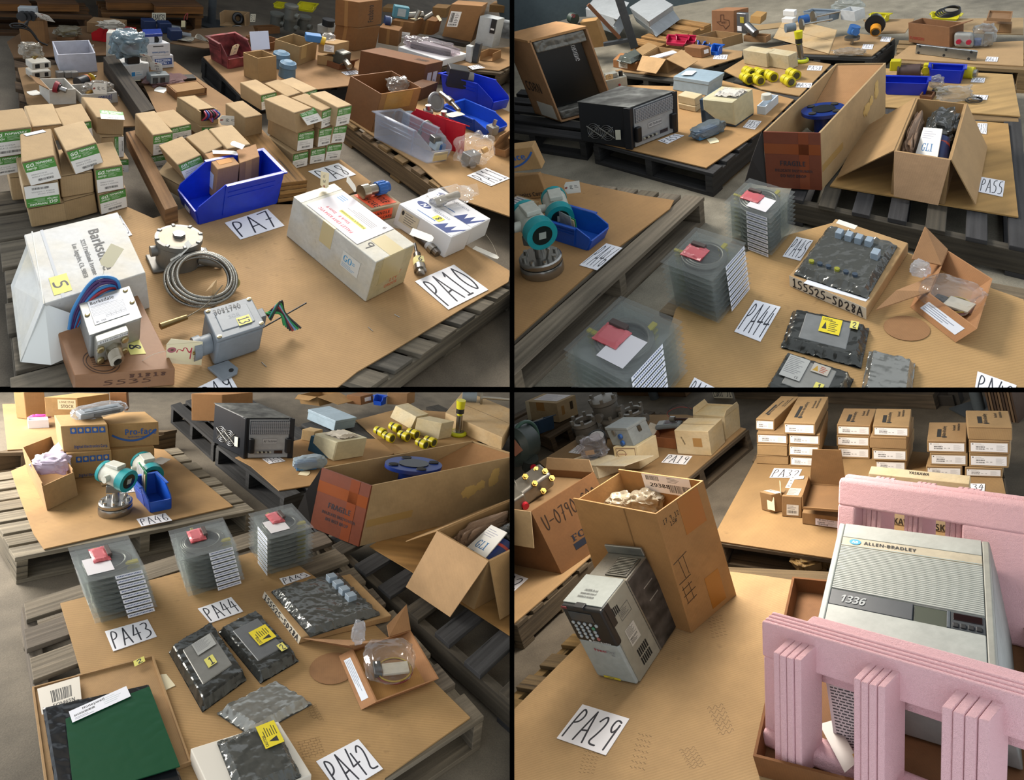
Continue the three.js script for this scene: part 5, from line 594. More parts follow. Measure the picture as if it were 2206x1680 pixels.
const rl = openBox('open_carton', 'open kraft carton with a black coil inside at the back', {A:[1845,110],B:[2060,128],C:[2100,100],Bb:[2065,235],base:S0 - 0.04 }, kraft(0x9b7d55), { cat: 'carton', hf: 0.12 }); gear('black_coil', 'black coil in the open kraft carton at the back', 'coil', [1985,190], S0 - 0.03,[2040,190],[['coil', 'o', [36,16,0,46,30,1.2], plastic(0x17181a)]]); gear('steel_hose', 'coil of grey steel hose lying beside the open kraft carton', 'hose', [2010,265], S0 - 0.04,[2080,262],[0,1,2].map((i) => ['hose_loop', 'o', [66 - i * 6,7, i * 3,8 + i * 10,0], metal(0x8e8e8a, 0.35)])); gear('sensor_cluster', 'small sensor with coloured wires and a manila tag at the back', 'sensor', [1545,240], S0,[1600,240],[['sensor_body', 'c', [0,0,0,0,60,0,20], castM(0x5a5348)],['wire', 'w', [4,0,60,0,10,110,0,30,130,0,20,80,10], plastic(0x8a2a2a)],['tag', 'b', [-30,20,20,4,76,22], paper(0xd6cda6)]]);
{ const r = spot('storage_rack', 'tall dark pallet rack out of view, its plank shelves shading the back left', 'rack', [-160,-40],0,[2700,-150]); part(r, 'shelf_board', bx(-0.4,0.95,-1.2,4.4,1.0,0.9), woodM(0x3a2a1a)); part(r, 'back_panel', bx(-0.4,0,-1.25,4.4,1.7,-1.2), woodM(0x1c150f)); for (const x of [-0.3,1.2,2.7,4.2]) part(r, 'upright', bx(x, 0,-1.2, x + 0.08,1.7,-1.1), paint(0x33363a)); part(r, 'unseen_top_shelf', bx(-0.4,1.6,-1.2,4.4,1.65,0.6), woodM(0x3a2a1a)); }  // rack stands out of view, placed to shade the back left corner
// dark skids at the back
for (const [x0, x1, y, l] of [[-60,230,95, 'left'],[330,640,98, 'second from left'],[905,1290,86, 'third from left'],[1310,1720,118, 'under the hanging sensor']]) { const s = spot('wooden_skid', `brown wooden crate board on the dark back skids, ${l}`, 'skid', [x0, y],0.15,[x1, y + 2]), e = s.s, L = (x1 - x0) * e; part(s, 'side_board', bx(0,0,-0.03, L, 62 * e, 0,0.003), woodM(0x7d5528)); part(s, 'crate_top', bx(0,62 * e, -0.6, L, 66 * e, 0), woodM(0x5a3c1c)); }
pallet('dark pallet far back at the left edge', {A:[-300,100],B:[780,140],C:[700,20] }, 0x5a3f22, { run: 'x', n: 4 }); pallet('long brown pallet far back under the hanging sensor', {A:[860,110],B:[1700,128],C:[1640,30] }, 0x6b4b26, { run: 'x', n: 5 });
const ps = spot('steel_post', 'round grey steel post at the back behind the signs', 'post', [1780,205],0); part(ps, 'post_shaft', rod([0,0,0],[0,1.4,0],32 * ps.s, 20), paint(0x454b4f)); part(ps, 'base_plate', bx(-0.1,0,-0.1,0.1,0.012,0.1), paint(0x3a3f42)); }
// ================= things that stand in both the upper right and the lower left bay =================
const yellowTag = print(170,90, (g, w, h) => { g.fillStyle = '#222'; g.beginPath(); g.moveTo(20,70); g.lineTo(40,28); g.lineTo(60,70); g.fill(); lines(g, 72,18,80,6,11, '#4a4210', 4); words(g, 'CAUTION', 10,20,18, '#222'); }, '#dcc81e');
function ampUnit(label, spec) {
const F = frame(spec), t = thing('amplifier', label, 'amplifier', F.mid), { w, h, d } = F, G = paint(0xa9acae, 0.45), K0 = M(0x1b1f26, { r: 0.45, t: 'grunge' });
part(t, 'chassis', F.g(bx(0,0,-d, w, h, 0,0.006)), K0); part(t, 'top_cover', F.g(bx(-0.002, h, -d, w + 0.002, h + 0.004,0.002)), M(0x80827e, { t: 'dust', r: 0.75 })); part(t, 'rack_ear', F.g(bx(w - 0.03,0,0, w + 0.012, h, 0.012)), K0); part(t, 'rack_ear', F.g(bx(w, 0,-d - 0.01, w + 0.012, h, -d + 0.02)), K0);
part(t, 'front_plate', F.g(bx(w, 0.004,-d * 0.95, w + 0.006, h * 0.97,-d * 0.07)), G); part(t, 'grille', F.g(bx(w + 0.002, h * 0.6,-d * 0.94, w + 0.009, h * 0.95,-d * 0.08)), M(0x4c5056, { r: 0.5 })); for (let i = 0; i < 9; i++) part(t, 'grille_bar', F.g(bx(w + 0.008, h * (0.615 + i * 0.036), -d * 0.93, w + 0.012, h * (0.629 + i * 0.036), -d * 0.09,0.001)), M(0xa3a6ab, { r: 0.4, m: 0.4 })); for (let i = 0; i < 20; i++) part(t, 'grille_bar', F.g(bx(w + 0.008, h * 0.61,-d * (0.1 + i * 0.0425), w + 0.0115, h * 0.93,-d * (0.112 + i * 0.0425), 0.001)), M(0xa3a6ab, { r: 0.4, m: 0.4 }));
for (const v2 of [0.1,0.9]) part(t, 'handle', F.g(bx(w + 0.004, h * 0.14,-d * (v2 + 0.055), w + 0.03, h * 0.52,-d * (v2 - 0.055), 0.008)), plastic(0x14161a)); onFace(t, F, 'r', [0.36,0.36,0.68,0.5], print(220,66, (g, a, b) => { g.strokeStyle = '#444'; g.lineWidth = 3; g.strokeRect(3,3, a - 6, b - 6); words(g, 'AE Techron', 14,46,38, '#26282c', 'italic bold', 'sans-serif', 'left', 194); }, '#b1b3b5'), 'name_plate', 0,0.0075);
part(t, 'control_strip', F.g(bx(w + 0.005, h * 0.1,-d * 0.82, w + 0.008, h * 0.22,-d * 0.2)), paint(0x8b8e92)); part(t, 'display_window', F.g(bx(w + 0.007, h * 0.12,-d * 0.8, w + 0.01, h * 0.2,-d * 0.62)), M(0x241416, { r: 0.2 })); for (let i = 0; i < 7; i++) part(t, 'knob', F.g(rod([w + 0.007, h * 0.16,-d * (0.26 + i * 0.045)],[w + 0.014, h * 0.16,-d * (0.26 + i * 0.045)],0.006,8)), plastic(i % 2 ? 0x222222 : 0xb8b8a8));
for (const u of [0.3,0.56]) { part(t, 'fan_guard', [0.095,0.07,0.045].map((r) => F.g(new THREE.TorusGeometry(r * h * 2,0.0025,6,30).translate(w * u, h * 0.32,0.004))), metal(0x8d8f92)); part(t, 'fan_grille', F.g(rot(new THREE.CylinderGeometry(h * 0.2, h * 0.2,0.004,28), Math.PI / 2).translate(w * u, h * 0.32,0)), M(0x0b0d10)); part(t, 'guard_wire', [0.6,-0.6].map((a) => F.g(bx(-h * 0.24,-0.003,0, h * 0.24,0.003,0.006).rotateZ(a + 0.15).translate(w * u, h * 0.32,0.002))), metal(0xb5b5b0)); }
const g = new THREE.Group(); const c = [F.p(w * 0.74, h * 0.2,0.012), F.p(w * 0.84, h * 0.22,0.012), F.p(w * 0.84, h * 0.46,0.012), F.p(w * 0.74, h * 0.44,0.012)]; part(t, 'paper_tag', panel(c, 0.001), paper(0xdcdccb)); return t;
}
// stack of clear cable cases: each case a thing of its own
function caseStack(where, spec, n, face, rc, papers = true) {
const F0 = frame(spec), hh = F0.h / n, film2 = M(0xeef0ef, { tr: 0.95, r: 0.03, sp: 0.3 }), wire = M(0x6f6f6a, { r: 0.35, m: 0.5 }), lab = print(120,28, (g) => { g.fillStyle = '#39507e'; for (let i = 0; i < 16; i++) g.fillRect(8 + i * 6.6,9,4,9); }, '#dfe2ea');
const Yv = F0.p(0, F0.h, 0).sub(F0.p(0,0,0)), proto = thing('cable_case', '', 'case', F0.mid, 'stacked clear cable cases ' + where), F = { ...F0,h:hh };
const { w, d } = F; part(proto, 'rim', F.g(join([bx(-0.008, hh * 0.86,-d - 0.008, w + 0.008, hh * 0.9,0.008,0.001)])), film2); part(proto, 'tray', F.g(join([box0(0.014, hh * 0.04,-0.016, w - 0.014, hh * 0.86,-0.014), box0(w - 0.016, hh * 0.04,-d + 0.014, w - 0.014, hh * 0.86,-0.014), box0(0.014, hh * 0.04,-d + 0.014,0.016, hh * 0.86,-0.014)])), film2);
const R = Math.min(w, d) * 0.4; part(proto, 'cable_coil', F.g(join([0,1,2].map((i) => torus(R - i * R * 0.09,0.006 + 0.001 * i, 26,5).scale(1,0.9,1).translate(w / 2 + i * 0.004, hh * (0.3 + 0.13 * i), -d / 2)))), wire); part(proto, 'yellow_tie', F.g(bx(w * 0.5 - R - 0.03, hh * 0.25,-d * 0.42, w * 0.5 - R + 0.02, hh * 0.66,-d * 0.36)), plastic(0xc5b424)); part(proto, 'yellow_tie', F.g(bx(w * 0.66, hh * 0.25,-d * 0.5 - R - 0.02, w * 0.74, hh * 0.66,-d * 0.5 - R + 0.03)), plastic(0xc5b424));
const [u0, v0, u1, v1] = rc; if (u1) onFace(proto, F, face, [u0,0.2, u1,0.92], lab, 'label', 0,0.0095);
const nm = ['bottom', 'second', 'third', 'fourth', 'fifth', 'sixth', 'seventh', 'eighth', 'ninth', 'tenth', 'eleventh'];
for (let i = 0; i < n; i++) { const c = i ? proto.clone() : proto; if (i) { c.name = numbered('cable_case'); c.userData = { ...proto.userData }; c.position.copy(world(F0.mid.clone().addScaledVector(Yv, i / n))); scene.add(c); bay.items.push(c); } c.userData.label = `clear cable case, ${i === n - 1 ? 'topmost' : nm[i] + (i ? ' up' : ' one')} of the stack ${where}`; 
if (i === n - 1) { const q = hh * 0.92; if (papers) part(c, 'paper_slip', F.g(bx(w * 0.42, q, -d * 0.55, w * 0.86, q + 0.001,-d * 0.1).rotateY(0)), paper(0xd6d3d6)); part(c, 'pink_bag', F.g(flatBag(w * 0.42, d * 0.3,0.006,0.02,0.02,3,0.004,14).translate(w * 0.38, q, -d * 0.42)), M(0xd46e74, { tr: 0.25, r: 0.3 })); part(c, 'bracket', F.g(bx(w * 0.22, q + 0.004,-d * 0.62, w * 0.5, q + 0.016,-d * 0.54)), M(0x4b3f3c)); } }
return proto;
}
function valveCarton(label, spec, vl, o = {}) {
const t = openBox('long_carton', label, spec, kraft(0xb89a6c), { k: 0.008, inner: kraft(0x9c7c4c), front: M(0x7a3f2a, { t: 'soiled', r: 0.5 }), cat: 'open carton' }), F = t.F, { w, h, d } = F;
onFace(t, F, 'f', [0.15,0.15,0.85,0.55], ink(240,130, (g) => { words(g, 'FRAGILE', 40,44,40, '#2b2a33'); words(g, 'DELICATE INSTRUMENT', 8,80,22, '#2b2a33'); words(g, 'DO NOT DROP', 40,112,24, '#2b2a33'); }), 'lettering'); patch(t, F, 'f', [0,0.62,1,0.8], M(0x8a4a2a, { r: 0.2 })); patch(t, F, 'f', [0.62,0,0.8,1], M(0x83452c, { r: 0.25 })); patch(t, F, 'r', [0.02,0.3,0.3,0.42], M(0xa98a55, { r: 0.3 }));
part(t, 'inner_flap', panel([F.p(0.01, h * 0.98,-d * 0.985), F.p(w - 0.01, h * 0.98,-d * 0.985), F.p(w - 0.01, h * 0.62,-d * 0.62), F.p(0.01, h * 0.62,-d * 0.62)].reverse(), 0.005), kraft(0xb08251)); for (const [u0, v0, u1, v1] of [[0.62,0.42,0.72,0.62],[0.71,0.5,0.77,0.66],[0.8,0.52,0.86,0.82]]) part(t, 'torn_patch', F.g(rot(lump((u1 - u0) * d, 0.003, (v1 - v0) * h, 0.6, u0 * 30,0.9,20), 0,0,-Math.PI / 2).applyMatrix4(new THREE.Matrix4().makeRotationX(Math.PI / 2)).translate(w, h * (v0 + v1) / 2,-d * (u0 + u1) / 2)), M(0xc9a765, { r: 0.9 }));
if (o.loose) part(t, 'torn_strip', panel([F.p(-0.01, h, -0.01), F.p(-0.002,0,-0.01), F.p(-0.09, h * 0.1,0.02), F.p(-0.05, h * 0.55,0.02)],0.004), M(0x2e2a28));
const fy = (o.fy || 0.74) * h; const V = thing('flanged_valve', vl, 'valve', F.mid.clone().setY(F.base + 0.012)), B = M(0x12307c, { r: 0.35, t: 'grunge' }), c = (a, b, r, s = 28) => F.g(rod(a, b, r, s)), x = w * 0.5; const k = w * 0.5;
part(V, 'valve_body', c([x, h * 0.22,-d * 0.18],[x, h * 0.3,-d * 0.5], k * 0.42), B); part(V, 'valve_body', c([x, h * 0.3,-d * 0.5],[x, h * 0.36,-d * 0.75], k * 0.62), B); part(V, 'valve_neck', c([x, h * 0.28,-d * 0.42],[x, fy, -d * 0.42], k * 0.36), B); part(V, 'flange', c([x, fy, -d * 0.42],[x, fy + h * 0.06,-d * 0.42], k * 0.8,36), B); part(V, 'flange_cover', c([x, fy + h * 0.06,-d * 0.42],[x, fy + h * 0.075,-d * 0.42], k * 0.42,30), M(0x1b1c1e, { r: 0.3 })); for (let i = 0; i < 4; i++) part(V, 'flange_bolt', c([x + k * 0.6 * Math.cos(i * 1.57 + 0.4), fy + h * 0.05,-d * 0.42 + k * 0.6 * Math.sin(i * 1.57 + 0.4)],[x + k * 0.6 * Math.cos(i * 1.57 + 0.4), fy + h * 0.08,-d * 0.42 + k * 0.6 * Math.sin(i * 1.57 + 0.4)], k * 0.14,10), M(0x1b1c1e)); part(V, 'collar', c([x, h * 0.31,-d * 0.56],[x, h * 0.32,-d * 0.6], k * 0.7,30), B);
const P = thing('packing_paper', o.pl, 'paper', F.mid.clone().setY(F.base + 0.012)); part(P, 'paper_roll', F.g(lump(w * 0.42, h * 0.35, d * 0.36,0.3,2).translate(w * 0.24,0.01,-d * 0.3)), M(0x98917a, { t: 'grunge', r: 0.6, b: 'crumple', bs: 0.02 })); return t;
}
function hornBox(label, spec, o) {
const t = openBox('open_carton', label, spec, kraft(0xb08c5a), { k: 0.008, flaps: o.flaps, inner: kraft(0xa07b48), cat: 'open carton' }), F = t.F, { w, h, d } = F; const G = (n, l, c, g, m) => { const q = thing(n, l, c, F.mid.clone().setY(F.base + 0.012)); (Array.isArray(g[0]) ? g : [[n, g, m]]).forEach(([a, b, e]) => part(q, a, F.g(b), e)); return q; };
G('black_bag', 'black plastic bag bulging in the open carton ' + o.where, 'bag', lump(w * 0.6, h * 0.95, d * 0.5,0.25,8).translate(w * 0.66,0.01,-d * 0.68), M(0x3b3b38, { r: 0.22, b: 'crumple', bs: 0.03 })); G('padded_roll', 'roll of clear bubble wrap in the open carton ' + o.where, 'bubble wrap', lump(w * 0.24, h * 0.85, d * 0.7,0.25,3).translate(w * 0.17,0.01,-d * 0.5), M(0xb59478, { t: 'grunge', r: 0.25, b: 'foam', bs: 0.01 }));
const gl = print(200,240, (g) => { words(g, 'GLI', 40,130,60, '#3b6f9f', 'bold', 'serif'); lines(g, 40,150,80,3,12, '#6d93b4', 4); lines(g, 20,20,150,4,12, '#99a', 3); }, '#e2dfd8'); const q = thing('booklet', 'white booklet with blue lettering in the open carton ' + o.where, 'booklet', F.mid.clone().setY(F.base + 0.012)); const c = [[0.3,0.42,-0.1],[0.75,0.5,-0.06],[0.72,1.04,-0.4],[0.36,0.95,-0.45]].map(([a, b, e]) => F.p(a * w, b * h, e * d)); part(q, 'cover', panel(c, 0.004), paper(0xe2dfd8)); decal(q, 'print', c, gl, 0.001); G('blue_can', 'dark blue can lying in the open carton ' + o.where, 'can', [['can_body', rod([w * 0.8, h * 0.3,-d * 0.1],[w * 0.72, h * 0.75,-d * 0.42], w * 0.17,20), plastic(0x142a63)],['can_label', rod([w * 0.735, h * 0.66,-d * 0.36],[w * 0.73, h * 0.69,-d * 0.38], w * 0.174,20), plastic(0xa83a30)]]); return t;
}
function transmitter(label, p, base, q, flange, k = 1) {
const t = spot('transmitter', label, 'transmitter', p, base, q), s = t.s * k, Wt = plastic(0xc9cbbf, 0.5), Te = plastic(0x1d9aa0,0.35), y = flange ? 330 : 120;
if (flange) { part(t, 'flange', lathe([[0,0],[128,0],[130,8],[130,52],[127,60],[0,60]].map((e) => e.map((u) => u * s)), 40), metal(0xa7a5a0,0.26)); part(t, 'flange', lathe([[0,64],[124,64],[128,70],[128,92],[120,100],[0,100]].map((e) => e.map((u) => u * s)), 40), metal(0xb0aea9,0.26)); for (let i = 0; i < 8; i++) part(t, 'bolt', hex(15 * s, 20 * s).translate(96 * s * Math.cos(i * 0.785), 100 * s, 96 * s * Math.sin(i * 0.785)), metal(0xb9b7b0,0.25)); part(t, 'neck', rod([0,100 * s, 0],[0,190 * s, 0],30 * s, 16,24 * s), metal(0xa5a39e, 0.3)); part(t, 'bracket', bx(20 * s, 100 * s, 20 * s, 36 * s, 190 * s, 28 * s).rotateZ(-0.3), metal(0xb9b7b0,0.3)); part(t, 'base_block', bx(-70 * s, 185 * s, -50 * s, 60 * s, 250 * s, 50 * s, 0.004), metal(0x8e908e, 0.4)); }
const a = V3(-90 * s, y * s, -60 * s), b = V3(70 * s, y * s - 20 * s, 70 * s), dir = b.clone().sub(a).normalize(), at2 = (k) => a.clone().addScaledVector(dir, k * s); part(t, 'housing', rod(a, b, 82 * s, 28), Wt); part(t, 'rear_cap', rod(at2(-24), at2(6), 88 * s, 28), Te); part(t, 'front_cap', rod(at2(185), at2(255), 92 * s, 30), Te); part(t, 'window', rod(at2(254), at2(257), 60 * s, 26), M(0x16211f, { r: 0.1 })); part(t, 'display', rod(at2(256), at2(259), 30 * s, 4), M(0x9aa39a, { r: 0.3 })); part(t, 'top_cover', rot(bx(-70 * s, 70 * s, -44 * s, 70 * s, 100 * s, 44 * s, 0.004), 0,-0.7).translate(-10 * s, y * s - 6 * s, 0), Wt); part(t, 'cable_gland', rod([-40 * s, y * s, 60 * s],[-80 * s, y * s, 100 * s],30 * s, 16), Wt); return t;
}
// flat antistatic bag given by three measured corners (A left, B near, C right), lying at height b
function staticBag(label, A, B, C, b, hh, o = {}) {
const F = frame({ A, B, C,h:hh,base:b }), t = thing('antistatic_bag', label, 'bag', F.mid); t.F = F; const { w, d } = F, mx = (o.mx ?? 0.16) * w, mz = (o.mz ?? 0.12) * d;
part(t, 'bag_film', F.g(flatBag(w, d, hh, mx, mz, o.sd || 1, o.k ?? 0.007).translate(w / 2,0,-d / 2)), o.mat || esdDark);
const hh2 = hh + (o.lift ?? 0.009); t.put = (u0, v0, u1, v1, cl, turn = 0, n = 'label') => { let c = [[u0, v0],[u1, v0],[u1, v1],[u0, v1]].map(([a, e]) => F.p(a * w, hh2,-e * d)); for (let i = 0; i < turn; i++) c.push(c.shift()); return decal(t, n, c, cl, 0.0005); };
if (o.core) part(t, 'contents', F.g(bx(w * 0.2, hh * 0.1,-d * 0.84, w * 0.8, hh + 0.006,-d * 0.16,0.004)), o.core); return t;
}
// small carton tipped on its side lid: corners as in frame(); q, e: outer corners of its two left flaps
function smallOpen(label, A, B, C, Bb, q, e) {
const o = openBox('open_carton', label, { A, B, C, Bb,base:S0 }, kraft(0xb07c4c), { cat: 'open carton', inner: kraft(0xb5833f) }), F = o.F, P = (p, h) => at(p, h).sub(F.mid);
onFace(o, F, 'f', [0.12,0.25,0.88,0.72], print(260,60, (g) => lines(g, 10,10,230,4,12, '#7a8496', 4), '#d6dce6'), 'label');
part(o, 'flap', panel([F.p(0, F.h, -F.d), F.p(0, F.h, -F.d * 0.62), P(q[0], F.top + 0.02), P(q[1], F.top + 0.06)],0.004), kraft(0xa87a4c)); part(o, 'flap', panel([F.p(0, F.h, -F.d * 0.4), F.p(0, F.h, -0.01), P(e[0], S0 + 0.02), P(e[1], S0 + 0.06)],0.004), kraft(0xb08458)); return o;
}
// ================= upper right bay =================
bay = BAYS.TR; seed = 51; K1();
pallet('grey weathered pallet under the two teal-capped transmitters', {A:[770,700],B:[1104,800],C:[1516,424] }, 0x8a847a, { run: 'z', n: 7, fill: 0.86, color2: 0x7a7468 }); pallet('weathered pallet under the clear cable cases in the foreground', {A:[1590,505],B:[1190,900],C:[2020,1240] }, 0x7d7362, { run: 'z', n: 8, fill: 0.85 }); pallet('blackened pallet under the dark amplifier', {A:[1276,306],B:[1534,372],C:[1712,222] }, 0x3c3f45, { run: 'x', n: 7 }); pallet('dark wet-looking pallet under the long carton and plywood', {A:[1696,424],B:[2225,536],C:[2200,256] }, 0x3f4147, { run: 'z', n: 7, fill: 0.55, color2: 0x4b4841 }); pallet('pallet of plywood and planks at the right with the blue bins', {A:[1890,246],B:[2200,262],C:[2186,160] }, 0x8a7452, { run: 'x', n: 5 }); pallet('light wood pallet at the right below the steel plate', {A:[1925,134],B:[2215,150],C:[2205,95] }, 0x9a8462, { run: 'x', n: 5 }); pallet('dark pallet at the left under the foil-lined carton', {A:[1040,270],B:[1260,300],C:[1330,210] }, 0x2f3136, { run: 'x', n: 5 }); pallet('dark pallet under the yellow-capped sensors', {A:[1560,190],B:[1725,216],C:[1795,140] }, 0x3d3d3e, { run: 'x', n: 5 }); pallet('dark pallet under the small red and blue bins', {A:[1330,160],B:[1455,175],C:[1600,118] }, 0x42423f, { run: 'x', n: 5 }); pallet('dark pallet at the back with the flanged probes', {A:[1650,118],B:[1880,126],C:[1930,84] }, 0x36383b, { run: 'x', n: 5 });
const shT = (l, p, c = 0xb0905f, n) => sheet('cardboard_sheet', l, 'sheet', p, SB, 0.006, n ? M(c, { t: 'ply', r: 0.85 }) : M(c, { t: 'sheet', r: 0.85 }), { part: n ? 'plywood' : 'panel' });
shT('tan cardboard sheet with a ragged edge under the two transmitters', [[1090,372],[1164,372],[1279,399],[1379,420],[1452,431],[1443,449],[1330,534],[1100,738]],0xb48a55); shT('tan cardboard sheet in the foreground under the clear cable cases', [[1390,880],[1456,665],[1600,546],[1700,505],[1800,478],[2140,622],[2205,645],[2260,900]],0xb8935c); shT('tan board under the dark amplifier and cream case', [[1272,302],[1350,183],[1460,186],[1545,170],[1710,214],[1640,281],[1521,361]],0xb78e58); shT('plywood board beside the open carton at the right', [[1788,400],[1905,245],[2172,266],[2194,467]],0xbd985f, 1); shT('plywood board under the two blue bins', [[1905,230],[1908,147],[2181,160],[2198,250]],0xc0a06c, 1); shT('cardboard sheet under the bare steel plate at the right', [[1924,126],[1960,98],[2205,88],[2205,142]],0xb8976a); shT('cardboard sheet under the yellow-capped sensors', [[1560,152],[1600,128],[1700,124],[1790,138],[1722,206],[1640,192]],0xb08d5c); shT('cardboard sheet under the small open carton and red bins', [[1325,152],[1400,130],[1500,100],[1600,110],[1598,122],[1452,166]],0xac8a5d); shT('cardboard sheet at the back under the flanged probes', [[1640,105],[1850,72],[1927,82],[1878,120],[1715,114]],0xac8c60); shT('cardboard sheet far back under the yellow bin', [[1860,42],[1970,40],[1950,70],[1880,72]],0xa88a62); shT('cardboard sheet far right under the small brown trays', [[2060,40],[2205,38],[2205,74],[2070,70]],0xb2966c); shT('pale cardboard sheet far back at the upper middle', [[1560,62],[1720,44],[1760,50],[1620,66]],0xaa9066);
lotCard('PA51', 'white card hand-lettered PA51 before the amplifier in the upper right quarter', [[1417,303],[1454,288],[1474,292],[1438,310]], S0,240); lotCard('PA44', 'white card hand-lettered PA44 beside the clear cases, upper right quarter', [[1626,646],[1682,661],[1638,736],[1582,714]], S0,360); lotCard('PA46', 'white card hand-lettered PA46 before the blue bin, upper right quarter', [[1306,524],[1341,534],[1286,582],[1248,571]], S0,320); lotCard('PA55', 'white card hand-lettered PA55 on the plywood at the right', [[2114,381],[2165,390],[2160,424],[2108,413]], S0,280); lotCard('PA45', 'white card hand-lettered PA45 beside the antistatic board, upper right quarter', [[1716,510],[1752,518],[1724,562],[1686,552]], S0,260); lotCard('PA54', 'white card hand-lettered PA54 between the two open cartons', [[1866,300],[1893,302],[1882,326],[1858,324]], S0,160); lotCard('PA53', 'white card hand-lettered PA53 beside the cream case', [[1614,258],[1641,261],[1626,279],[1600,274]], S0,160); lotCard('PA42', 'white card cut by the lower edge at the far right', [[2106,800],[2190,830],[2180,870],[2098,850]], S0,260); lotCard('PA43', 'white card cut by the lower edge below the near cable cases', [[1496,813],[1540,835],[1516,880],[1470,860]], S0,220); lotCard('PA50', 'white card hand-lettered PA50 at the right of the open carton', [[2106,265],[2127,266],[2125,289],[2106,286]], S0,140);
for (const [x, y, w, tx, l] of [[1742,141,30, 'PA58', 'beside the yellow and steel level probe'],[1718,178,32, 'PA59', 'right of the yellow-capped sensors'],[2095,167,28, 'PA60', 'on the plywood behind the blue bins'],[2098,204,31, 'PA57', 'on the plywood right of the coiled wire'],[2126,122,25, 'PA61', 'right of the steel plate'],[1860,95,22, 'PA62', 'below the orange-capped probe'],[1900,79,20, 'PA63', 'right of the orange-capped probe'],[1540,117,28, 'PA48', 'before the small blue bins']]) lotCard(tx, 'small white lot card ' + l, [[x, y],[x + w, y + 1],[x + w - 3, y + 11],[x - 4, y + 10]], S0,90);
ampUnit('large dark rack amplifier with a grey front, upper right quarter', {A:[1244,220],B:[1356,233],C:[1452,197],Bb:[1361,321],base:S0 });
K(1100,0);
{ const F = frame({A:[-60,300],B:[157,345],C:[640,225],Bb:[425,1030],base:S0 }), t = thing('open_front_carton', 'tall open-fronted carton lined with grey foil foam round a black panel', 'open carton', F.mid), { w, h, d } = F, kr2 = kraft(0xb98b5f), foil = M(0x73716a, { r: 0.4, m: 0.3, b: 'crumple', bs: 0.02 }); part(t, 'back_wall', F.g(box0(0,0,-d, 0.01, h, 0)), kr2); part(t, 'side_wall', F.g(box0(0,0,-0.01, w, h, 0)), kr2); part(t, 'side_wall', F.g(box0(0,0,-d, w, h, -d + 0.01)), kr2); part(t, 'top_wall', F.g(box0(-0.02, h - 0.01,-d, w, h + 0.004,0.01)), kraft(0xc08f58)); part(t, 'bottom_wall', F.g(box0(0,0,-d, w, 0.01,0)), kr2); part(t, 'foil_foam', F.g(bx(0.01, h * 0.84,-d + 0.02, w - 0.004, h - 0.012,-0.02,0.01)), foil); part(t, 'foil_foam', F.g(bx(0.01,0.012,-d + 0.02, w - 0.004, h * 0.13,-0.02,0.01)), foil); const bp = part(t, 'black_panel', F.g(bx(0.02, h * 0.13,-d + 0.02, w * 0.72, h * 0.84,-0.02)), M(0x0c0d0c, { r: 0.35 })); const P = (u, y) => F.p(w * 0.722, y * h, -u * d); decal(t, 'lettering', [P(0.84,0.84), P(0.84,0.6), P(0.72,0.6), P(0.72,0.84)].map((p) => p), ink(180,50, (g) => words(g, 'CORNING', 6,42,44, '#cfcfcf', 'bold', 'serif', 'left', 168)), 0.002, '', 1); patch(t, F, 'f', [0.3,0.02,0.9,0.2], M(0xd9d6cc)); patch(t, F, 't', [0.4,0,0.5,1], M(0xa87948)); onFace(t, F, 'f', [0.1,0.3,0.7,0.5], ink(140,60, (g) => words(g, 'CORNIN', 4,50,50, '#3a2a1e')), 'lettering'); }
{ const c = carton('plastic_box', 'pale grey-blue plastic enclosure with a raised lid', {A:[1376,645],B:[1672,690],C:[1796,612],Bb:[1656,806],base:S0 }, plastic(0x9fb4c2), { lid: 0.24, cat: 'enclosure' }); hangTag('white tag lying on the grey-blue enclosure', [1525,595], c.F.top + 0.008,[1480,632], c.F.top + 0.012,0.07, { white: 1 });
const u = carton('small_carton', 'small white carton beside the cream case, lower one', {A:[1410,870],B:[1555,900],C:[1620,850],Bb:[1560,945],base:S0 }, soiled(0xcfbb94), {}); carton('small_carton', 'small white carton beside the cream case, upper one', {A:[1404,800],B:[1550,830],C:[1616,790],Bb:[1556,895],base:u.F.top + 0.001 }, soiled(0xd3c4a2), {});
const F = frame({A:[1612,830],B:[1872,858],C:[2040,748],Bb:[1890,1075],base:S0 }), t = thing('cream_case', 'cream equipment case with a dark blue base and papers on its lid', 'case', F.mid), { w, h, d } = F; part(t, 'case_cover', F.g(slab([[0, h * 0.55],[w * 0.45, h * 0.16],[w, h * 0.08],[w, h],[0, h]],-d, 0,0.006)), plastic(0xd3cba6,0.55)); part(t, 'blue_base', F.g(bx(-w * 0.12,0,-d + 0.005, w * 0.98, h * 0.5,-0.012)), paint(0x34506a)); part(t, 'blue_base', F.g(bx(-w * 0.14,0,-d + 0.005,0.004, h * 0.92,-0.012)), paint(0x34506a)); const dc = thing('document', 'crumpled clear sleeve of printed papers on the cream case', 'paper', F.p(w * 0.6, h, -d * 0.5).add(F.mid)); part(dc, 'paper', F.g(flatBag(w * 0.75, d * 0.55,0.012,0.03,0.03,5,0.012,20)).translate(-F.m.elements[12],0.001,-F.m.elements[14]), paper(0xc9c4bb));
gear('bubble_pack', 'blue component wrapped in clear bubble film, upper right quarter', 'bubble wrap', [1660,1140], S0,[1800,1085],[['wrap_film', 'l', [330,110,150,0.22,5], M(0xb9cbd6, { tr: 0.55, r: 0.2, b: 'foam', bs: 0.02 })],['blue_part', 'b', [-130,4,-50,80,74,55], plastic(0x4388c4)]]); hangTag('manila tag lying on the board near the bubble pack, upper right quarter', [1745,1175], S0,[1665,1190], S0,0.07); }
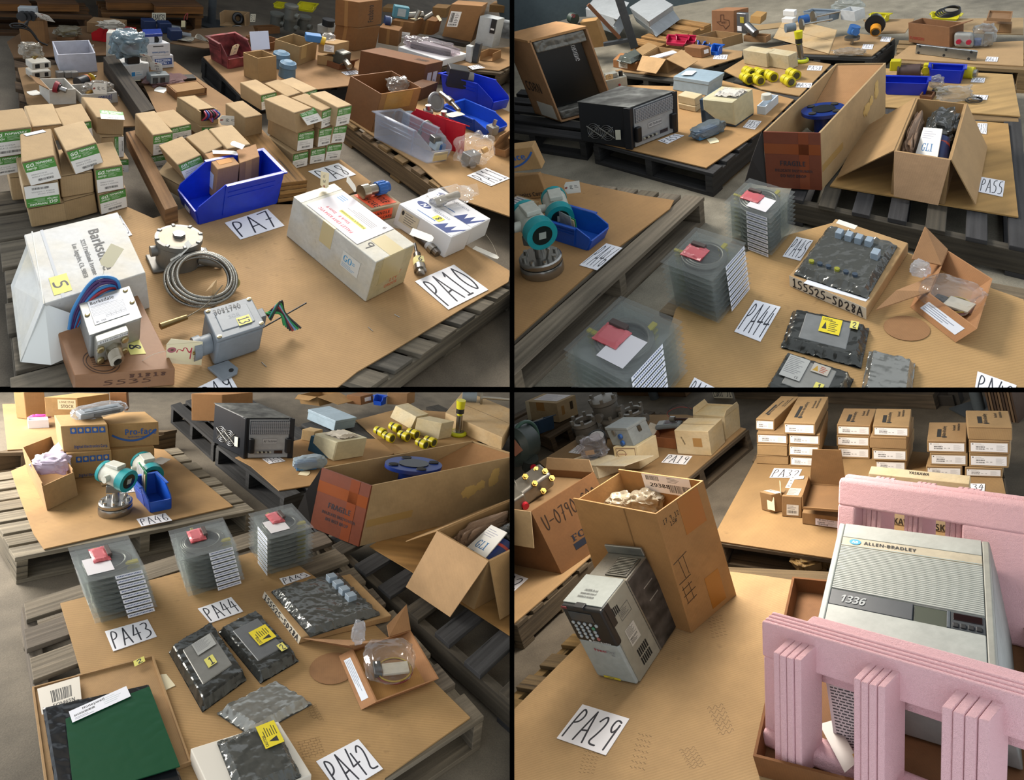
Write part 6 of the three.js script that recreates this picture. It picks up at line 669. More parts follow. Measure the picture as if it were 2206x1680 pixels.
// valve carton, open carton
K(1646,0);
valveCarton('long open carton with a red-brown taped end, upper right quarter', {A:[-8,1110],B:[470,1122],C:[1026,528],Bb:[485,1602],base:S0 }, 'dark blue flanged valve inside the long carton, upper right quarter', { pl: 'crumpled grey packing paper in the long carton, upper right quarter', loose: 1 });
hornBox('open carton with splayed flaps and a black bag, upper right quarter', {A:[1098,1270],B:[1570,1345],C:[1702,872],Bb:[1520,1720],base:S0 }, { where: 'at the right', flaps: { f: [168,0.42, kraft(0xc09a72)], l: [128,0.3], r: [150,0.3] } });
// left: transmitters, blue bin, lettered carton
K(1100,410);
transmitter('white transmitter with teal caps on a bolted steel flange, upper right quarter', [270,670], S0,[400,690], true, 1.42); const bb = bin('storage_bin', 'small blue stacking bin holding a transmitter and green folder, upper right quarter', {A:[272,236],B:[676,356],C:[842,226],Bb:[652,522],base:S0 }, plastic(0x1a58c0,0.35), { lipAt: 'r', lip: 0.55 }); transmitter('white transmitter with teal caps lying in the blue bin, upper right quarter', [420,260], S0 + 0.01,[560,300], false, 1.25); gear('folder', 'bright green folder with papers in the blue bin, upper right quarter', 'folder', [450,330], S0 + 0.02,[620,420],[['folder_cover', 'b', [-150,0,-8,190,160,0], plastic(0x2c9a62)],['papers', 'b', [-140,6,0,180,150,10], paper(0xcbb98c)],['clear_sleeve', 'b', [-120,12,10,150,180,18], film(0xd9dde0,0.6)]]);
K(1100,0); { const c = carton('carton', 'brown carton with a blue curved line cut by the left edge, upper right quarter', {A:[-260,1290],B:[180,1235],C:[210,1180],Bb:[265,1420],base:0.33 }, kraft(0xb9925c), {}); onFace(c, c.F, 'f', [0,0,1,1], ink(300,140, (g) => { words(g, 'Pro-face', 40,70,50, '#2a5da8'); g.strokeStyle = '#2a5da8'; g.lineWidth = 10; g.beginPath(); g.moveTo(20,80); g.quadraticCurveTo(180,160,285,30); g.stroke(); }), 'lettering'); const e = carton('carton', 'lower brown carton with blue lettering at the left edge, upper right quarter', {A:[-260,1520],B:[235,1465],C:[255,1440],Bb:[310,1660],base:S0 }, kraft(0xb28a56), {}); onFace(e, e.F, 'f', [0.3,0,1,0.4], ink(240,60, (g) => words(g, 'Electronics Corp.', 6,44,36, '#333', 'bold', 'sans-serif', 'left', 228)), 'lettering'); hangTag('white tag hanging over the sheet with the transmitters, upper right quarter', [455,1585], S0 + 0.12,[585,1570], S0 + 0.12,0.06, { white: 1, up: 1 }); K(1100,410); const s = carton('carton', 'low tape-covered carton at the left edge, upper right quarter', {A:[-120,130],B:[60,190],C:[240,90],Bb:[80,260],base:S0 }, kraft(0xb59566), {}); onFace(s, s.F, 't', [0.1,0.1,0.9,0.9], print(120,90, (g) => lines(g, 10,10,100,5,15, '#667', 5), '#d5d3d0')); }
// clear cases
caseStack('nearest in the upper right quarter', {A:[470,1330],B:[968,1588],C:[1420,1102],Bb:[1046,2060],base:S0 }, 10, 'r', [0.05,0,0.62,1]); caseStack('in the middle of the upper right quarter', {A:[1280,595],B:[1690,745],C:[1960,440],Bb:[1750,1137],base:S0 }, 9, 'r', [0.35,0,0.95,1], false); caseStack('farthest in the upper right quarter', {A:[1812,98],B:[2180,222],C:[2376,10],Bb:[2190,566],base:S0 }, 9, 'f', [0.5,0,0.97,1]);
// boards and bags of the foreground
K(1646,410);
{ const c = carton('flat_carton', 'flat white-edged carton with marker digits, upper right quarter', {A:[212,715],B:[860,990],C:[1216,442],Bb:[860,1085],base:S0 }, kraft(0xb89360), {}); patch(c, c.F, 'f', [0,0,1,1], paper(0xd9cfbb), 'white_edge'); onFace(c, c.F, 'f', [0.02,0,0.98,1], ink(420,64, (g) => hand(g, '155525-SD28A', 8,8,408,48,7, '#23242a')), 'handwriting', 0,0.0025); patch(c, c.F, 't', [0.05,0.93,0.32,1], paper(0xe2ddd2), 'white_strip');
const b = staticBag('circuit board in a shiny grey antistatic bag on the flat carton, upper right quarter', [250,670],[870,870],[1128,430], c.F.top + 0.001,0.022, { sd: 4, mat: esd, mx: 0.08, mz: 0.08 }); const F = b.F; for (const u of [0.22,0.36,0.5,0.64]) part(b, 'connector', F.g(bx(F.w * u, 0.012,-F.d * 0.84, F.w * (u + 0.09), 0.05,-F.d * 0.74)), plastic(0x9aaab8)); part(b, 'connector', F.g(bx(F.w * 0.8,0.012,-F.d * 0.66, F.w * 0.9,0.05,-F.d * 0.55)), plastic(0x9aaab8)); part(b, 'circuit_board', F.g(bx(F.w * 0.08,0.004,-F.d * 0.92, F.w * 0.92,0.008,-F.d * 0.08)), M(0x2b3a2a)); for (let i = 0; i < 6; i++) part(b, 'capacitor', F.g(rod([F.w * (0.15 + i * 0.12), 0.008,-F.d * 0.2],[F.w * (0.15 + i * 0.12), 0.034,-F.d * 0.2],0.01,10)), plastic(i % 3 ? 0x3c4a5a : 0x9a9a2e)); gear('document', 'folded white paper under the antistatic bag, upper right quarter', 'paper', [620,830], c.F.top, [860,900],[['paper', 'b', [-270,0,-10,260,3,60], paper(0xdfe2ea)]]);
smallOpen('small open kraft carton with a white strip, upper right quarter', [1388,870],[1792,1166],[1924,745],[1612,1280],[[1240,582],[1350,310]],[[940,1012],[1110,850]]);
gear('cardboard_flap', 'round-ended kraft lid lying beside the small open carton, upper right quarter', 'flap', [1200,1160], S0,[1380,1130],[['lid_board', 'c', [0,0,0,0,3,0,175], kraft(0x9c7044)]]); const pb = gear('parts_bag', 'clear bag of ribbon cable and wires in the small open carton, upper right quarter', 'bag', [1560,960], S0 + 0.02,[1740,1020],[['ribbon_cable', 'b', [-20,30,-60,180,50,90], plastic(0xd6d2c2)],['connector', 'b', [-110,20,-20,-20,60,70], plastic(0x23282a)],['wire_coil', 'o', [120,7,60,24,20], plastic(0x7a2a2e)],['wire_coil', 'o', [112,6,60,36,20], plastic(0xb59a2a)],['bag_film', 'l', [480,210,380,0.14,13], film(0xf2f0ee, 0.95)],['bag_neck', 'l', [150,140,120,0.2,2,-290,150,-60], film(0xeceff4,0.8)]]);
const P1 = staticBag('dark antistatic bag with a yellow caution tag marked 2, upper right quarter', [140,1265],[820,1440],[890,1110], S0,0.03, { sd: 2, mx: 0.1, mz: 0.12, core: M(0x8b8d8c, { r: 0.4, m: 0.4, t: 'grunge' }) }); P1.put(0.42,0.42,0.68,0.82, yellowTag, 0, 'caution_tag'); P1.put(0.78,0.68,0.88,0.88, print(60,50, (g) => hand(g, '2', 14,6,40,38,6), '#d8d06a'), 0, 'number_sticker');
const P2 = staticBag('antistatic bag with a labelled power supply marked 1, upper right quarter', [0,1640],[600,1860],[760,1520], S0,0.035, { sd: 7, mx: 0.08, mz: 0.1, core: M(0x9b9a94, { r: 0.4, m: 0.4, t: 'grunge' }) }); P2.put(0.12,0.3,0.42,0.85, print(160,170, (g) => { lines(g, 10,12,130,10,13, '#6a6c6e', 4); words(g, 'CE', 110,160,24, '#555'); }, '#a9aaa6')); P2.put(0.48,0.62,0.72,0.84, print(120,60, (g) => { g.fillStyle = '#b08a2a'; g.beginPath(); g.moveTo(10,50); g.lineTo(30,12); g.lineTo(50,50); g.fill(); lines(g, 56,12,56,4,11, '#9a4a30', 5); }, '#b0a99c')); P2.put(0.62,0.2,0.74,0.42, print(60,60, (g) => hand(g, '1', 18,8,36,44,7), '#d8d06a'), 0, 'number_sticker');
staticBag('shiny silver antistatic bag cut by the lower edge, upper right quarter', [810,1680],[1230,1800],[1280,1400], S0,0.03, { sd: 9, mx: 0.14, mz: 0.12, mat: M(0x8d8d88, { r: 0.18, m: 0.6, b: 'crumple', bs: 0.004 }) }); }
// far part of the upper right bay
{ K(1100,0); const gr = kraft(0x9d7a50);
const s = spot('steel_upright', 'leaning grey steel rack upright with punched holes', 'upright', [1010,410], S0,[1070,400]), e = s.s; part(s, 'upright_channel', bx(0,0,-0.03,66 * e, 520 * e, 0.03,0.004).rotateZ(0.2), metal(0x62666a, 0.5)); part(s, 'diagonal_brace', bx(-20 * e, 130 * e, -0.01,10 * e, 520 * e, 0.01).rotateZ(0.62), M(0x8a5a3a, { t: 'soiled', r: 0.7 })); part(s, 'cross_beam', bx(-220 * e, 60 * e, -0.02,30 * e, 90 * e, 0.02), metal(0x6c7074,0.5)); 
const w = (l, A, B, C, Bb) => { const F = frame({ A, B, C, Bb,base:S0 }), t = thing('wedge_cabinet', l, 'cabinet', F.mid), m = M(0xaeb3b6, { t: 'grunge', r: 0.5 }); part(t, 'cabinet_body', F.g(slab([[0,0],[F.w, 0],[F.w * 0.86, F.h * 0.5],[F.w, F.h],[0, F.h]].map(([x, y]) => [x, y]), -F.d, 0,0.005)), m); part(t, 'lower_panel', F.g(bx(F.w * 0.05, F.h * 0.02,0, F.w * 0.95, F.h * 0.45,0.004)), M(0x7f888c, { t: 'grunge', r: 0.5 })); part(t, 'latch', F.g(bx(F.w * 0.9, F.h * 0.88,0, F.w * 0.97, F.h * 0.96,0.012)), metal()); return t; };
w('large pale grey sloped cabinet on the light wooden skid, left one', [630,70],[900,160],[1000,20],[910,300]); w('large pale grey sloped cabinet on the light wooden skid, right one', [1000,60],[1165,180],[1370,40],[1225,310]);
pallet('light wooden skid under the pale sloped cabinets', {A:[1000,345],B:[1245,395],C:[1690,195] }, 0xa58150, { run: 'x', n: 5 }); const ta = carton('carton', 'tall tan carton behind the foil-lined carton', {A:[580,190],B:[720,170],C:[745,140],Bb:[800,390],base:S0 }, kraft(0xb68b50), {}); gear('green_motor', 'small dark green motor on top of the tan carton at the back', 'motor', [530,190], ta.F.top, [580,200],[['motor_body', 'c', [-30,40,0,30,30,0,44], paint(0x2f4038)],['motor_cap', 'c', [20,60,10,36,64,14,16], plastic(0x8a2a2a)]]); carton('long_crate', 'long dark crate lid behind the tan carton', {A:[370,190],B:[590,190],C:[745,140],Bb:[600,230],base:0.3 }, kraft(0x55524b), {});
gear('grey_tool', 'pale grey machine with a black knob beside the foil-lined carton', 'machine', [870,740], S0,[960,720],[['machine_body', 'b', [-70,0,-60,110,90,40], paint(0xa8a698)],['machine_head', 'b', [-60,90,-50,40,130,20], paint(0x8f9088)],['black_knob', 'c', [70,90,0,70,130,0,18], plastic(0x16181a)],['red_button', 'c', [40,30,40,40,30,46,10], plastic(0xa82a30)]]); hangTag('manila tag on the pale grey machine, upper right quarter', [830,625], S0 + 0.17,[830,670], S0 + 0.12,0.05);
const k1 = carton('carton', 'flat orange-brown carton with a white label at the back', {A:[862,500],B:[1060,530],C:[1120,470],Bb:[1060,600],base:S0 }, kraft(0xa8703a), {}); onFace(k1, k1.F, 'f', [0.25,0.15,0.62,0.85], print(70,60, (g) => lines(g, 6,8,56,5,10, '#555', 4), '#e0dcd0')); K(1100,0); staticBag('grey board in a clear bag on the flat orange-brown carton', [885,480],[1010,505],[1180,430], k1.F.top + 0.001,0.03, { sd: 5, mat: M(0x5b615c, { r: 0.25, m: 0.2, b: 'crumple', bs: 0.004 }) });
const ob = openBox('open_carton', 'open kraft carton with wide flaps and white papers at the back', {A:[1110,470],B:[1310,500],C:[1440,420],Bb:[1320,618],base:S0 }, kraft(0xae8a58), { cat: 'open carton', flaps: { f: [120,0.13, kraft(0xc29b68)], r: [110,0.16, kraft(0xc29b68)], l: [70,0.08] } }); gear('document', 'stack of white papers in the open carton at the back', 'paper', [1290,470], ob.F.top - 0.02,[1400,440],[['paper', 'b', [-110,0,-50,110,12,40], paper(0xdcdfe6)]]);
bin('storage_bin', 'small raspberry-red bin at the back, front one', {A:[1310,330],B:[1480,345],C:[1500,305],Bb:[1470,392],base:S0 }, plastic(0xb81f48), { ribs: 0 }); bin('storage_bin', 'small raspberry-red bin at the back, rear one', {A:[1390,310],B:[1565,322],C:[1570,300],Bb:[1560,375],base:S0 }, plastic(0xb81f48), { ribs: 0 }); const kb2 = carton('carton', 'brown carton with a white label beside the small blue bins', {A:[1460,390],B:[1600,408],C:[1676,385],Bb:[1610,490],base:S0 }, kraft(0x95683f), {}); patch(kb2, kb2.F, 'r', [0.3,0.35,0.8,0.75], paper(), 'paper_label'); 
for (const [i, x, y] of [[0,1570,350],[1,1625,345],[2,1668,350],[3,1680,390]]) bin('storage_bin', `small bright blue bin at the back, ${['leftmost', 'second', 'third', 'nearest'][i]}`, {A:[x, y],B:[x + (i === 3 ? 70 : 50), y + 8],C:[x + (i === 3 ? 105 : 72), y - 14],Bb:[x + (i === 3 ? 72 : 52), y + (i === 3 ? 78 : 50)],base:S0 }, plastic(0x2163c6), { ribs: 0 });
const big = carton('carton', 'square brown carton with a printed state outline', {A:[1690,88],B:[1880,90],C:[2005,62],Bb:[1880,285],base:S0 + 0.03 }, kraft(0xa06f48), {}); onFace(big, big.F, 'f', [0.2,0.15,0.85,0.85], ink(120,120, (g) => { g.strokeStyle = '#5a3a2a'; g.lineWidth = 5; g.beginPath(); [[40,6],[66,6],[66,40],[108,46],[112,80],[80,112],[62,86],[40,84],[10,60],[40,56],[40,6]].forEach(([x, y], i) => i ? g.lineTo(x, y) : g.moveTo(x, y)); g.stroke(); words(g, 'MET', 44,70,22, '#5a3a2a'); }), 'printed_mark'); openBox('open_carton', 'low open kraft carton of scrap film before the square carton', {A:[1560,300],B:[1780,325],C:[1950,280],Bb:[1790,405],base:S0 }, kraft(0xa58355), { cat: 'open carton' }); openBox('open_carton', 'low kraft tray of pale parts right of the square carton', {A:[1960,300],B:[2150,310],C:[2190,285],Bb:[2150,360],base:S0 }, kraft(0xa27a4e), { cat: 'open carton' });
gear('steel_instrument', 'tilted grey steel instrument with a yellow label by the square carton', 'instrument', [1950,280], S0 + 0.05,[2040,290],[['instrument_case', 'b', [-50,0,-30,50,170,10], metal(0x8f9498,0.45)],['yellow_label', 'b', [-10,90,10,30,140,13], plastic(0xb8a83a)],['white_label', 'b', [-40,20,10,5,60,13], paper()],['steel_tube', 'c', [50,70,0,160,20,30,32], metal(0x9a9c9e, 0.3)]]); carton('carton', 'yellow-brown carton at the back beside the steel instrument', {A:[2020,130],B:[2110,140],C:[2160,100],Bb:[2100,205],base:S0 }, kraft(0xb38b4c), {});
// sensors with yellow caps
K(1646,0); const ys = (x, y, l, b = 0) => gear('yellow_sensor', 'yellow-capped flame sensor with a black band, ' + l, 'sensor', [x, y], S0 + b, [x + 60, y + 14],[['cap', 'c', [6,36,10,54,36,24,44], plastic(0xd6c81c)],['lens', 'c', [54,36,24,58,36,25,28], plastic(0x4c4a2c)],['black_band', 'c', [-8,36,4,8,36,10,36], plastic(0x1a1a18)],['rear_cap', 'c', [-60,36,-12,-8,36,4,40], plastic(0xcfc21a)]]); ys(60,670, 'right end of the left row'); ys(-50,700, 'front middle of the left row'); ys(-30,650, 'rear middle of the left row'); ys(-140,690, 'front left of the left row'); ys(-120,640, 'rear left of the left row'); ys(250,655, 'rear one of the right pair'); ys(205,710, 'front one of the right pair'); 
for (const [a, b, l] of [[0,0, 'right'],[-185,-20, 'left']]) carton('white_carton', `soiled white carton behind the yellow-capped sensors, ${l} one`, {A:[5 + a, 438 + b],B:[205 + a, 470 + b],C:[280 + a, 435 + b],Bb:[215 + a, 592 + b],base:S0 }, soiled(0xc9bd9f), {}); gear('level_probe', 'tall steel level probe with a yellow head and yellow base ring', 'probe', [315,520], S0,[380,520],[['base_ring', 'o', [44,16,0,12,0], plastic(0xcfd61f)],['base_disc', 'c', [0,4,0,0,30,0,40], metal(0xb9bcae, 0.3)],['probe_shaft', 'c', [0,20,0,-20,150,0,24], metal(0x9a948a, 0.25)],['black_band', 'c', [-22,160,0,-24,200,0,28], plastic(0x1a1a18)],['yellow_collar', 'c', [-20,140,0,-22,160,0,18], plastic(0xd6d01c)],['yellow_head', 'c', [-24,200,0,-28,260,0,30,34], plastic(0xd6d01c)]]);
carton('long_carton', 'long soiled white carton on the far pallet behind the level probe', {A:[75,320],B:[540,450],C:[612,250],Bb:[548,455],h:0.14,base:S0 }, soiled(0xc8ad84), { seam: 1 }); gear('flanged_probe', 'grey transmitter with a long flanged steel rod, front one', 'probe', [230,250], S0 + 0.14,[560,190],[['head', 'c', [-50,20,0,30,20,0,36], paint(0x77848e)],['flange', 'c', [80,26,0,92,26,0,52], metal(0xa5a39a, 0.3)],['rod', 'c', [92,26,0,340,26,0,9], metal(0xb5b3ac, 0.25)]]); gear('flanged_probe', 'blue transmitter with a long flanged steel rod, rear one', 'probe', [340,185], S0 + 0.13,[650,120],[['head', 'c', [-40,20,0,30,20,0,38], paint(0x1f5aa0)],['flange', 'c', [70,26,0,82,26,0,50], metal(0xa5a39a, 0.3)],['rod', 'c', [82,26,0,310,26,0,9], metal(0xb5b3ac, 0.25)]]); bin('tote', 'grey plastic tote behind the flanged probes', {A:[330,100],B:[560,112],C:[640,84],Bb:[565,185],base:S0 }, paint(0x8a98a6), { lip: 1, ribs: 0 }); const wb2 = openBox('white_tote', 'white box of bagged parts at the top middle', {A:[640,85],B:[760,98],C:[845,65],Bb:[770,180],base:S0 }, plastic(0xd6dadc), { cat: 'box' }); gear('parts_bag', 'clear bag of small parts heaped in the white box', 'bag', [700,90], wb2.F.top - 0.06,[800,85],[['bag_film', 'l', [230,90,100,0.35,4], film(0xe2e6e4,0.8)]]);
carton('white_carton', 'small white carton at the top middle, upper one', {A:[158,90],B:[255,95],C:[278,78],Bb:[256,140],base:S0 + 0.09 }, paper(0xd6d8d8), {}); carton('white_carton', 'small white carton at the top middle, lower one', {A:[145,155],B:[240,160],C:[275,140],Bb:[242,200],base:S0 }, paper(0xcfd0d0), {}); gear('flanged_sensor', 'blue sensor on a round steel flange', 'sensor', [740,370], S0,[800,370],[['flange_disc', 'c', [0,40,0,0,62,0,60], metal(0x8f8b84,0.4)],['stem', 'c', [0,0,0,0,40,0,12], metal()],['sensor_head', 'c', [0,90,0,20,150,0,44], paint(0x2a62a4)],['sensor_cap', 'c', [24,110,30,40,116,50,30], paint(0x2f6cb0)]]); gear('orange_probe', 'large steel probe with a black flange and orange cap', 'probe', [930,260], S0 + 0.04,[1000,160],[['steel_barrel', 'c', [20,50,0,140,60,-20,52], metal(0x8f8d88,0.3)],['black_flange', 'c', [0,50,0,20,50,0,80], plastic(0x191a1c)],['orange_cap', 'c', [-70,10,20,-10,30,10,42], plastic(0xd88f1c)],['cap_face', 'c', [-76,8,22,-70,10,20,30], plastic(0x2a2a24)]]);
bin('storage_bin', 'yellow bin behind the orange-capped probe', {A:[880,125],B:[1020,130],C:[1060,112],Bb:[1020,190],base:S0 }, plastic(0xd4cc22), { ribs: 0 }); bin('storage_bin', 'yellow bin with black cable at the top right', {A:[1400,125],B:[1640,138],C:[1660,112],Bb:[1640,175],base:S0 }, plastic(0xd4cc22), { ribs: 0 }); gear('black_cable', 'loose coil of black cable in the yellow bin at the top right', 'cable', [1560,110], S0 + 0.1,[1680,112],[0,1,2,3,4].map((i) => ['cable_loop', 'o', [90 - i * 8,6, i * 8 - 10,6 + i * 8, i * 4,0.2], plastic(0x16171a)])); const oo = openBox('open_carton', 'wide open brown carton with red lettering at the back right', {A:[1215,190],B:[1560,232],C:[1680,190],Bb:[1560,402],base:S0 }, kraft(0x90643f), { cat: 'open carton', flaps: { r: [70,0.08] } }); onFace(oo, oo.F, 'f', [0.02,0.1,0.4,0.4], ink(160,44, (g) => words(g, 'FLOWSERVE', 4,34,30, '#a03a30')), 'lettering');
{ const F = frame({A:[1285,374],B:[1800,432],C:[1792,408],Bb:[1784,515],base:S0 }), t = thing('steel_plate', 'long bare steel plate with drilled holes leaning at the right', 'plate', F.mid); part(t, 'plate_sheet', F.g(bx(0,0,-F.d * 0.4, F.w, F.h, 0,0.003)), metal(0xb3babf, 0.28)); for (const [u, y] of [[0.06,0.85],[0.05,0.15],[0.5,0.8],[0.48,0.2],[0.9,0.85],[0.88,0.15]]) part(t, 'drilled_hole', F.g(rod([u * F.w, y * F.h, -0.002],[u * F.w, y * F.h, 0.001],0.008,12)), M(0x1a1c1e)); }
const mb = carton('metal_box', 'rounded grey metal box with two red buttons', {A:[1590,275],B:[1760,282],C:[1780,262],Bb:[1760,412],base:S0 }, paint(0xa5a7a4), { r: 0.02, cat: 'control box' }); for (const u of [0.3,0.8]) part(mb, 'red_button', rod(mb.F.p(u * mb.F.w, mb.F.h * 0.45,0), mb.F.p(u * mb.F.w, mb.F.h * 0.45,0.015), 0.014,14), plastic(0xb02440)); gear('bagged_unit', 'clear-wrapped steel bracket with blue parts right of the metal box', 'bag', [1840,390], S0,[1920,392],[['bag_film', 'l', [180,190,120,0.3,6], film(0xe2e4e4,0.85)],['blue_part', 'c', [-40,20,20,-40,70,20,30], plastic(0x2a70c0)],['steel_bracket', 'b', [0,10,-20,70,120,20], metal(0xb5b5b0,0.3)]]);
const bs3 = (l, A, B, C, Bb, o) => bin('storage_bin', l, { A, B, C, Bb,base:S0 }, plastic(0x0f2fc0,0.35), o); bs3('long low blue bin behind the long open carton', [1005,680],[1385,690],[1388,645],[1380,805], { lip: 0.9 }); bs3('upright blue bin between the yellow cast heads', [1398,575],[1685,590],[1690,545],[1672,705], { lip: 0.95 }); gear('iron_valve', 'brown cast valve with a yellow head behind the long blue bin', 'valve', [1200,640], S0,[1300,640],[['cast_body', 'c', [-60,40,0,100,44,0,52,60], paint(0x4a3632)],['cast_flange', 'c', [-70,44,0,-56,44,0,60], paint(0x43302c)],['yellow_head', 'b', [-130,50,-40,-50,140,30], plastic(0xd0c41c)]]); gear('cast_sensor', 'yellow cast sensor head left of the upright blue bin', 'sensor', [1370,640], S0,[1430,640],[['head_body', 'b', [-30,0,-30,40,110,30], plastic(0xd0c41c)],['head_cap', 'c', [-10,60,30,-10,60,50,30], plastic(0xc9bd1a)]]); gear('cast_sensor', 'yellow cast sensor head right of the upright blue bin', 'sensor', [1715,650], S0,[1780,655],[['head_body', 'c', [-30,40,0,40,40,0,50], plastic(0xd0c41c)],['head_neck', 'c', [40,40,0,66,40,0,30], metal()]]);
gear('steel_ring', 'thick brass-coloured steel ring with a centre hole before the blue bins', 'ring', [1480,780], S0,[1540,780],[['ring_body', 'o', [44,18,0,18,0], metal(0x9a8a62,0.4)],['ring_core', 'c', [0,4,0,0,30,0,24], metal(0x6a5c42,0.5)]]); gear('plastic_bag', 'crumpled clear bag of small hardware beside the steel ring', 'bag', [1440,730], S0,[1500,730],[['bag_film', 'l', [120,90,80,0.4,3], film(0xe6e6e4,0.85)]]); gear('plastic_bag', 'wide crumpled clear bag with coiled wire behind the open carton', 'bag', [1600,850], S0,[1720,850],[['bag_film', 'l', [260,130,110,0.35,9], film(0xe6e6e4,0.85)],['wire_coil', 'o', [60,5,140,12,10], plastic(0x1b1b1d)],['wire_coil', 'o', [52,5,144,22,12], plastic(0x1b1b1d)]]); openBox('open_carton', 'small brown carton with its lid folded back before the steel ring', {A:[1310,800],B:[1410,815],C:[1440,770],Bb:[1410,850],base:S0 }, kraft(0x6f4726), { cat: 'open carton' }); gear('plastic_bag', 'clear bag lying on the far pallet before the long white carton', 'bag', [720,465], S0,[850,465],[['bag_film', 'l', [260,60,80,0.4,12], film(0xdedad2,0.8)]]);
openBox('open_carton', 'small brown carton tray at the top right, upper one', {A:[1875,150],B:[2080,160],C:[2095,95],Bb:[2076,185],base:S0 + 0.1 }, kraft(0x95704a), { cat: 'open carton' }); const tc = carton('carton', 'brown carton with a white strip at the top right, lower one', {A:[1842,195],B:[2085,205],C:[2090,180],Bb:[2080,280],base:S0 }, kraft(0xa57e52), {}); patch(tc, tc.F, 'f', [0.35,0.3,0.58,1], M(0xb79a70)); openBox('white_carton', 'white open carton of small brass parts beside the cream case', {A:[-60,890],B:[10,900],C:[120,800],Bb:[12,968],base:S0 }, paper(0xc9d3dc), { cat: 'open carton' }); gear('white_cup', 'round white plastic cap on the white carton of brass parts', 'cap', [20,830], S0 + 0.07,[70,830],[['cap_body', 'c', [0,0,0,0,40,0,46,40], plastic(0xd9d8cc)]]);
const cr = structure('wall_back', (() => { const g = []; for (let i = 0; i < 44; i++) { g.push(box0(i * 0.1,0,0, i * 0.1 + 0.06,4.6,0.05), box0(i * 0.1 + 0.06,0,0.025, i * 0.1 + 0.1,4.6,0.05)); } return g; })(), M(0x55636a, { t: 'grunge', r: 0.5, m: 0.3 })); K1(); bay = BAYS.TR; const wl = at([1085,80],0); cr.position.copy(world(wl)); cr.quaternion.copy(bay.q); cr.rotateY(Math.atan2(-(at([1500,2],0).z - wl.z), at([1500,2],0).x - wl.x)); }
// ================= lower left bay =================
bay = BAYS.BL; seed = 77; K1(); const LQ = ', lower left quarter';
pallet('grey weathered pallet under the transmitters' + LQ, {A:[36,1200],B:[548,1098],C:[381,962] }, 0x8f8b80, { run: 'x', n: 8, fill: 0.84, color2: 0x817c70 }); pallet('grey weathered pallet with wide planks under the green board', {A:[46,1297],B:[181,2101],C:[1042,1542] }, 0x857f74, { run: 'z', n: 9, fill: 0.72, color2: 0x77716a }); pallet('blackened pallet under the amplifier' + LQ, {A:[465,958],B:[612,1072],C:[872,985] }, 0x3a3d42, { run: 'x', n: 6 }); pallet('dark pallet at the top centre' + LQ, {A:[369,872],B:[461,952],C:[600,900] }, 0x2c2e32, { run: 'x', n: 5 }); pallet('dark blue-black pallet at the right edge under the long carton', {A:[673,1134],B:[1116,1520],C:[1330,1290] }, 0x40434a, { run: 'z', n: 8, fill: 0.52, color2: 0x4e4a42 }); pallet('pallet at the top left behind the lettered cartons', {A:[-20,975],B:[126,972],C:[380,925] }, 0x6d5f4c, { run: 'x', n: 6 }); pallet('dark pallet under the yellow-capped sensors' + LQ, {A:[740,915],B:[860,985],C:[1070,930] }, 0x3d3d3c, { run: 'x', n: 5 });
shT('curled tan cardboard sheet under the transmitters' + LQ, [[24,1014],[38,1057],[60,1116],[72,1148],[95,1182],[502,1090],[353,968],[300,962],[100,975],[50,1003]],0xb08b58); const near = shT('tan cardboard sheet in the foreground with creases and printed marks', [[130,1299],[340,1245],[540,1190],[640,1215],[760,1300],[935,1468],[1013,1545],[830,1673],[800,1760],[250,1760],[172,1440]],0xb5905b); shT('tan board under the amplifier' + LQ, [[507,985],[540,1003],[601,1056],[690,1042],[868,968],[830,945],[650,945]],0xb48d5a); shT('brown cardboard sheet at the top left edge', [[5,870],[16,969],[128,962],[300,925],[250,865]],0xa58458); shT('cardboard sheet under the sensors' + LQ, [[765,905],[850,978],[1060,945],[1000,890],[860,880]],0xae8c5c); shT('plywood board under the splayed open carton' + LQ, [[796,1176],[884,1228],[1110,1375],[1130,1150],[900,1118]],0xb58b52,1);
for (const [tx, c, r, l] of [['PA43', [[226,1360],[318,1334],[338,1371],[244,1403]],360, 'below the left clear cases'],['PA44', [[426,1311],[498,1286],[524,1317],[453,1342]],320, 'below the middle clear cases'],['PA42', [[681,1640],[772,1592],[825,1656],[734,1712]],380, 'cut by the lower edge'],['PA46', [[294,1118],[356,1105],[371,1121],[305,1134]],280, 'before the blue bin'],['PA51', [[564,988],[601,984],[615,993],[580,999]],160, 'before the amplifier'],['PA45', [[602,1246],[655,1233],[670,1240],[612,1260]],160, 'beside the antistatic board'],['PA47', [[252,1048],[290,1042],[296,1058],[260,1063]],160, 'behind the steel flange']]) lotCard(tx, `white card hand-lettered ${tx} ${l}` + LQ, c, S0, r);
ampUnit('large dark rack amplifier with a grey front' + LQ, {A:[462,869],B:[531,901],C:[630,901],Bb:[526,987],base:S0 });
K(0,840);
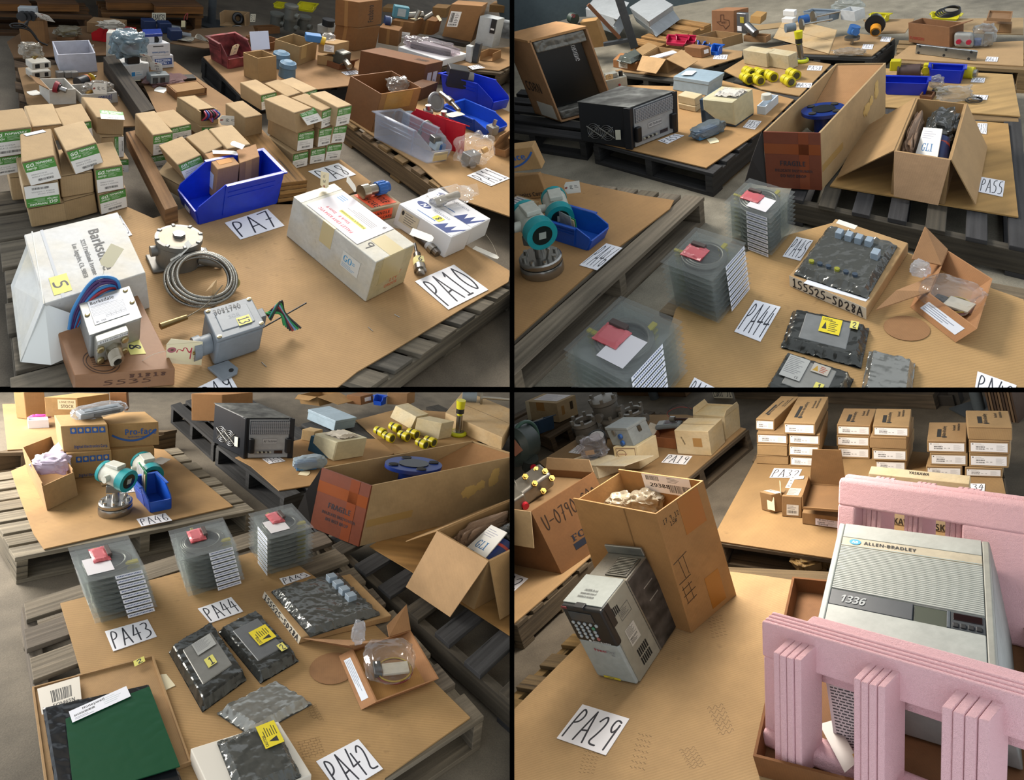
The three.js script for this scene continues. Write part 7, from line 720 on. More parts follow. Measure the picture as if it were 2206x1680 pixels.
{ const pf = (l, A, B, C, Bb, b, d) => { const c = carton('carton', 'brown carton with blue print, ' + l + LQ, { A, B, C, Bb,base:b }, kraft(0xba945c), {}); onFace(c, c.F, 'f', [0,0,1,1], ink(260,130, d)); return c.F.top; }, icons = (y) => (g, w, h) => { g.fillStyle = '#2a5da8'; for (let i = 0; i < 5; i++) g.fillRect(50 + i * 40, y, 34,30); g.fillStyle = '#c9a671'; for (let i = 0; i < 5; i++) { g.beginPath(); g.arc(67 + i * 40, y + 14,9,0,7); g.fill(); } words(g, 'Digital Electronics Corp.', 60, y + 104,20, '#2a4f8c', 'bold', 'sans-serif', 'left', 190); };
const a = pf('lower left of four', [562,535],[938,505],[900,420],[950,715], S0, icons(20)), b = pf('lower right of four', [940,505],[1300,475],[1230,400],[1302,650], S0, () => {}), c = pf('upper left of four', [508,305],[905,288],[840,195],[928,502], a, icons(10)); pf('upper right of four', [910,288],[1334,268],[1220,180],[1342,462], b, (g) => { words(g, 'Pro-face', 80,64,42, '#2a5da8'); words(g, 'for the best interface', 96,80,11, '#2a5da8'); g.strokeStyle = '#2a5da8'; g.lineWidth = 11; g.beginPath(); g.moveTo(16,62); g.quadraticCurveTo(140,140,246,40); g.stroke(); });
gear('touch_display', 'grey touch display panel in a clear bag on the lettered cartons', 'display', [830,215], c, [1010,180],[['panel_case', 'b', [-160,14,-60,180,60,60], plastic(0x9a9c9e)],['screen', 'b', [-120,60,-44,140,64,30], plastic(0x70777c)],['vent_row', 'b', [-60,20,59,150,46,62], plastic(0x3a3c3e)],['bag_film', 'l', [440,96,190,0.15,3], film(0xe8ecf0,0.9)]]); hangTag('white tag hanging on the lettered cartons' + LQ, [778,300], c - 0.01,[738,395], c - 0.09,0.06, { white: 1 });
const st = carton('carton', 'tan carton with a stock label and yellow tape behind the lettered cartons', {A:[372,60],B:[650,66],C:[920,30],Bb:[660,230],base:S0 + 0.05 }, kraft(0xb08a54), {}); onFace(st, st.F, 'f', [0.4,0.4,0.95,0.9], print(140,70, (g) => { words(g, 'LONE STAR', 12,26,22, '#7a6a4a'); words(g, 'STOCK', 22,60,32, '#5a4a35'); }, '#d6c9a6'), 'label'); carton('carton', 'tall tan carton at the top left edge', {A:[112,10],B:[200,20],C:[372,0],Bb:[225,245],base:S0 }, kraft(0xb8925e), {}); carton('carton', 'brown carton right of the stock carton', {A:[920,20],B:[1065,24],C:[1080,0],Bb:[1075,175],base:S0 + 0.05 }, kraft(0x8d6136), {}); const wb3 = openBox('white_carton', 'small white open carton with a pink bag at the upper left', {A:[235,258],B:[408,250],C:[400,225],Bb:[414,316],base:S0 }, paper(0xdcdde6), { cat: 'open carton' }); gear('pink_bag', 'bright pink bag in the small white open carton', 'bag', [330,245], S0 + 0.03,[400,243],[['bag_film', 'l', [150,40,40,0.3,4], plastic(0xb83a88)]]);
openBox('open_carton', 'long open kraft carton with a white foam bag' + LQ, {A:[350,790],B:[616,670],C:[436,385],Bb:[658,885],base:S0 }, kraft(0xb18a58), { cat: 'open carton', hf: 0.9 }); gear('foam_bag', 'white translucent foam bag lying over the long open carton', 'bag', [430,690], S0 + 0.08,[560,690],[['bag_film', 'l', [290,150,200,0.25,5], M(0xd9cfe2, { tr: 0.4, r: 0.4 })],['foam_sleeve', 'l', [130,80,420,0.2,8,-20,40,-250], M(0xcfc8da, { tr: 0.35, r: 0.4 })]]);
transmitter('white transmitter with teal caps on a bolted steel flange' + LQ, [970,1020], S0,[1120,1010], true); bin('storage_bin', 'small blue stacking bin with a green folder' + LQ, {A:[1108,728],B:[1230,858],C:[1438,818],Bb:[1256,1040],base:S0 }, plastic(0x1f58c4,0.35), { lipAt: 'r', lip: 0.5 }); transmitter('white transmitter with teal caps lying in the blue bin' + LQ, [1240,760], S0 + 0.01,[1360,780], false); gear('folder', 'bright green folder with papers in the blue bin' + LQ, 'folder', [1190,840], S0 + 0.02,[1270,960],[['folder_cover', 'b', [-120,0,-8,120,200,0], plastic(0x2c9a62)],['papers', 'b', [-110,6,0,116,180,10], paper(0xcbb98c)],['clear_sleeve', 'b', [-100,12,10,100,210,18], film(0xd9dde0,0.6)]]); const tc2 = carton('carton', 'taped kraft carton with a printed sheet on top behind the transmitter', {A:[770,625],B:[850,800],C:[1175,745],Bb:[856,812],h:0.09,base:S0 }, kraft(0xb39263), {}); hangTag('white tag lying right of the lettered cartons' + LQ, [1305,585], S0 + 0.03,[1402,605], S0 + 0.03,0.08, { white: 1 }); }
caseStack('at the left of the lower left quarter', {A:[590,1328],B:[705,1615],C:[1205,1495],Bb:[830,1987],base:S0 }, 9, 'r', [0.5,0,0.97,1], true); caseStack('in the middle of the lower left quarter', {A:[1432,1185],B:[1520,1425],C:[1975,1300],Bb:[1606,1757],base:S0 }, 9, 'r', [0.5,0,0.95,1], false);
K(540,840); caseStack('at the right of the lower left quarter', {A:[-4,1040],B:[160,1245],C:[515,1150],Bb:[160,1572],base:S0 }, 9, 'f', [0.5,0,0.98,1]);
valveCarton('long open carton with a red-brown taped end' + LQ, {A:[600,655],B:[1014,806],C:[2270,550],Bb:[905,1318],base:S0 }, 'dark blue flanged valve inside the long carton' + LQ, { pl: 'crumpled grey packing paper in the long carton' + LQ, loose: 1, fy: 0.9 });
hornBox('open carton with a large front flap and booklet' + LQ, {A:[1572,1188],B:[2005,1440],C:[2640,1120],Bb:[1880,1850],base:S0 }, { where: 'at the right' + LQ, flaps: { f: [150,0.36, kraft(0xc29b6c)], l: [128,0.24], r: [150,0.3] } });
{ carton('plastic_box', 'pale grey-blue plastic enclosure with a raised lid' + LQ, {A:[488,165],B:[716,262],C:[890,232],Bb:[700,346],base:S0 }, plastic(0x9fb4c2), { lid: 0.24, cat: 'enclosure' }); const F = frame({A:[536,368],B:[726,440],C:[986,400],Bb:[690,600],base:S0 }), t = thing('cream_case', 'cream equipment case with a dark blue base' + LQ, 'case', F.mid), { w, h, d } = F; part(t, 'case_cover', F.g(slab([[0, h * 0.5],[w * 0.8, h * 0.02],[w, h * 0.02],[w, h],[0, h]],-d, 0,0.006)), plastic(0xd8d0ae, 0.55)); part(t, 'blue_base', F.g(bx(-w * 0.2,0,-d + 0.005, w * 0.8, h * 0.8,-0.012)), paint(0x34607a)); part(t, 'paper', F.g(flatBag(w * 0.7, d * 0.6,0.02,0.03,0.03,5,0.01,18).translate(w / 2, h, -d / 2)), paper(0xcfc8ba)); carton('small_carton', 'pair of small kraft cartons beside the enclosure' + LQ, {A:[432,330],B:[540,350],C:[610,330],Bb:[530,440],base:S0 }, soiled(0xc9b088), {});
gear('bubble_pack', 'blue component wrapped in clear bubble film' + LQ, 'bubble wrap', [490,660], S0,[600,650],[['wrap_film', 'l', [280,110,120,0.15,5], M(0xb9cbd6, { tr: 0.55, r: 0.2 })],['blue_part', 'b', [-110,4,-40,60,74,45], plastic(0x4388c4)]]); hangTag('manila tag lying on the board near the bubble pack' + LQ, [495,705], S0,[412,695], S0,0.06);
[[1090,380, 'far left'],[1160,425, 'front left'],[1215,345, 'rear'],[1290,415, 'front right'],[1365,395, 'far right'],[1440,480, 'left of the near pair'],[1510,460, 'right of the near pair']].forEach(([x, y, l]) => gear('yellow_sensor', 'yellow-capped flame sensor, ' + l + LQ, 'sensor', [x, y], S0,[x + 60, y + 14],[['cap', 'c', [6,36,10,46,36,24,38], plastic(0xd6c81c)],['lens', 'c', [46,36,24,50,36,25,27], plastic(0x4c4a2c)],['black_band', 'c', [-8,36,4,4,36,9,34], plastic(0x1a1a18)],['rear_cap', 'c', [-46,36,-10,-16,36,2,32], plastic(0xcfc21a)]]));
carton('white_carton', 'soiled white carton behind the sensors, left one' + LQ, {A:[1220,130],B:[1395,225],C:[1500,200],Bb:[1345,330],base:S0 }, soiled(0xcbbf9f), {}); carton('white_carton', 'soiled white carton behind the sensors, right one' + LQ, {A:[1400,235],B:[1610,280],C:[1715,262],Bb:[1580,418],base:S0 }, soiled(0xcbbf9f), {}); gear('level_probe', 'steel level probe with a yellow head and base ring' + LQ, 'probe', [1745,375], S0,[1810,375],[['base_ring', 'o', [56,18,0,14,0], plastic(0xcfd61f)],['base_disc', 'c', [0,4,0,0,32,0,50], metal(0xb9bcae, 0.3)],['probe_shaft', 'c', [0,20,0,0,170,0,26], metal(0x9a948a, 0.25)],['yellow_collar', 'c', [0,170,0,0,190,0,22], plastic(0xd6d01c)],['black_band', 'c', [0,190,0,0,230,0,34], plastic(0x1a1a18)],['yellow_head', 'c', [0,230,0,0,300,0,34,40], plastic(0xd6d01c)]]); carton('long_carton', 'long soiled white carton at the right behind the probe' + LQ, {A:[1640,190],B:[2120,400],C:[2240,180],h:0.1,base:S0 }, soiled(0xc8ad84), { seam: 1 });
openBox('open_carton', 'open kraft carton with wide flaps at the top centre', {A:[400,40],B:[560,60],C:[740,20],Bb:[580,135],base:S0 }, kraft(0xae8a58), { cat: 'open carton', flaps: { f: [110,0.06], r: [110,0.14, kraft(0xc29b68)] } }); const b4 = carton('carton', 'brown carton with a white label at the top centre', {A:[805,40],B:[925,55],C:[1030,30],Bb:[930,128],base:S0 }, kraft(0x95683f), {}); patch(b4, b4.F, 'r', [0.3,0.3,0.8,0.75], paper(), 'paper_label'); bin('storage_bin', 'small bright blue bin at the top centre' + LQ, {A:[1030,50],B:[1110,60],C:[1145,45],Bb:[1108,132],base:S0 }, plastic(0x1d55d0), { ribs: 0 }); carton('carton', 'tan carton at the top centre right of the small blue bin', {A:[1150,20],B:[1320,30],C:[1386,5],Bb:[1315,130],base:S0 }, kraft(0xa3805a), {}); gear('flanged_probe', 'grey transmitter with a flanged steel rod' + LQ, 'probe', [1840,80], S0 + 0.12,[2100,100],[['head', 'c', [-60,26,0,60,26,0,42], paint(0x77848e)],['flange', 'c', [90,26,0,110,26,0,60], metal(0xa5a39a, 0.3)],['rod', 'c', [110,26,0,360,26,0,11], metal(0xb5b3ac, 0.25)]]); carton('carton', 'dark carton with a black panel behind the amplifier' + LQ, {A:[-500,30],B:[-240,40],C:[20,20],Bb:[-240,265],base:S0 }, kraft(0xb0814f), {}); }
K1(); sheetMark(near, 'k', [[650,1640],[705,1625],[690,1582],[635,1595]], S0 - 0.0015); sheetMark(near, 'w', [[650,1545],[705,1560],[700,1520],[655,1510]], S0 - 0.0015);
K(540,1250);
{ const c = carton('flat_carton', 'flat white-edged carton with marker digits' + LQ, {A:[118,92],B:[425,480],C:[1190,295],Bb:[405,535],base:S0 }, kraft(0xb89360), {}); patch(c, c.F, 'f', [0,0,1,1], paper(0xd9cfbb), 'white_edge'); onFace(c, c.F, 'f', [0.02,0,0.98,1], ink(420,64, (g) => hand(g, '155525-SD28A', 8,8,408,48,7, '#23242a')), 'handwriting', 0,0.0025); const b = staticBag('circuit board in a shiny grey antistatic bag on the flat carton' + LQ, [172,60],[505,440],[1095,255], c.F.top + 0.001,0.022, { sd: 4, mat: esd, mx: 0.08, mz: 0.08 }), F = b.F; for (const u of [0.14,0.3,0.45,0.6]) part(b, 'connector', F.g(bx(F.w * u, 0.012,-F.d * 0.84, F.w * (u + 0.1), 0.05,-F.d * 0.72)), plastic(0x9aaab8)); part(b, 'circuit_board', F.g(bx(F.w * 0.08,0.004,-F.d * 0.92, F.w * 0.92,0.008,-F.d * 0.08)), M(0x2b3a2a));
smallOpen('small open kraft carton with a white strip on its side' + LQ, [850,580],[1055,1025],[1585,825],[930,1090],[[1145,380],[1310,205]],[[410,480],[830,545]]); gear('cardboard_flap', 'round-ended kraft lid lying beside the small open carton' + LQ, 'flap', [690,740], S0,[860,730],[['lid_board', 'c', [0,0,0,0,3,0,190], kraft(0x9c7044)]]); gear('parts_bag', 'clear bag of ribbon cable and wires in the small open carton' + LQ, 'bag', [1160,760], S0 + 0.02,[1340,740],[['ribbon_cable', 'b', [-60,30,-30,160,50,100], plastic(0xd6d2c2)],['connector', 'b', [-130,20,-60,-66,60,100], plastic(0x23282a)],['wire_coil', 'o', [150,7,40,24,40], plastic(0x7a2a2e)],['wire_coil', 'o', [140,6,40,36,40], plastic(0xb59a2a)],['bag_film', 'l', [430,200,420,0.15,13], film(0xf2f0ee, 0.95)],['bag_neck', 'l', [110,190,100,0.25,2,-250,170,-160], film(0xeceff4,0.8)]]);
K1(); const P1 = staticBag('antistatic bag with a labelled power supply marked 1' + LQ, [364,1388],[437,1516],[532,1448], S0,0.035, { sd: 7, mx: 0.06, mz: 0.06, core: M(0x8f8e88, { r: 0.4, m: 0.4, t: 'grunge' }) }); P1.put(0.22,0.35,0.42,0.78, print(160,170, (g) => { lines(g, 10,12,130,10,13, '#6a6c6e', 4); }, '#a9aaa6'), 1); P1.put(0.52,0.4,0.66,0.6, print(60,60, (g) => hand(g, '1', 18,8,36,44,7), '#d8d06a'), 1, 'number_sticker'); const P2 = staticBag('dark antistatic bag with a yellow caution tag marked 2' + LQ, [470,1347],[562,1458],[645,1410], S0,0.03, { sd: 2, mx: 0.07, mz: 0.07, core: M(0x77797a, { r: 0.4, m: 0.4, t: 'grunge' }) }); P2.put(0.36,0.4,0.62,0.85, yellowTag, 2, 'caution_tag'); P2.put(0.74,0.7,0.86,0.86, print(60,50, (g) => hand(g, '2', 14,6,40,38,6), '#d8d06a'), 1, 'number_sticker'); staticBag('shiny silver antistatic bag in the middle of the foreground', [468,1522],[545,1572],[674,1502], S0,0.03, { sd: 9, mx: 0.12, mz: 0.12, mat: M(0x9a9a94, { r: 0.22, m: 0.6, b: 'crumple', bs: 0.003 }) });
const w = carton('white_carton', 'flat white carton under a bagged circuit board at the bottom', {A:[410,1612],B:[470,1740],C:[672,1668],h:0.05,base:S0 }, paper(0xd9d2c4), {}); const P3 = staticBag('black antistatic bag with a green circuit board and yellow label', [468,1590],[520,1720],[650,1662], w.F.top + 0.001,0.02, { sd: 12, mat: esd }); part(P3, 'circuit_board', P3.F.g(bx(P3.F.w * 0.15,0.003,-P3.F.d * 0.9, P3.F.w * 0.9,0.01,-P3.F.d * 0.1)), M(0x22452e)); P3.put(0.1,0.62,0.5,0.95, yellowTag, 2, 'caution_tag');
const t = openBox('carton_tray', 'shallow kraft carton tray under the green board', {A:[69,1479],B:[105,1745],C:[412,1640],h:0.014,base:S0 }, kraft(0xb28c5a), { cat: 'tray' }), L = [at([80,1484], S0 + 0.02), at([171,1457], S0 + 0.02), at([176,1510], S0 + 0.02), at([90,1540], S0 + 0.02)].map((p) => p.sub(t.F.mid)); decal(t, 'label', [L[3], L[2], L[1], L[0]], print(160,110, (g) => { bars(g, 44,26,80,50,4); words(g, 'FC0465N', 44,98,22, '#222'); }, '#d6cfc2'), 0.001); const gb2 = staticBag('large dark green board in a black antistatic bag with a white label', [92,1522],[132,1765],[396,1690], S0 + 0.02,0.012, { sd: 15, mat: M(0x2c2f33, { tr: 0.45, r: 0.15, b: 'crumple', bs: 0.003 }), mx: 0.02, mz: 0.02 }), G = gb2.F; part(gb2, 'green_board', panel([[141,1548],[322,1478],[388,1650],[160,1720]].map((p) => at(p, S0 + 0.05).sub(G.mid)).reverse(), 0.003), M(0x16492f, { r: 0.2, b: 'crumple', bs: 0.0012 })); const H = [[156,1557],[282,1500],[272,1478],[148,1533]].map((p) => at(p, S0 + 0.053).sub(G.mid)); decal(gb2, 'label', H, print(340,100, (g) => { words(g, 'Honeywell', 70,32,26, '#222'); bars(g, 20,46,120,16,6); lines(g, 190,20,120,4,16, '#9aa', 3); lines(g, 20,74,120,2,10, '#667', 3); }, '#e2e3ea'), 0.001); const N = [[287,1425],[310,1414],[313,1425],[290,1437]].map((p) => at(p, S0 + 0.02).sub(t.F.mid)); decal(t, 'number_sticker', [N[3], N[2], N[1], N[0]], print(60,40, (g) => hand(g, '2', 16,4,36,30,6), '#d8d06a'), 0.002); hangTag('manila tag lying beside the tray with the green board', [338,1457], S0,[360,1485], S0,0.06); }
// ================= lower right bay =================
bay = BAYS.BR; seed = 101;
const T0 = 0.1425, PB = 0.135;
const hgt = (foot, top, base) => heightAt(at(foot, base), top);
const foamM = M(0xf7c6cb, { r: 0.95, b: 'foam', bs: 0.006 });
const ORD = ['bottom', 'second', 'third', 'fourth', 'fifth'];
K1();
pallet('dark weathered pallet under the sheet with the stacks of cartons', {A:[1540,1168],B:[2185,1262],C:[2158,1000] }, 0x5e5446, { run: 'x', n: 7 });
pallet('dark pallet under the gauges and cream cartons', {A:[1150,1012],B:[1392,1108],C:[1612,926] }, 0x54493b, { run: 'z', n: 7 });
pallet('grey weathered pallet at the left with the large brown carton on it', {A:[960,1330],B:[1112,1346],C:[1292,1184] }, 0x5d5344, { run: 'x', n: 6 });
pallet('pallet of rough planks under the pink foam and the grey drive', {A:[1395,1212],B:[1000,1580],C:[1800,1755] }, 0x6f6149, { run: 'z', n: 9, color2: 0x8a744c, fill: 0.62 });
sheet('cardboard_sheet', 'brown cardboard sheet carrying the two rows of stacked cartons', 'sheet', [[1533,1163],[1630,985],[1640,950],[2150,985],[2166,1060],[2200,1264]], PB, 0.006, M(0x9a7a4d, { t: 'sheet', r: 0.88 }));
sheet('cardboard_sheet', 'brown cardboard sheet under the two cream cartons', 'sheet', [[1161,995],[1246,943],[1400,893],[1480,893],[1607,923],[1484,1027],[1396,1104],[1290,1110]], PB, 0.006, M(0x9c7d53, { t: 'sheet', r: 0.88 }));
sheet('cardboard_sheet', 'brown cardboard sheet cut off by the left edge of its bay', 'sheet', [[1080,1366],[1213,1252],[1292,1180],[1230,1105],[1080,1090]], PB, 0.006, M(0xa9885c, { t: 'sheet', r: 0.88 }));
const near2 = sheet('cardboard_sheet', 'large tan cardboard sheet under the upright drive and the tall carton', 'sheet', [[1090,1545],[1262,1373],[1380,1265],[1470,1218],[1646,1240],[2170,1316],[2300,1700],[2280,1760],[1040,1770],[1040,1600]], PB, 0.006, M(0xb59567, { t: 'sheet', r: 0.88, b: 'sheet', bs: 0.002 }));
sheetMark(near2, 'd', [[1350,1660],[1395,1668],[1412,1580],[1372,1572]], T0 - 0.0015); sheetMark(near2, 'd', [[1240,1668],[1285,1672],[1300,1620],[1255,1612]], T0 - 0.0015); sheetMark(near2, 'w', [[1530,1600],[1590,1585],[1580,1505],[1520,1520]], T0 - 0.0015); sheetMark(near2, 'w', [[1465,1668],[1530,1655],[1520,1600],[1460,1612]], T0 - 0.0015); sheetMark(near2, 'd', [[1530,1380],[1575,1370],[1560,1320],[1520,1330]], T0 - 0.0015);
lotCard('PA29', 'white card hand-lettered PA29 on the tan cardboard', [[1255,1517],[1356,1548],[1305,1627],[1199,1590]], T0,420);
lotCard('PA22', 'white card at the left edge, only its last 2s in view', [[1072,1222],[1138,1246],[1108,1273],[1040,1250]], T0,200);
K(1100,840);
lotCard('PA19', 'white card hand-lettered PA19 in front of the cream carton', [[1330,540],[1530,556],[1474,628],[1268,610]], T0,200);
lotCard('PA1', 'small white card partly under the bagged gauge', [[560,470],[625,480],[575,538],[487,525]], T0,120);
K(1646,840);
lotCard('PA32', 'white card hand-lettered PA32 beside the small taped cartons', [[85,658],[320,668],[285,740],[45,738]], T0,200);
lotCard('PA34', 'white card half hidden behind the far pink foam cap', [[1640,785],[1860,790],[1856,850],[1640,842]], T0,160);

// --- stacks of flat cartons
const abMark = (g, w, h) => { g.fillStyle = '#2b2a28'; g.fillRect(w * 0.08, h * 0.18, w * 0.5, h * 0.13); words(g, 'Allen-Bradley', w * 0.14, h * 0.46, h * 0.15, '#2b2a28'); g.beginPath(); g.ellipse(w * 0.09, h * 0.42, w * 0.045, h * 0.09,0,0,7); g.fill(); words(g, 'Rockwell', w * 0.5, h * 0.76, h * 0.12, '#2b2a28'); words(g, 'Automation', w * 0.5, h * 0.9, h * 0.12, '#2b2a28'); };
const AB_TOP = ink(300,200, abMark), AB_LAB = print(320,110, (g, w, h) => { g.fillStyle = '#333'; g.beginPath(); g.arc(18,16,7,0,7); g.fill(); bars(g, 46,44,80,16,4); bars(g, 46,70,80,16,6); lines(g, 40,14,90,2,12, '#777', 3); lines(g, 225,26,80,8,9, '#aaa', 3); words(g, 'CE', 172,78,18, '#555'); words(g, 'UL', 138,78,18, '#555'); }, '#e9e9ea');
function abStack(list, dv, topDv, where, o = {}) {
let base = T0;
list.forEach(([xl, xr, yt, yb, lab = 1, sl = 0], i) => {
const top = i === list.length - 1, q = top ? topDv : dv, A = [xl, yt], B = [xr, yt + (o.tilt ?? 8)], Bb = [xr + (o.in ?? 0), yb + (o.tilt ?? 8)];
const t = carton('drive_carton', `flat kraft carton ${lab ? 'with a white label' : 'with a plain end'}, ${top ? 'top' : ORD[i]} of ${where}`, { A, B,C:[B[0] + q[0], B[1] + q[1]], Bb, base }, kraft([0xa9895b, 0xaf8f60,0xa58458][i % 3]), { cat: 'carton' });
const F = t.F; if (lab) onFace(t, F, 'f', [0.05,0.16,0.95,0.82], AB_LAB);
part(t, 'lid_tuck', F.g(box0(0.004, F.h * 0.9,-0.0005, F.w - 0.004, F.h * 0.915,0.0012)), M(0x70563a));
if (top && o.mark !== 0) onFace(t, F, 't', [0.1,0.12,0.9,0.95], AB_TOP, 'printed_mark', 1);
base = t.F.top + 0.001;
});
}
abStack([[-64,205,548,622,0],[-60,195,455,550,0],[-62,200,362,452,1],[-70,85,240,338,1]],[70,-190],[210,-195], 'the leftmost stack');
abStack([[218,440,552,642],[207,465,458,556],[207,470,365,460],[165,430,272,372]],[70,-200],[112,-225], 'the second stack from the left');
abStack([[620,890,474,575],[610,890,380,474],[612,896,290,380]],[60,-180],[50,-142], 'the third stack from the left');
abStack([[935,1195,588,675],[908,1205,490,595],[890,1200,394,492,0],[915,1222,300,390]],[60,-180],[18,-150], 'the fourth stack from the left');
abStack([[1362,1668,640,722],[1395,1712,528,636],[1372,1702,425,528]],[30,-150],[5,-160], 'the fifth stack from the left', { tilt: 6 });
abStack([[1690,2008,652,730],[1725,2060,532,650],[1722,2068,422,535],[1716,2090,305,420,0]],[20,-150],[-35,-140], 'the rightmost stack', { tilt: 8 });
// --- small cartons and trays in front of the stacks
{ const t = carton('small_carton', 'small kraft carton with a silver label strip and hanging tag, leftmost of the small ones', {A:[-40,855],B:[60,880],C:[180,860],Bb:[80,1035],base:T0 }, kraft(0x9c7b50), { cat: 'carton' });
onFace(t, t.F, 't', [0,0.3,1,0.8], print(160,80, (g, w, h) => { bars(g, 6,10,90,24,3); lines(g, 8,44,120,4,9, '#888', 3); }, '#b7b6ae'));
hangTag('manila tag hanging on the leftmost small carton', [52,885], t.F.top - 0.01,[62,1010], T0 + 0.02,0.045);
hangTag('manila tag lying over the small taped carton', [135,770], t.F.top + 0.07,[140,870], t.F.top + 0.005,0.045);
const u = carton('small_carton', 'small kraft carton with a barcode label and fold-over lid', {A:[150,890],B:[318,900],C:[400,735],Bb:[316,1076],base:T0 }, kraft(0x96754a), { cat: 'carton' });
onFace(u, u.F, 'f', [0.25,0.1,0.85,0.6], print(110,90, (g, w, h) => { lines(g, 8,10,90,3,12, '#555', 4); bars(g, 10,50,86,24,5); }, '#cfcdc6')); onFace(u, u.F, 't', [0.2,0.05,0.8,0.4], print(80,40, (g, w, h) => lines(g, 5,6,66,4,8, '#777', 3), '#aaa598'));
onFace(u, u.F, 't', [-0.05,0.4,0.2,1.05], print(60,160, (g, w, h) => { for (let i = 0; i < 8; i++) { g.fillStyle = i % 2 ? '#222' : '#888'; g.fillRect(10 + (i % 3) * 8,8 + i * 18,30,9); } }, '#dedcd8'), 'printed_slip');
hangTag('white tag lying flat on the small carton with the barcode label', [250,742], u.F.top + 0.002,[335,735], u.F.top + 0.004,0.03, { white: 1 });
const tr = openBox('display_carton', 'open kraft tray carton with a raised lid', {A:[322,985],B:[640,1010],C:[690,800],Bb:[640,1030],base:T0 + 0.11 }, kraft(0x8e6a3d), { cat: 'carton', flaps: { b: [-8,0.2], l: [6,0.05] }, inner: kraft(0x7d5a32) }); tr.F;
const w = carton('small_carton', 'flat kraft carton with a white address label under the open tray', {A:[320,1030],B:[640,1072],C:[700,860],Bb:[640,1172],base:T0 }, kraft(0x8f6d42), { cat: 'carton' });
onFace(w, w.F, 'f', [0.36,0.1,0.95,0.66], print(200,90, (g, ww, h) => { g.fillStyle = '#333'; g.beginPath(); g.arc(40,14,7,0,7); g.fill(); words(g, 'Allen-Bradley', 56,20,17, '#444'); bars(g, 16,40,70,14,8); bars(g, 20,64,90,16,9); lines(g, 110,36,70,4,10, '#888', 3); }, '#cfcdda')); }
// --- the back of the bay: signs, dark racking, post, bundle of sheets
K(1646,840);
{ const s = spot('paper_sign', 'white paper sign hand-lettered EBAY 32 at the foot of the dark racking', 'sign', [780,105],0,[1010,112]); const w = 232 * s.s, h = 170 * s.s; part(s, 'board', bx(0,0,-0.004, w, h, 0), paper(0xd9d4c4)); decal(s, 'lettering', [[0,0,0],[w, 0,0],[w, h, 0],[0, h, 0]], print(360,220, (g, a, b) => hand(g, 'EBAY-32', 14,60,340,140,9), '#ddd8c8'), 0.001);
const p = spot('steel_post', 'round grey steel post beside the bundle of cardboard sheets', 'post', [1815,168],0); part(p, 'post_shaft', rod([0,0,0],[0,1.2,0],48 * p.s, 20), paint(0x5c6468)); part(p, 'base_plate', bx(-0.12,0,-0.12,0.12,0.012,0.12), paint(0x4a5054));
for (let i = 0; i < 9; i++) { const c = spot('cardboard_sheet', `brown cardboard sheet standing on edge, ${['first', 'second', 'third', 'fourth', 'fifth', 'sixth', 'seventh', 'eighth', 'ninth'][i]} from the left in the upright bundle`, 'sheet', [1925 + i * 27,255 + i * 3],0,[1960 + i * 27,220 + i * 3]); part(c, 'panel', bx(0,0,-0.012,0.5,1.1,0,0.001).rotateZ(-0.05), kraft([0x5e4630,0x7d6144,0x4c3829][i % 3])); }
const r = spot('storage_rack', 'dark steel storage rack at the back edge', 'rack', [300,110],0,[1580,135]); const L = 1180 * r.s; part(r, 'bottom_beam', bx(0,0,-0.1, L, 0.07,0), paint(0x3a352f)); part(r, 'shelf_board', bx(0,0.42,-1, L, 0.46,0), woodM(0x40382e)); for (const x of [0, L * 0.97]) part(r, 'upright', bx(x, 0,-0.1, x + 0.06,1.1,-0.02), paint(0x3e3a35)); part(r, 'back_panel', bx(0,0,-1.05, L, 1.1,-1), M(0x14120f));
K(1100,840); const s2 = spot('paper_sign', 'white paper sign with cut-off marker lettering at the upper middle', 'sign', [1712,66],0,[1890,70]); const w2 = 178 * s2.s, h2 = 150 * s2.s; part(s2, 'board', bx(0,0,-0.004, w2, h2,0), paper(0xd5d0be)); decal(s2, 'lettering', [[0,0,0],[w2,0,0],[w2, h2,0],[0, h2,0]], print(300,220, (g, a, b) => hand(g, 'EBAY-31', 10,40,285,160,9), '#d9d4c2'), 0.001);
const pl = spot('wooden_beam', 'weathered wooden skid board lying at the upper left edge', 'beam', [900,45],0,[1170,52]); part(pl, 'beam_wood', bx(0,0,-0.5,0.75,0.12,0), woodM(0x6b5236));
const p2 = spot('steel_post', 'short grey pipe post behind the round housings', 'post', [1212,72],0); part(p2, 'post_shaft', rod([0,0,0],[0,1,0],38 * p2.s, 18), paint(0x4f565a));
const pl2 = spot('wooden_beam', 'long dark skid board behind the second paper sign', 'beam', [1890,72],0,[2400,100]); part(pl2, 'beam_wood', bx(0,0,-0.4,1.5,0.1,0), woodM(0x5f5548)); }
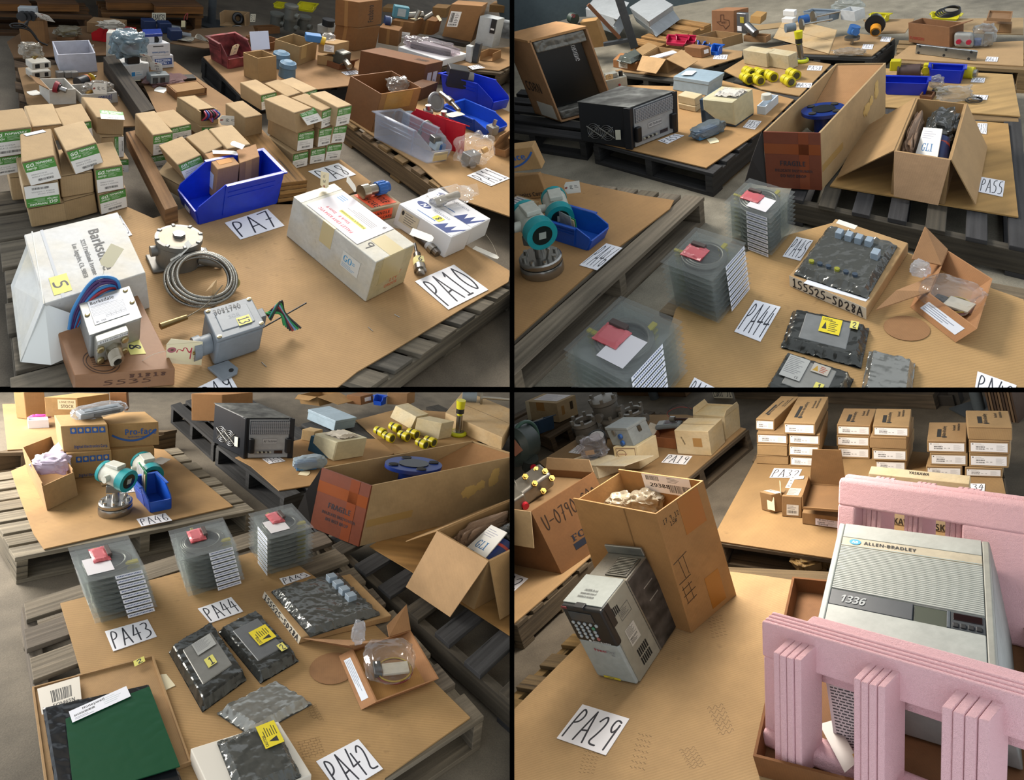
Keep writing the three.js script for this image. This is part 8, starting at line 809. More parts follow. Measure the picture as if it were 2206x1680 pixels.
// --- left: large brown carton with valve block, green motor
{ K(1100,840); const t = openBox('large_carton', 'large brown carton with a torn top and a valve block lying on it', {A:[-220,975],B:[172,1022],C:[700,690],Bb:[430,1548],base:T0 }, kraft(0x80562c), { cat: 'carton', flaps: { f: [162,0.2, kraft(0xbfa57c)], b: [20,0.07, kraft(0xa88962)] }, inner: kraft(0x8d6a42) });
const F = t.F; part(t, 'inner_sheet', F.g(box0(0.008, F.h * 0.86,-F.d + 0.008, F.w - 0.008, F.h * 0.88,-0.008)), kraft(0x96764e));
onFace(t, F, 'r', [0.3,0.14,0.95,0.42], ink(300,160, (g, w, h) => { words(g, 'FOXBORO', 8,72,72, '#1d2433', 'bold', 'serif'); g.fillStyle = '#1d2433'; g.fillRect(4,90, w - 8,54); }), 'printed_mark');
onFace(t, F, 'r', [0.05,0.58,0.95,0.9], ink(400,130, (g, w, h) => hand(g, 'U-0790-C0D', 10,20,380,90,6, '#2a1c12')), 'handwriting');
const b = spot('valve_block', 'steel valve manifold block with brass bolts and red plugs on the brown carton', 'valve', [210,900], t.F.h * 0.88 + T0,[400,800]), s = b.s;
part(b, 'block_body', rot(rb(330 * s, 150 * s, 190 * s, 0.02,3), 0.25,0,0.15).translate(0,110 * s, 0), metal(0x96928a, 0.4)); part(b, 'block_body', rot(rb(200 * s, 130 * s, 170 * s, 0.015,3), 0.2,0,0.1).translate(-220 * s, 80 * s, 40 * s), metal(0x8d8980,0.4));
for (const [x, y, z] of [[120,190,70],[150,120,95],[-10,150,100],[40,60,105],[90,190,-40],[-40,200,10]]) { const n = part(b, 'bolt', rot(join([hex(26 * s, 26 * s), rod([0,0,0],[0,40 * s, 0],14 * s, 8)]), 0.9).translate(x * s, y * s, z * s), metal(0x9c7c3e, 0.4)); }
for (const [x, z] of [[-150,140],[-310,130]]) { const n = part(b, 'plug', rod([x * s, 40 * s, z * s - 30 * s],[x * s, 30 * s, z * s],30 * s, 14), plastic(0xb5182c)); }
part(b, 'valve_stem', rod([-120 * s, 170 * s, -40 * s],[-140 * s, 230 * s, -20 * s],14 * s, 10), metal());
const mo = spot('motor_housing', 'dark green cast housing with a copper nameplate at the left edge', 'housing', [110,640], T0 + 0.02,[260,600]), q = mo.s;
part(mo, 'housing_body', rot(lathe([[0,-150 * q],[140 * q, -150 * q],[165 * q, -110 * q],[165 * q, 60 * q],[120 * q, 110 * q],[0,120 * q]],32), 1.35,-0.5,0).translate(0,190 * q, 0), paint(0x3b4743,0.5)); part(mo, 'cover_ring', rot(new THREE.TorusGeometry(165 * q, 16 * q, 10,36), 0.1,0.9,0).translate(70 * q, 190 * q, -30 * q), paint(0x4f7468)); part(mo, 'conduit_hub', rod([60 * q, 0,60 * q],[90 * q, 90 * q, 90 * q],70 * q, 18), paint(0x2f3634)); part(mo, 'plug', rod([95 * q, 30 * q, 120 * q],[105 * q, 30 * q, 160 * q],26 * q, 16), plastic(0xc42034)); part(mo, 'nameplate', rot(bx(-40 * q, -55 * q, 0,40 * q, 55 * q, 3 * q), -0.25,0.25,0.35).translate(10 * q, 235 * q, 165 * q), metal(0x9a6a55,0.5)); }
// --- things on the middle pallet
{ const c1 = carton('carton', 'tan carton with packing tape and a white top label at the upper left', {A:[122,95],B:[385,112],C:[545,42],Bb:[412,275],base:T0 }, kraft(0xc2a77d), {}); patch(c1, c1.F, 'f', [0.35,0.55,0.6,0.98], M(0xa9793e)); patch(c1, c1.F, 'f', [0,0,0.12,1], M(0xd8c9a8)); patch(c1, c1.F, 'r', [0.2,0.3,0.35,0.75], M(0xa5783f)); patch(c1, c1.F, 'r', [0.65,0.4,0.8,0.8], M(0x3a2a18)); onFace(c1, c1.F, 't', [0.15,0.2,0.9,0.95], print(180,90, (g, w, h) => lines(g, 10,12,150,6,12, '#a9a4b0', 4), '#ddd7d8'));
pallet('worn pallet under the tan taped carton', {A:[-60,250],B:[330,400],C:[640,225] }, 0x5c4d3b, { run: 'z', n: 6 });
bin('storage_bin', 'small slate-blue plastic bin of fittings behind the green housing', {A:[90,292],B:[222,262],C:[358,212],Bb:[245,368],base:T0 }, plastic(0x35506e), { lip: 0.5, lipAt: 'l' });
const fit = spot('pipe_fitting', 'small steel fitting in the slate-blue bin', 'fitting', [240,290], T0 + 0.06); part(fit, 'fitting_body', rod([-0.04,0.02,0],[0.05,0.03,0.02],0.022,12), metal());
const jar = (label, p, r, h, base, open) => { const t = spot('cast_housing', label, 'housing', p, base), s = t.s; r *= s; h *= s; part(t, 'housing_body', lathe([[0,0],[r * 0.85,0],[r * 0.92, h * 0.1],[r * 0.9, h * 0.75],[r * 0.98, h * 0.82]],28), castM(0x85817a)); part(t, 'cover_rim', lathe(open ? [[r * 0.98, h * 0.82],[r, h * 0.82],[r, h],[r * 0.72, h],[r * 0.7, h * 0.8]] : [[r * 0.98, h * 0.82],[r, h],[r * 0.7, h * 1.04],[0, h * 1.04]],28), castM(0x96928a)); for (let i = 0; i < 6; i++) part(t, 'rim_lug', bx(-0.012,0,-0.012,0.012,0.03,0.012).translate(r * 0.95, h, 0).rotateY(i * 1.05 + 0.3), castM(0x8c887f)); for (const a of [0.6,2.2]) part(t, 'conduit_hub', join([rod([Math.cos(a) * r * 0.8, h * 0.38, Math.sin(a) * r * 0.8],[Math.cos(a) * r * 1.22, h * 0.38, Math.sin(a) * r * 1.22], r * 0.26,16), rod([Math.cos(a) * r * 1.2, h * 0.38, Math.sin(a) * r * 1.2],[Math.cos(a) * r * 1.3, h * 0.38, Math.sin(a) * r * 1.3], r * 0.32,16)]), castM(0x8e8a83)); return t; };
jar('round grey cast housing with an open top, left of the group', [665,415],112,175, T0, true); jar('round grey cast housing hidden behind the grey metal box', [890,360],105,150, T0, true); jar('round grey cast housing with an open ring top, right of the group', [1050,280],100,120, T0, true); jar('large round grey cast housing with lugs, topmost of the group', [825,235],120,175, T0 + 0.1, false);
const w1 = carton('white_carton', 'soiled white carton under the grey metal box', {A:[860,480],B:[1062,478],C:[1225,378],Bb:[1092,668],base:T0 }, soiled(0xd9c9a4), {}); onFace(w1, w1.F, 'f', [0.1,0.45,0.95,0.95], print(260,110, (g, w, h) => { g.strokeStyle = '#4a1f1a'; g.lineWidth = 6; g.beginPath(); g.ellipse(70,56,56,36,0,0,7); g.stroke(); words(g, 'Rosemount', 26,66,20, '#7a2b22', 'italic bold', 'serif'); g.strokeRect(6,6,240,96); }, '#d8c7a0'));
const gb = carton('metal_box', 'grey painted metal control box with latches and blue buttons on a white carton', {A:[795,318],B:[975,322],C:[1132,232],Bb:[1040,472],base:w1.F.top }, paint(0x8e979a), { lid: 0.12, cat: 'control box' }); for (const [u, y] of [[0.6,0.55],[0.58,0.18]]) part(gb, 'push_button', (() => { const a = gb.F.p(u * gb.F.w, y * gb.F.h, 0), b = gb.F.p(u * gb.F.w, y * gb.F.h, 0.018); return rod(a, b, 0.017,14); })(), plastic(0x2d5ba0)); part(gb, 'latch', gb.F.g(bx(gb.F.w * 0.3, gb.F.h * 0.62,0, gb.F.w * 0.42, gb.F.h * 0.9,0.012)), metal()); part(gb, 'latch', gb.F.g(bx(gb.F.w, gb.F.h * 0.55,-gb.F.d * 0.6, gb.F.w + 0.01, gb.F.h * 0.85,-gb.F.d * 0.45)), metal(0x6d6a62));
const w2 = openBox('white_carton', 'soiled white carton with torn lid flaps in front of the grey metal box', {A:[470,615],B:[720,640],C:[960,555],Bb:[745,745],base:T0 }, soiled(0xded2b4), { cat: 'carton', flaps: { l: [80,0.02], r: [86,0.24, soiled(0xddd3bb), 0.0] } }); part(w2, 'lid', w2.F.g(box0(0, w2.F.h - 0.006,-w2.F.d, w2.F.w, w2.F.h, 0)), soiled(0xdfd4b8)); w2.F;
const bg = spot('parts_bag', 'clear plastic bag of small wires standing on the white carton', 'bag', [720,560], w2.F.top, [860,540]), s = bg.s; part(bg, 'bag_film', lump(230 * s, 170 * s, 150 * s, 0.35,3), film(0xe8e6ea, 0.9)); part(bg, 'wire_bundle', [torus(55 * s, 9 * s).translate(0,20 * s, 0), torus(48 * s, 9 * s).translate(6 * s, 34 * s, 4 * s)], plastic(0x3d4552)); part(bg, 'label', bx(-60 * s, 50 * s, 60 * s, 20 * s, 90 * s, 63 * s), paper(0xb18a52));
const ga = spot('pressure_gauge', 'round pressure gauge with a black case in front of the open housing', 'gauge', [745,455], T0 + 0.05), k = ga.s; part(ga, 'gauge_case', rot(lathe([[0,0],[70 * k, 0],[78 * k, 20 * k],[78 * k, 80 * k],[66 * k, 82 * k],[64 * k, 74 * k],[0,74 * k]],28), 0.3).translate(0,10 * k, 0), plastic(0x33363a)); part(ga, 'gauge_face', rot(lathe([[0,77 * k],[62 * k, 77 * k]],28), 0.3).translate(0,10 * k, 0), paper(0xc9ccd2));
const cc = carton('cream_carton', 'cream carton with a brown tape square and worn corners, the nearer of the pair', {A:[1375,338],B:[1660,348],C:[1778,238],Bb:[1692,556],base:T0 }, soiled(0xd2c09c), { seam: 1 }); patch(cc, cc.F, 'f', [0.52,0.35,0.78,0.7], M(0xa07a46), 'tape_square'); onFace(cc, cc.F, 'f', [0.1,0.28,0.3,0.75], ink(90,120, (g, w, h) => { g.translate(30,6); g.rotate(1.1); words(g, '4578009', 0,0,24, '#453826'); }), 'stamp');
const c2 = openBox('cream_carton', 'cream carton with a raised side flap, the farther of the pair', {A:[1535,205],B:[1800,222],C:[1920,125],Bb:[1815,418],base:T0 }, soiled(0xcfbd98), { cat: 'carton', flaps: { l: [14,0.04], r: [4,0.03] } }); part(c2, 'lid', c2.F.g(box0(0, c2.F.h * 0.94,-c2.F.d, c2.F.w, c2.F.h * 0.96,0)), soiled(0xd4c39c));
const ob = openBox('open_carton', 'low orange-brown open carton behind the nearer cream carton', {A:[1200,395],B:[1390,415],C:[1440,320],Bb:[1396,498],base:T0 }, kraft(0x8f5426), { cat: 'carton', flaps: { l: [70,0.08, soiled(0xc8c2b8)] } });
const me = spot('handheld_meter', 'rounded grey handheld meter lying on the orange-brown carton', 'meter', [1340,310], ob.F.top, [1450,300]), z = me.s; part(me, 'meter_case', rb(220 * z, 40 * z, 120 * z, 0.03,3).translate(0,22 * z, 0), plastic(0x6c7376)); part(me, 'meter_screen', bx(-30 * z, 42 * z, -35 * z, 80 * z, 45 * z, 20 * z), plastic(0x4b2f30)); part(me, 'meter_bezel', bx(-95 * z, 41 * z, -45 * z, -40 * z, 44 * z, 40 * z), plastic(0x9a9fa0));
const ro = spot('probe_rod', 'thin dark probe rod with a hex nut and loose red and black wires', 'probe', [1370,245], ob.F.top + 0.06,[1710,250]), y = ro.s; part(ro, 'rod_tube', rod([0,0,0],[340 * y, 0,0],11 * y, 10), metal(0x56433e, 0.5)); part(ro, 'hex_nut', along(new THREE.CylinderGeometry(24 * y, 24 * y, 46 * y, 6), V3(-30 * y, 0,0), V3(16 * y, 0,0)), metal()); part(ro, 'wire', tube([[-20 * y, 0,0],[-60 * y, 40 * y, -20 * y],[60 * y, 90 * y, -40 * y],[170 * y, 70 * y, -60 * y]],2.4 * y, 30), plastic(0x8a2a2a)); part(ro, 'wire', tube([[-20 * y, 0,0],[-50 * y, 60 * y, -30 * y],[80 * y, 110 * y, -60 * y],[190 * y, 60 * y, -30 * y]],2.4 * y, 30), plastic(0x222226)); }
// --- the tall open carton
{ K(1100,840); const t = openBox('tall_carton', 'tall open brown carton with a dated marker note, behind the upright drive', {A:[524,912],B:[1222,1044],C:[1622,762],Bb:[1520,2046],base:T0 }, kraft(0xa97d45), { k: 0.007, inner: kraft(0x8a6535), hl: 0.97, cat: 'carton' }); const F = t.F;
part(t, 'score_line', F.g(box0(F.w * 0.63,0.01,0, F.w * 0.642, F.h, 0.002)), M(0x7a5930));
onFace(t, F, 'r', [0.06,0.84,0.42,0.93], ink(260,120, (g, w, h) => { hand(g, '17.9.12', 8,8,240,50,5, '#191512'); hand(g, '15#', 90,70,110,42,5, '#191512'); }), 'handwriting');
onFace(t, F, 'r', [0.02,0.2,0.35,0.62], ink(160,300, (g, w, h) => { g.strokeStyle = '#33261a'; g.lineWidth = 4; for (const [a, b, c, d] of [[10,40,150,20],[60,30,80,150],[10,160,130,150],[110,30,120,140],[20,200,120,190],[30,180,40,280],[90,180,100,285],[20,240,140,230],[30,285,130,275]]) { g.beginPath(); g.moveTo(a, b); g.lineTo(c, d); g.stroke(); } }), 'marker_lines');
patch(t, F, 'r', [0.42,0.7,0.85,0.99], M(0x9c6426, { r: 0.25 })); patch(t, F, 'r', [0.5,0.04,0.8,0.3], M(0x97601f, { r: 0.25 }));
const P = (u, y) => F.p(u * F.w, y * F.h, -F.d + 0.009); decal(t, 'shipping_label', [P(0.3,0.84), P(0.86,0.84), P(0.86,1), P(0.3,1)], print(320,170, (g, w, h) => { bars(g, 24,12,90,44,2); words(g, '29388', 40,118,50, '#1c1c1c'); bars(g, 170,78,140,74,5); lines(g, 170,14,90,4,13, '#555', 4); }, '#e6e4e6'), 0.001);
decal(t, 'printed_mark', [P(0.72,0.74), P(0.98,0.74), P(0.98,0.83), P(0.72,0.83)], ink(160,80, (g, w, h) => words(g, '02-M', 10,62,60, '#251c14')), 0.001);
const bag = (label, p, w, h, d, sd) => { const b = spot('plastic_bag', label, 'bag', p, F.top - 0.2,[p[0] + 100, p[1]]), s = b.s; part(b, 'bag_film', lump(w * s, h * s, d * s, 0.32, sd, 0.75), M(0xb7ab94, { tr: 0.35, r: 0.25, b: 'crumple', bs: 0.02 })); return b; };
bag('crumpled greyish plastic bag inside the tall carton, left one', [960,1080],300,210,190,5); bag('crumpled greyish plastic bag inside the tall carton, right one', [1180,1060],280,230,180,11); }
// --- the upright drive
{ K1(); const F = frame({A:[1209,1301],B:[1294,1315],C:[1389,1195],Bb:[1376,1475],base:T0 }), t = thing('motor_drive', 'upright grey and black motor drive with a round-button keypad', 'drive', F.mid), pl = plastic(0x9b9888,0.55), { w, h, d } = F, k = 0.53;
part(t, 'plastic_body', F.g(bx(0,0,-d * k, w, h, -0.012,0.006)), pl); part(t, 'top_cover', F.g(bx(0, h - 0.001,-d * k, w * 0.98, h + 0.004,-0.015)), plastic(0xa9b0ac, 0.5));
part(t, 'lower_cover', F.g(bx(0.001,0.004,-0.014, w - 0.001, h * 0.53,0.006,0.008)), plastic(0xa9b3b3,0.45)); const kp = part(t, 'keypad_panel', F.g(bx(-0.002, h * 0.52,-0.03, w + 0.003, h, 0.008,0.01)), plastic(0x1c1e20,0.4)); part(t, 'keypad_panel', F.g(bx(w - 0.004, h * 0.72,-d * 0.14, w + 0.003, h, -0.01,0.003)), plastic(0x1c1e20,0.4));
part(kp, 'display_screen', F.g(bx(w * 0.14, h * 0.82,0.008, w * 0.72, h * 0.94,0.011)), M(0x3a4044, { r: 0.15 })); part(t, 'latch_tab', F.g(bx(w * 0.36, h - 0.006,-0.02, w * 0.6, h + 0.008,0.012)), plastic(0x222427)); part(t, 'indicator_corner', F.g(bx(0.002, h - 0.012,0.006,0.03, h - 0.002,0.011)), plastic(0x7b2f33));
for (let r = 0; r < 5; r++) for (let c = 0; c < (r ? 4 : 5); c++) part(kp, 'key', F.g(rot(lathe([[0.0072,0],[0.0072,0.004],[0.005,0.006],[0,0.0065]],12), Math.PI / 2).translate(w * (0.14 + c * 0.145 + (r ? 0.03 : 0)), h * (0.785 - r * 0.047), 0.008)), plastic(r === 1 && c === 3 ? 0x4f9a76 : r === 4 && c === 3 ? 0xb06a64 : 0xb5bfc4,0.35));
onFace(t, F, 'f', [0.3,0.53,0.95,0.57], ink(220,34, (g, a, b) => { g.fillStyle = '#c9ced0'; g.beginPath(); g.arc(16,17,12,0,7); g.fill(); words(g, 'Allen-Bradley', 36,25,24, '#c9ced0'); }), 'lettering', 0,0.0095); onFace(t, F, 'f', [0.3,0.36,0.92,0.45], ink(260,80, (g, a, b) => { words(g, 'Power', 6,42,44, '#a03a48'); words(g, 'Flex', 128,42,44, '#8d9296', 'italic bold'); words(g, '700', 170,72,24, '#8d9296'); }), 'lettering', 0,0.0075); onFace(t, F, 'f', [0.2,0.02,0.62,0.05], print(120,20, (g) => lines(g, 26,8,80,1,8, '#555', 6), '#d3c33c'), 'warning_strip', 0,0.0075);
onFace(t, F, 't', [0.25,0.12,0.75,0.3], ink(240,70, (g) => { words(g, '▲ CAUTION: Do not', 10,20,20, '#222'); words(g, 'remove vent cover if', 4,42,19, '#222'); words(g, 'installed in enclosure', 0,63,19, '#222'); }), 'lettering', 0,0.006);
for (let i = 0; i < 7; i++) part(t, 'vent_slot', F.g(box0(w - 0.001, h * 0.8,-d * (0.05 + i * 0.03), w + 0.0012, h * (0.92 - 0.006 * i), -d * (0.067 + i * 0.03))), M(0x14130f)); for (let i = 0; i < 6; i++) for (const y of [0.09,0.2]) part(t, 'vent_slot', F.g(box0(w - 0.001, h * y, -d * (0.2 + i * 0.035), w + 0.0012, h * (y + 0.09), -d * (0.222 + i * 0.035))), M(0x14130f));
onFace(t, F, 'r', [0.17,0.37,0.36,0.58], print(120,150, (g) => { lines(g, 8,8,100,8,9, '#222', 3); bars(g, 10,90,90,16,3); lines(g, 10,112,90,3,9, '#333', 4); }, '#b9b6ab')); onFace(t, F, 'r', [0.2,0.68,0.42,0.82], ink(160,100, (g) => { g.strokeStyle = '#444'; g.lineWidth = 3; g.strokeRect(4,4,150,90); lines(g, 14,18,120,5,13, '#555', 3); }), 'printed_notice');
part(t, 'heat_sink', F.g(bx(0.004,0.004,-d, w + 0.002, h * 0.985,-d * k, 0.003)), M(0x8f8d85, { r: 0.45, m: 0.6, t: 'soiled' })); part(t, 'side_plate', F.g(bx(w + 0.001, h * 0.02,-d * 0.99, w + 0.004, h * 0.96,-d * (k + 0.02))), M(0x85807a, { r: 0.55, m: 0.5, t: 'dust' })); for (const y of [0.55,0.72]) part(t, 'plate_slot', F.g(box0(w + 0.003, h * y, -d * 0.92, w + 0.005, h * (y + 0.012), -d * 0.72)), M(0xb4b5b0, { m: 0.6, r: 0.4 }));
part(t, 'top_flange', F.g(bx(0.004, h * 0.985,-d * 1.02, w, h * 1.1,-d * 0.985,0.004)), metal(0xa3a7a6,0.45)); part(t, 'vent_frame', F.g(bx(w * 0.42, h * 0.985,-d * 0.93, w * 0.97, h * 1.0,-d * 0.58)), metal(0x77756e, 0.5)); for (let i = 0; i < 11; i++) part(t, 'vent_slat', F.g(bx(w * 0.46, h, -d * (0.61 + i * 0.028), w * 0.93, h * 1.012,-d * (0.62 + i * 0.028))), metal(0xb5b3aa, 0.5)); }
// --- tray, grey cabinet drive and its pink foam end caps
{ K1(); const hf = hgt([1646,1598],[1640,1338], T0);
openBox('carton_tray', 'shallow brown carton tray under the pink foam', {A:[1622,1628],B:[2300,1800],C:[2200,1290],h:0.075,base:T0 }, kraft(0x80501f), { cat: 'tray', k: 0.01, inner: kraft(0x8a5f38) });
const layer = (F, x0, y0, z0, x1, y1, z1) => { const out = []; const n = 4; for (let i = 0; i < n; i++) { const a = x0 + (x1 - x0) * i / n, b = x0 + (x1 - x0) * (i + 1) / n; out.push(F.g(bx(a + 0.0008, y0, z0, b - 0.0008, y1, z1 - 0.004 * Math.abs(1.5 - i), 0.004))); } return out; };
{ const F = frame({A:[1640,1338],B:[2290,1528],C:[2314,1494], Ab: [1645,1600],h:hf,base:T0 + 0.011 }), t = thing('foam_cushion', 'pink foam end cap with three legs at the near end of the drive', 'foam', F.mid), { w, h, d } = F, b = 0.13 * w;
const zs = (i) => [-d * i / 4,-d * (i + 1) / 4]; for (let i = 0; i < 4; i++) { const [z1, z0] = zs(i); part(t, 'top_bar_layer', F.g(bx(0, h * 0.72, z0 + 0.001, w, h, z1,0.012)), foamM); }
part(t, 'side_wall', F.g(bx(0,0,-d, b, h * 0.735,-0.001,0.015)), foamM); part(t, 'bottom_bar', F.g(bx(0,0,-d * 0.9, w, h * 0.14,0.02,0.02)), foamM); part(t, 'inner_bar', F.g(bx(b, h * 0.55,-d - 0.05, w, h * 0.97,-d * 0.9,0.01)), foamM);
for (const [a, c] of [[0.115,0.23],[0.425,0.535],[0.71,0.85]]) { const q = layer(F, a * w, 0.005,-d * 0.5, c * w, h * 0.93,0.085); q.forEach((g) => part(t, 'leg_layer', g, foamM)); } }
{ const F = frame({A:[1805,1031],B:[2290,1096],C:[2312,1078], Ab: [1795,1290],h:hf,base:T0 + 0.011 }), t = thing('foam_cushion', 'pink foam end cap with a rectangular window at the far end of the drive', 'foam', F.mid), { w, h, d } = F;
for (let i = 0; i < 2; i++) part(t, 'top_bar_layer', F.g(bx(0, h * 0.77,-d * (i + 1) / 2 + 0.001, w, h, -d * i / 2,0.014)), foamM); part(t, 'side_wall', F.g(bx(0,0,-d, w * 0.1, h * 0.79,-0.001,0.012)), foamM); part(t, 'side_wall', F.g(bx(w * 0.6,0,-d, w, h * 0.79,-0.001,0.012)), foamM); part(t, 'bottom_bar', F.g(bx(0,0,-d, w, h * 0.16,0,0.012)), foamM);
for (const [a, c] of [[0.1,0.2],[0.31,0.4],[0.5,0.6]]) layer(F, a * w, 0.005,-d - 0.07, c * w, h * 0.93,-d * 0.6).forEach((g) => part(t, 'leg_layer', g, foamM)); }
const hd = hf * 0.74, F = frame({A:[1755,1356],B:[2149,1448],C:[2131,1166],h:hd,base:T0 + 0.02 }), t = thing('cabinet_drive', 'large pale grey cabinet drive with a ribbed cover and dark display band', 'drive', F.mid), { w, h, d } = F, G = paint(0xb9beb8,0.5);
part(t, 'cabinet_body', F.g(bx(0,0,-d, w, h - 0.012,0,0.006)), paint(0xa5a7a2,0.55)); part(t, 'cover_frame', F.g(bx(0, h - 0.03,-d, w * 0.045, h, 0,0.006)), paint(0xb4bcb9)); part(t, 'cover_frame', F.g(bx(w * 0.955, h - 0.03,-d, w, h, 0,0.006)), paint(0xa9aaa0));
const zz = (v0, v1) => [-d * v1,-d * v0]; const blk = (name, v0, v1, y, mt) => { const [a, b] = zz(v0, v1); return part(t, name, F.g(bx(w * 0.047, h - 0.02, a, w * 0.953, h + y, b, 0.002)), mt); };
blk('lower_cover', 0,0.225,0, G); blk('upper_cover', 0.86,1,0, G); blk('name_band', 0.775,0.858,-0.001, paint(0xc6bda6)); blk('ribbed_cover', 0.36,0.773,-0.005, paint(0xb3b6ae));
for (let i = 0; i < 26; i++) { const v0 = 0.365 + i * 0.0156; blk('rib', v0, v0 + 0.0125,0, G); }
part(t, 'dark_band', F.g(bx(w * 0.047, h - 0.02,-d * 0.355, w * 0.56, h - 0.001,-d * 0.23)), paint(0x3d444b)); part(t, 'band_window', F.g(bx(w * 0.565, h - 0.03,-d * 0.355, w * 0.75, h - 0.006,-d * 0.23)), M(0x54594f, { r: 0.25 })); part(t, 'band_divider', F.g(bx(w * 0.75, h - 0.02,-d * 0.355, w * 0.77, h, -d * 0.23)), paint(0x4e5860)); part(t, 'display_frame', F.g(bx(w * 0.77, h - 0.02,-d * 0.355, w * 0.953, h - 0.002,-d * 0.23)), paint(0x3a4147)); part(t, 'display_screen', F.g(bx(w * 0.785, h - 0.004,-d * 0.345, w * 0.94, h, -d * 0.295)), M(0x1d0d10, { r: 0.12 })); for (let i = 0; i < 4; i++) part(t, 'key', F.g(bx(w * (0.783 + i * 0.041), h - 0.003,-d * 0.272, w * (0.813 + i * 0.041), h + 0.002,-d * 0.242)), plastic(0x1f2226));
onFace(t, F, 't', [0.1,0.785,0.62,0.85], ink(640,90, (g) => { g.fillStyle = '#3f9ac4'; g.beginPath(); g.ellipse(52,46,50,38,0,0,7); g.fill(); words(g, 'AB', 24,62,42, '#eef3f3'); words(g, 'ALLEN-BRADLEY', 128,66,56, '#262b2e', 'bold', 'sans-serif', 'left', 490); }), 'lettering', 0,0.0006); onFace(t, F, 't', [0.047,0.774,0.953,0.7765], print(40,6, () => {}, '#5b9dbb'), 'blue_line', 0,0.0014);
onFace(t, F, 't', [0.1,0.25,0.33,0.33], ink(260,80, (g) => words(g, '1336', 10,70,84, '#aab0b2', 'italic bold')), 'lettering', 0,0.0008);
part(t, 'knockout_ring', F.g(rot(new THREE.TorusGeometry(0.045,0.0015,6,36)).translate(w * 0.72, h * 0.42,0.001)), M(0x4c4648)); part(t, 'knockout_slot', F.g(bx(w * 0.715, h * 0.4,0, w * 0.725, h * 0.46,0.002)), M(0x111111)); part(t, 'terminal_block', F.g(bx(w * 0.66, h * 0.02,0, w * 0.92, h * 0.2,0.03)), M(0x5b4630, { r: 0.6 })); for (let i = 0; i < 3; i++) part(t, 'terminal_screw', F.g(bx(w * (0.69 + i * 0.08), h * 0.06,0.03, w * (0.73 + i * 0.08), h * 0.17,0.045)), metal(0xb9b5a8));
{ const q0 = at([1776,1445], T0 + hd * 0.8), q1 = at([1912,1478], T0 + hd * 0.8), q2 = at([1905,1625], T0 + 0.05), q3 = at([1800,1610], T0 + 0.05), u = thing('document', 'printed sheet of paper stuck behind the near foam legs', 'paper', q0), r = [q3, q2, q1, q0].map((p) => p.clone().sub(q0)); part(u, 'paper', panel(r, 0.0008), paper(0xd4c4c2)); decal(u, 'print', r, print(300,400, (g, a, b) => { for (let i = 0; i < 24; i++) { g.fillStyle = '#4a4244'; let x = 16; while (x < 280 - (i * 53 % 90)) { const l = 8 + (x * 7 + i * 13) % 26; g.fillRect(x, 12 + i * 16, l, 7); x += l + 6; } } }, '#d6c6c4'), 0.0006);
const m = thing('tape_strip', 'crumpled strip of brown packing tape below the document', 'tape', at([1850,1610], T0 + 0.05)), c = [[1765,1560],[1800,1550],[1850,1640],[1820,1665]].map((p) => at(p, T0 + 0.09).sub(m.base)); part(m, 'tape_film', panel(c, 0.001), M(0xa3958d, { r: 0.35 })); const c2 = [[1836,1625],[1880,1600],[1925,1625],[1850,1660]].map((p) => at(p, T0 + 0.1).sub(m.base)); part(m, 'tape_film', panel(c2,0.001), M(0xa07a42, { r: 0.15 })); }
K(1646,840); const y = carton('shipping_carton', 'soiled white shipping carton with a reusable container notice, behind the far foam', {A:[880,700],B:[1730,790],C:[1740,720],Bb:[1720,1230],base:T0 }, soiled(0xd0bf9d), { cat: 'carton' }); onFace(y, y.F, 'f', [0.5,0.3,0.98,0.52], ink(420,120, (g) => { words(g, 'REUSABLE CONTAINER', 30,44,36, '#39566a', 'bold'); words(g, 'DO NOT DESTROY', 70,90,36, '#39566a'); }), 'lettering'); onFace(y, y.F, 'f', [0.1,0.0,0.98,0.2], ink(640,120, (g) => { words(g, 'YASKAWA', 10,108,110, '#2b2723', 'bold', 'sans-serif', 'left', 280); words(g, 'YASKAWA', 350,108,110, '#2b2723', 'bold', 'sans-serif', 'left', 280); }), 'lettering'); onFace(y, y.F, 'f', [0.14,0.32,0.42,0.58], ink(240,90, (g) => { g.strokeStyle = '#3a7084'; g.lineWidth = 5; for (let i = 0; i < 3; i++) g.strokeRect(6 + i * 78,6,66,76); words(g, '↑↑', 12,62,46, '#3a7084'); words(g, '☂', 94,62,50, '#3a7084'); words(g, '!', 186,66,58, '#3a7084'); }), 'handling_marks'); onFace(y, y.F, 't', [0.4,0.3,0.62,0.9], ink(200,50, (g) => words(g, 'YASKAWA', 8,40,40, '#3a332c')), 'lettering');
const tp = spot('tape_strip', 'loose clump of clear packing tape under the dark deck edge', 'tape', [420,1530],0.02,[520,1500]); part(tp, 'tape_film', lump(0.16,0.1,0.1,0.4,8), M(0x8a7048, { tr: 0.3, r: 0.2 })); }
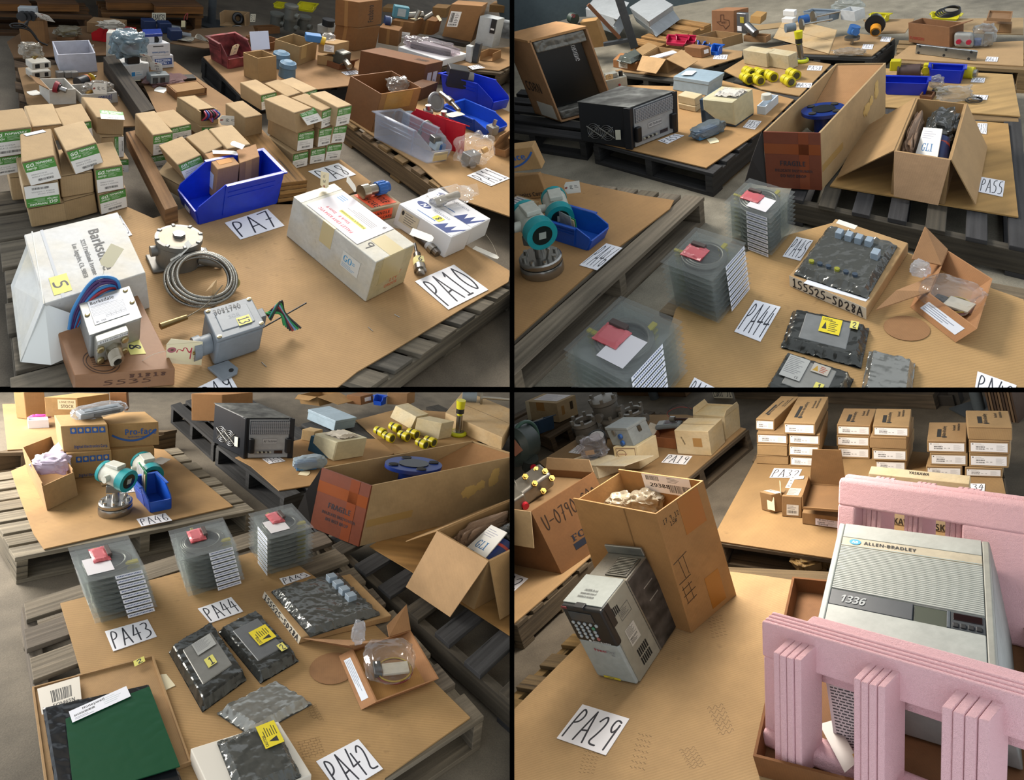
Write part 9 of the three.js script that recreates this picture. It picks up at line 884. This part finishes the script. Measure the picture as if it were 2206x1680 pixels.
// ---------- what stands against the board or the deck edge is cut flush with it ----------
scene.updateMatrixWorld(true);
function cutMesh(mesh, planes) {
let g = mesh.geometry, mw = mesh.matrixWorld; const p0 = g.attributes.position, tmp = V3(); let outside = false;
const test = planes.map((pl) => { let hit = 0; for (let i = 0; i < p0.count; i++) { tmp.fromBufferAttribute(p0, i).applyMatrix4(mw); if (pl.dot(tmp) > 0) hit++; } return hit; });
if (!test.some((x) => x)) return;
if (test.some((x) => x === p0.count)) { mesh.userData.gone = true; return; }
if (g.index) g = g.toNonIndexed();
const names = ['position', 'normal', 'uv'].filter((k) => g.attributes[k]), sz = { position: 3, normal: 3, uv: 2 };
let tris = []; const n = g.attributes.position.count;
for (let i = 0; i < n; i += 3) tris.push([0,1,2].map((k) => { const o = {}; for (const a of names) { const at2 = g.attributes[a], q = []; for (let c = 0; c < sz[a]; c++) q.push(at2.array[(i + k) * sz[a] + c]); o[a] = q; } o.w = V3(...o.position).applyMatrix4(mw); return o; }));
for (const pl of planes) {
const out = [];
for (const t of tris) {
const d = t.map((x) => pl.dot(x.w)); if (d.every((x) => x <= 0)) { out.push(t); continue; } if (d.every((x) => x >= 0)) continue;
const poly = [];
for (let k = 0; k < 3; k++) { const a = t[k], b = t[(k + 1) % 3], da = d[k], db = d[(k + 1) % 3]; if (da <= 0) poly.push(a); if (da * db < 0) { const s = da / (da - db), o = { w: a.w.clone().lerp(b.w, s) }; for (const nm of names) o[nm] = a[nm].map((x, c) => x + (b[nm][c] - x) * s); poly.push(o); } }
for (let k = 1; k + 1 < poly.length; k++) out.push([poly[0], poly[k], poly[k + 1]]);
}
tris = out;
}
if (!tris.length) { mesh.userData.gone = true; return; }
const ng = new THREE.BufferGeometry(); for (const nm of names) ng.setAttribute(nm, new THREE.Float32BufferAttribute(tris.flatMap((t) => t.flatMap((x) => x[nm])), sz[nm])); mesh.geometry = ng;
}
for (const b of Object.values(BAYS)) {
const fw = eyeDir(0,0,1), dn = eyeDir(0,1,0), planes = [];
if (b.key[1] === 'L') planes.push(V3(1,0,0).addScaledVector(fw, -(1097.8 - PX) / FPX)); else planes.push(V3(-1,0,0).addScaledVector(fw, (1108.2 - PX) / FPX));
if (b.key[0] === 'T') planes.push(dn.clone().addScaledVector(fw, -(834.6 - PY) / FPX));
for (const t of b.items) { const ms = []; t.traverse((o) => { if (o.isMesh) ms.push(o); }); ms.forEach((m) => cutMesh(m, planes)); ms.filter((m) => m.userData.gone).forEach((m) => m.parent && m.parent.remove(m)); let left = 0; t.traverse((o) => { if (o.isMesh) left++; }); if (!left) { scene.remove(t); console.log('nothing left of', t.name); } }
}
renderer.render(scene, camera);
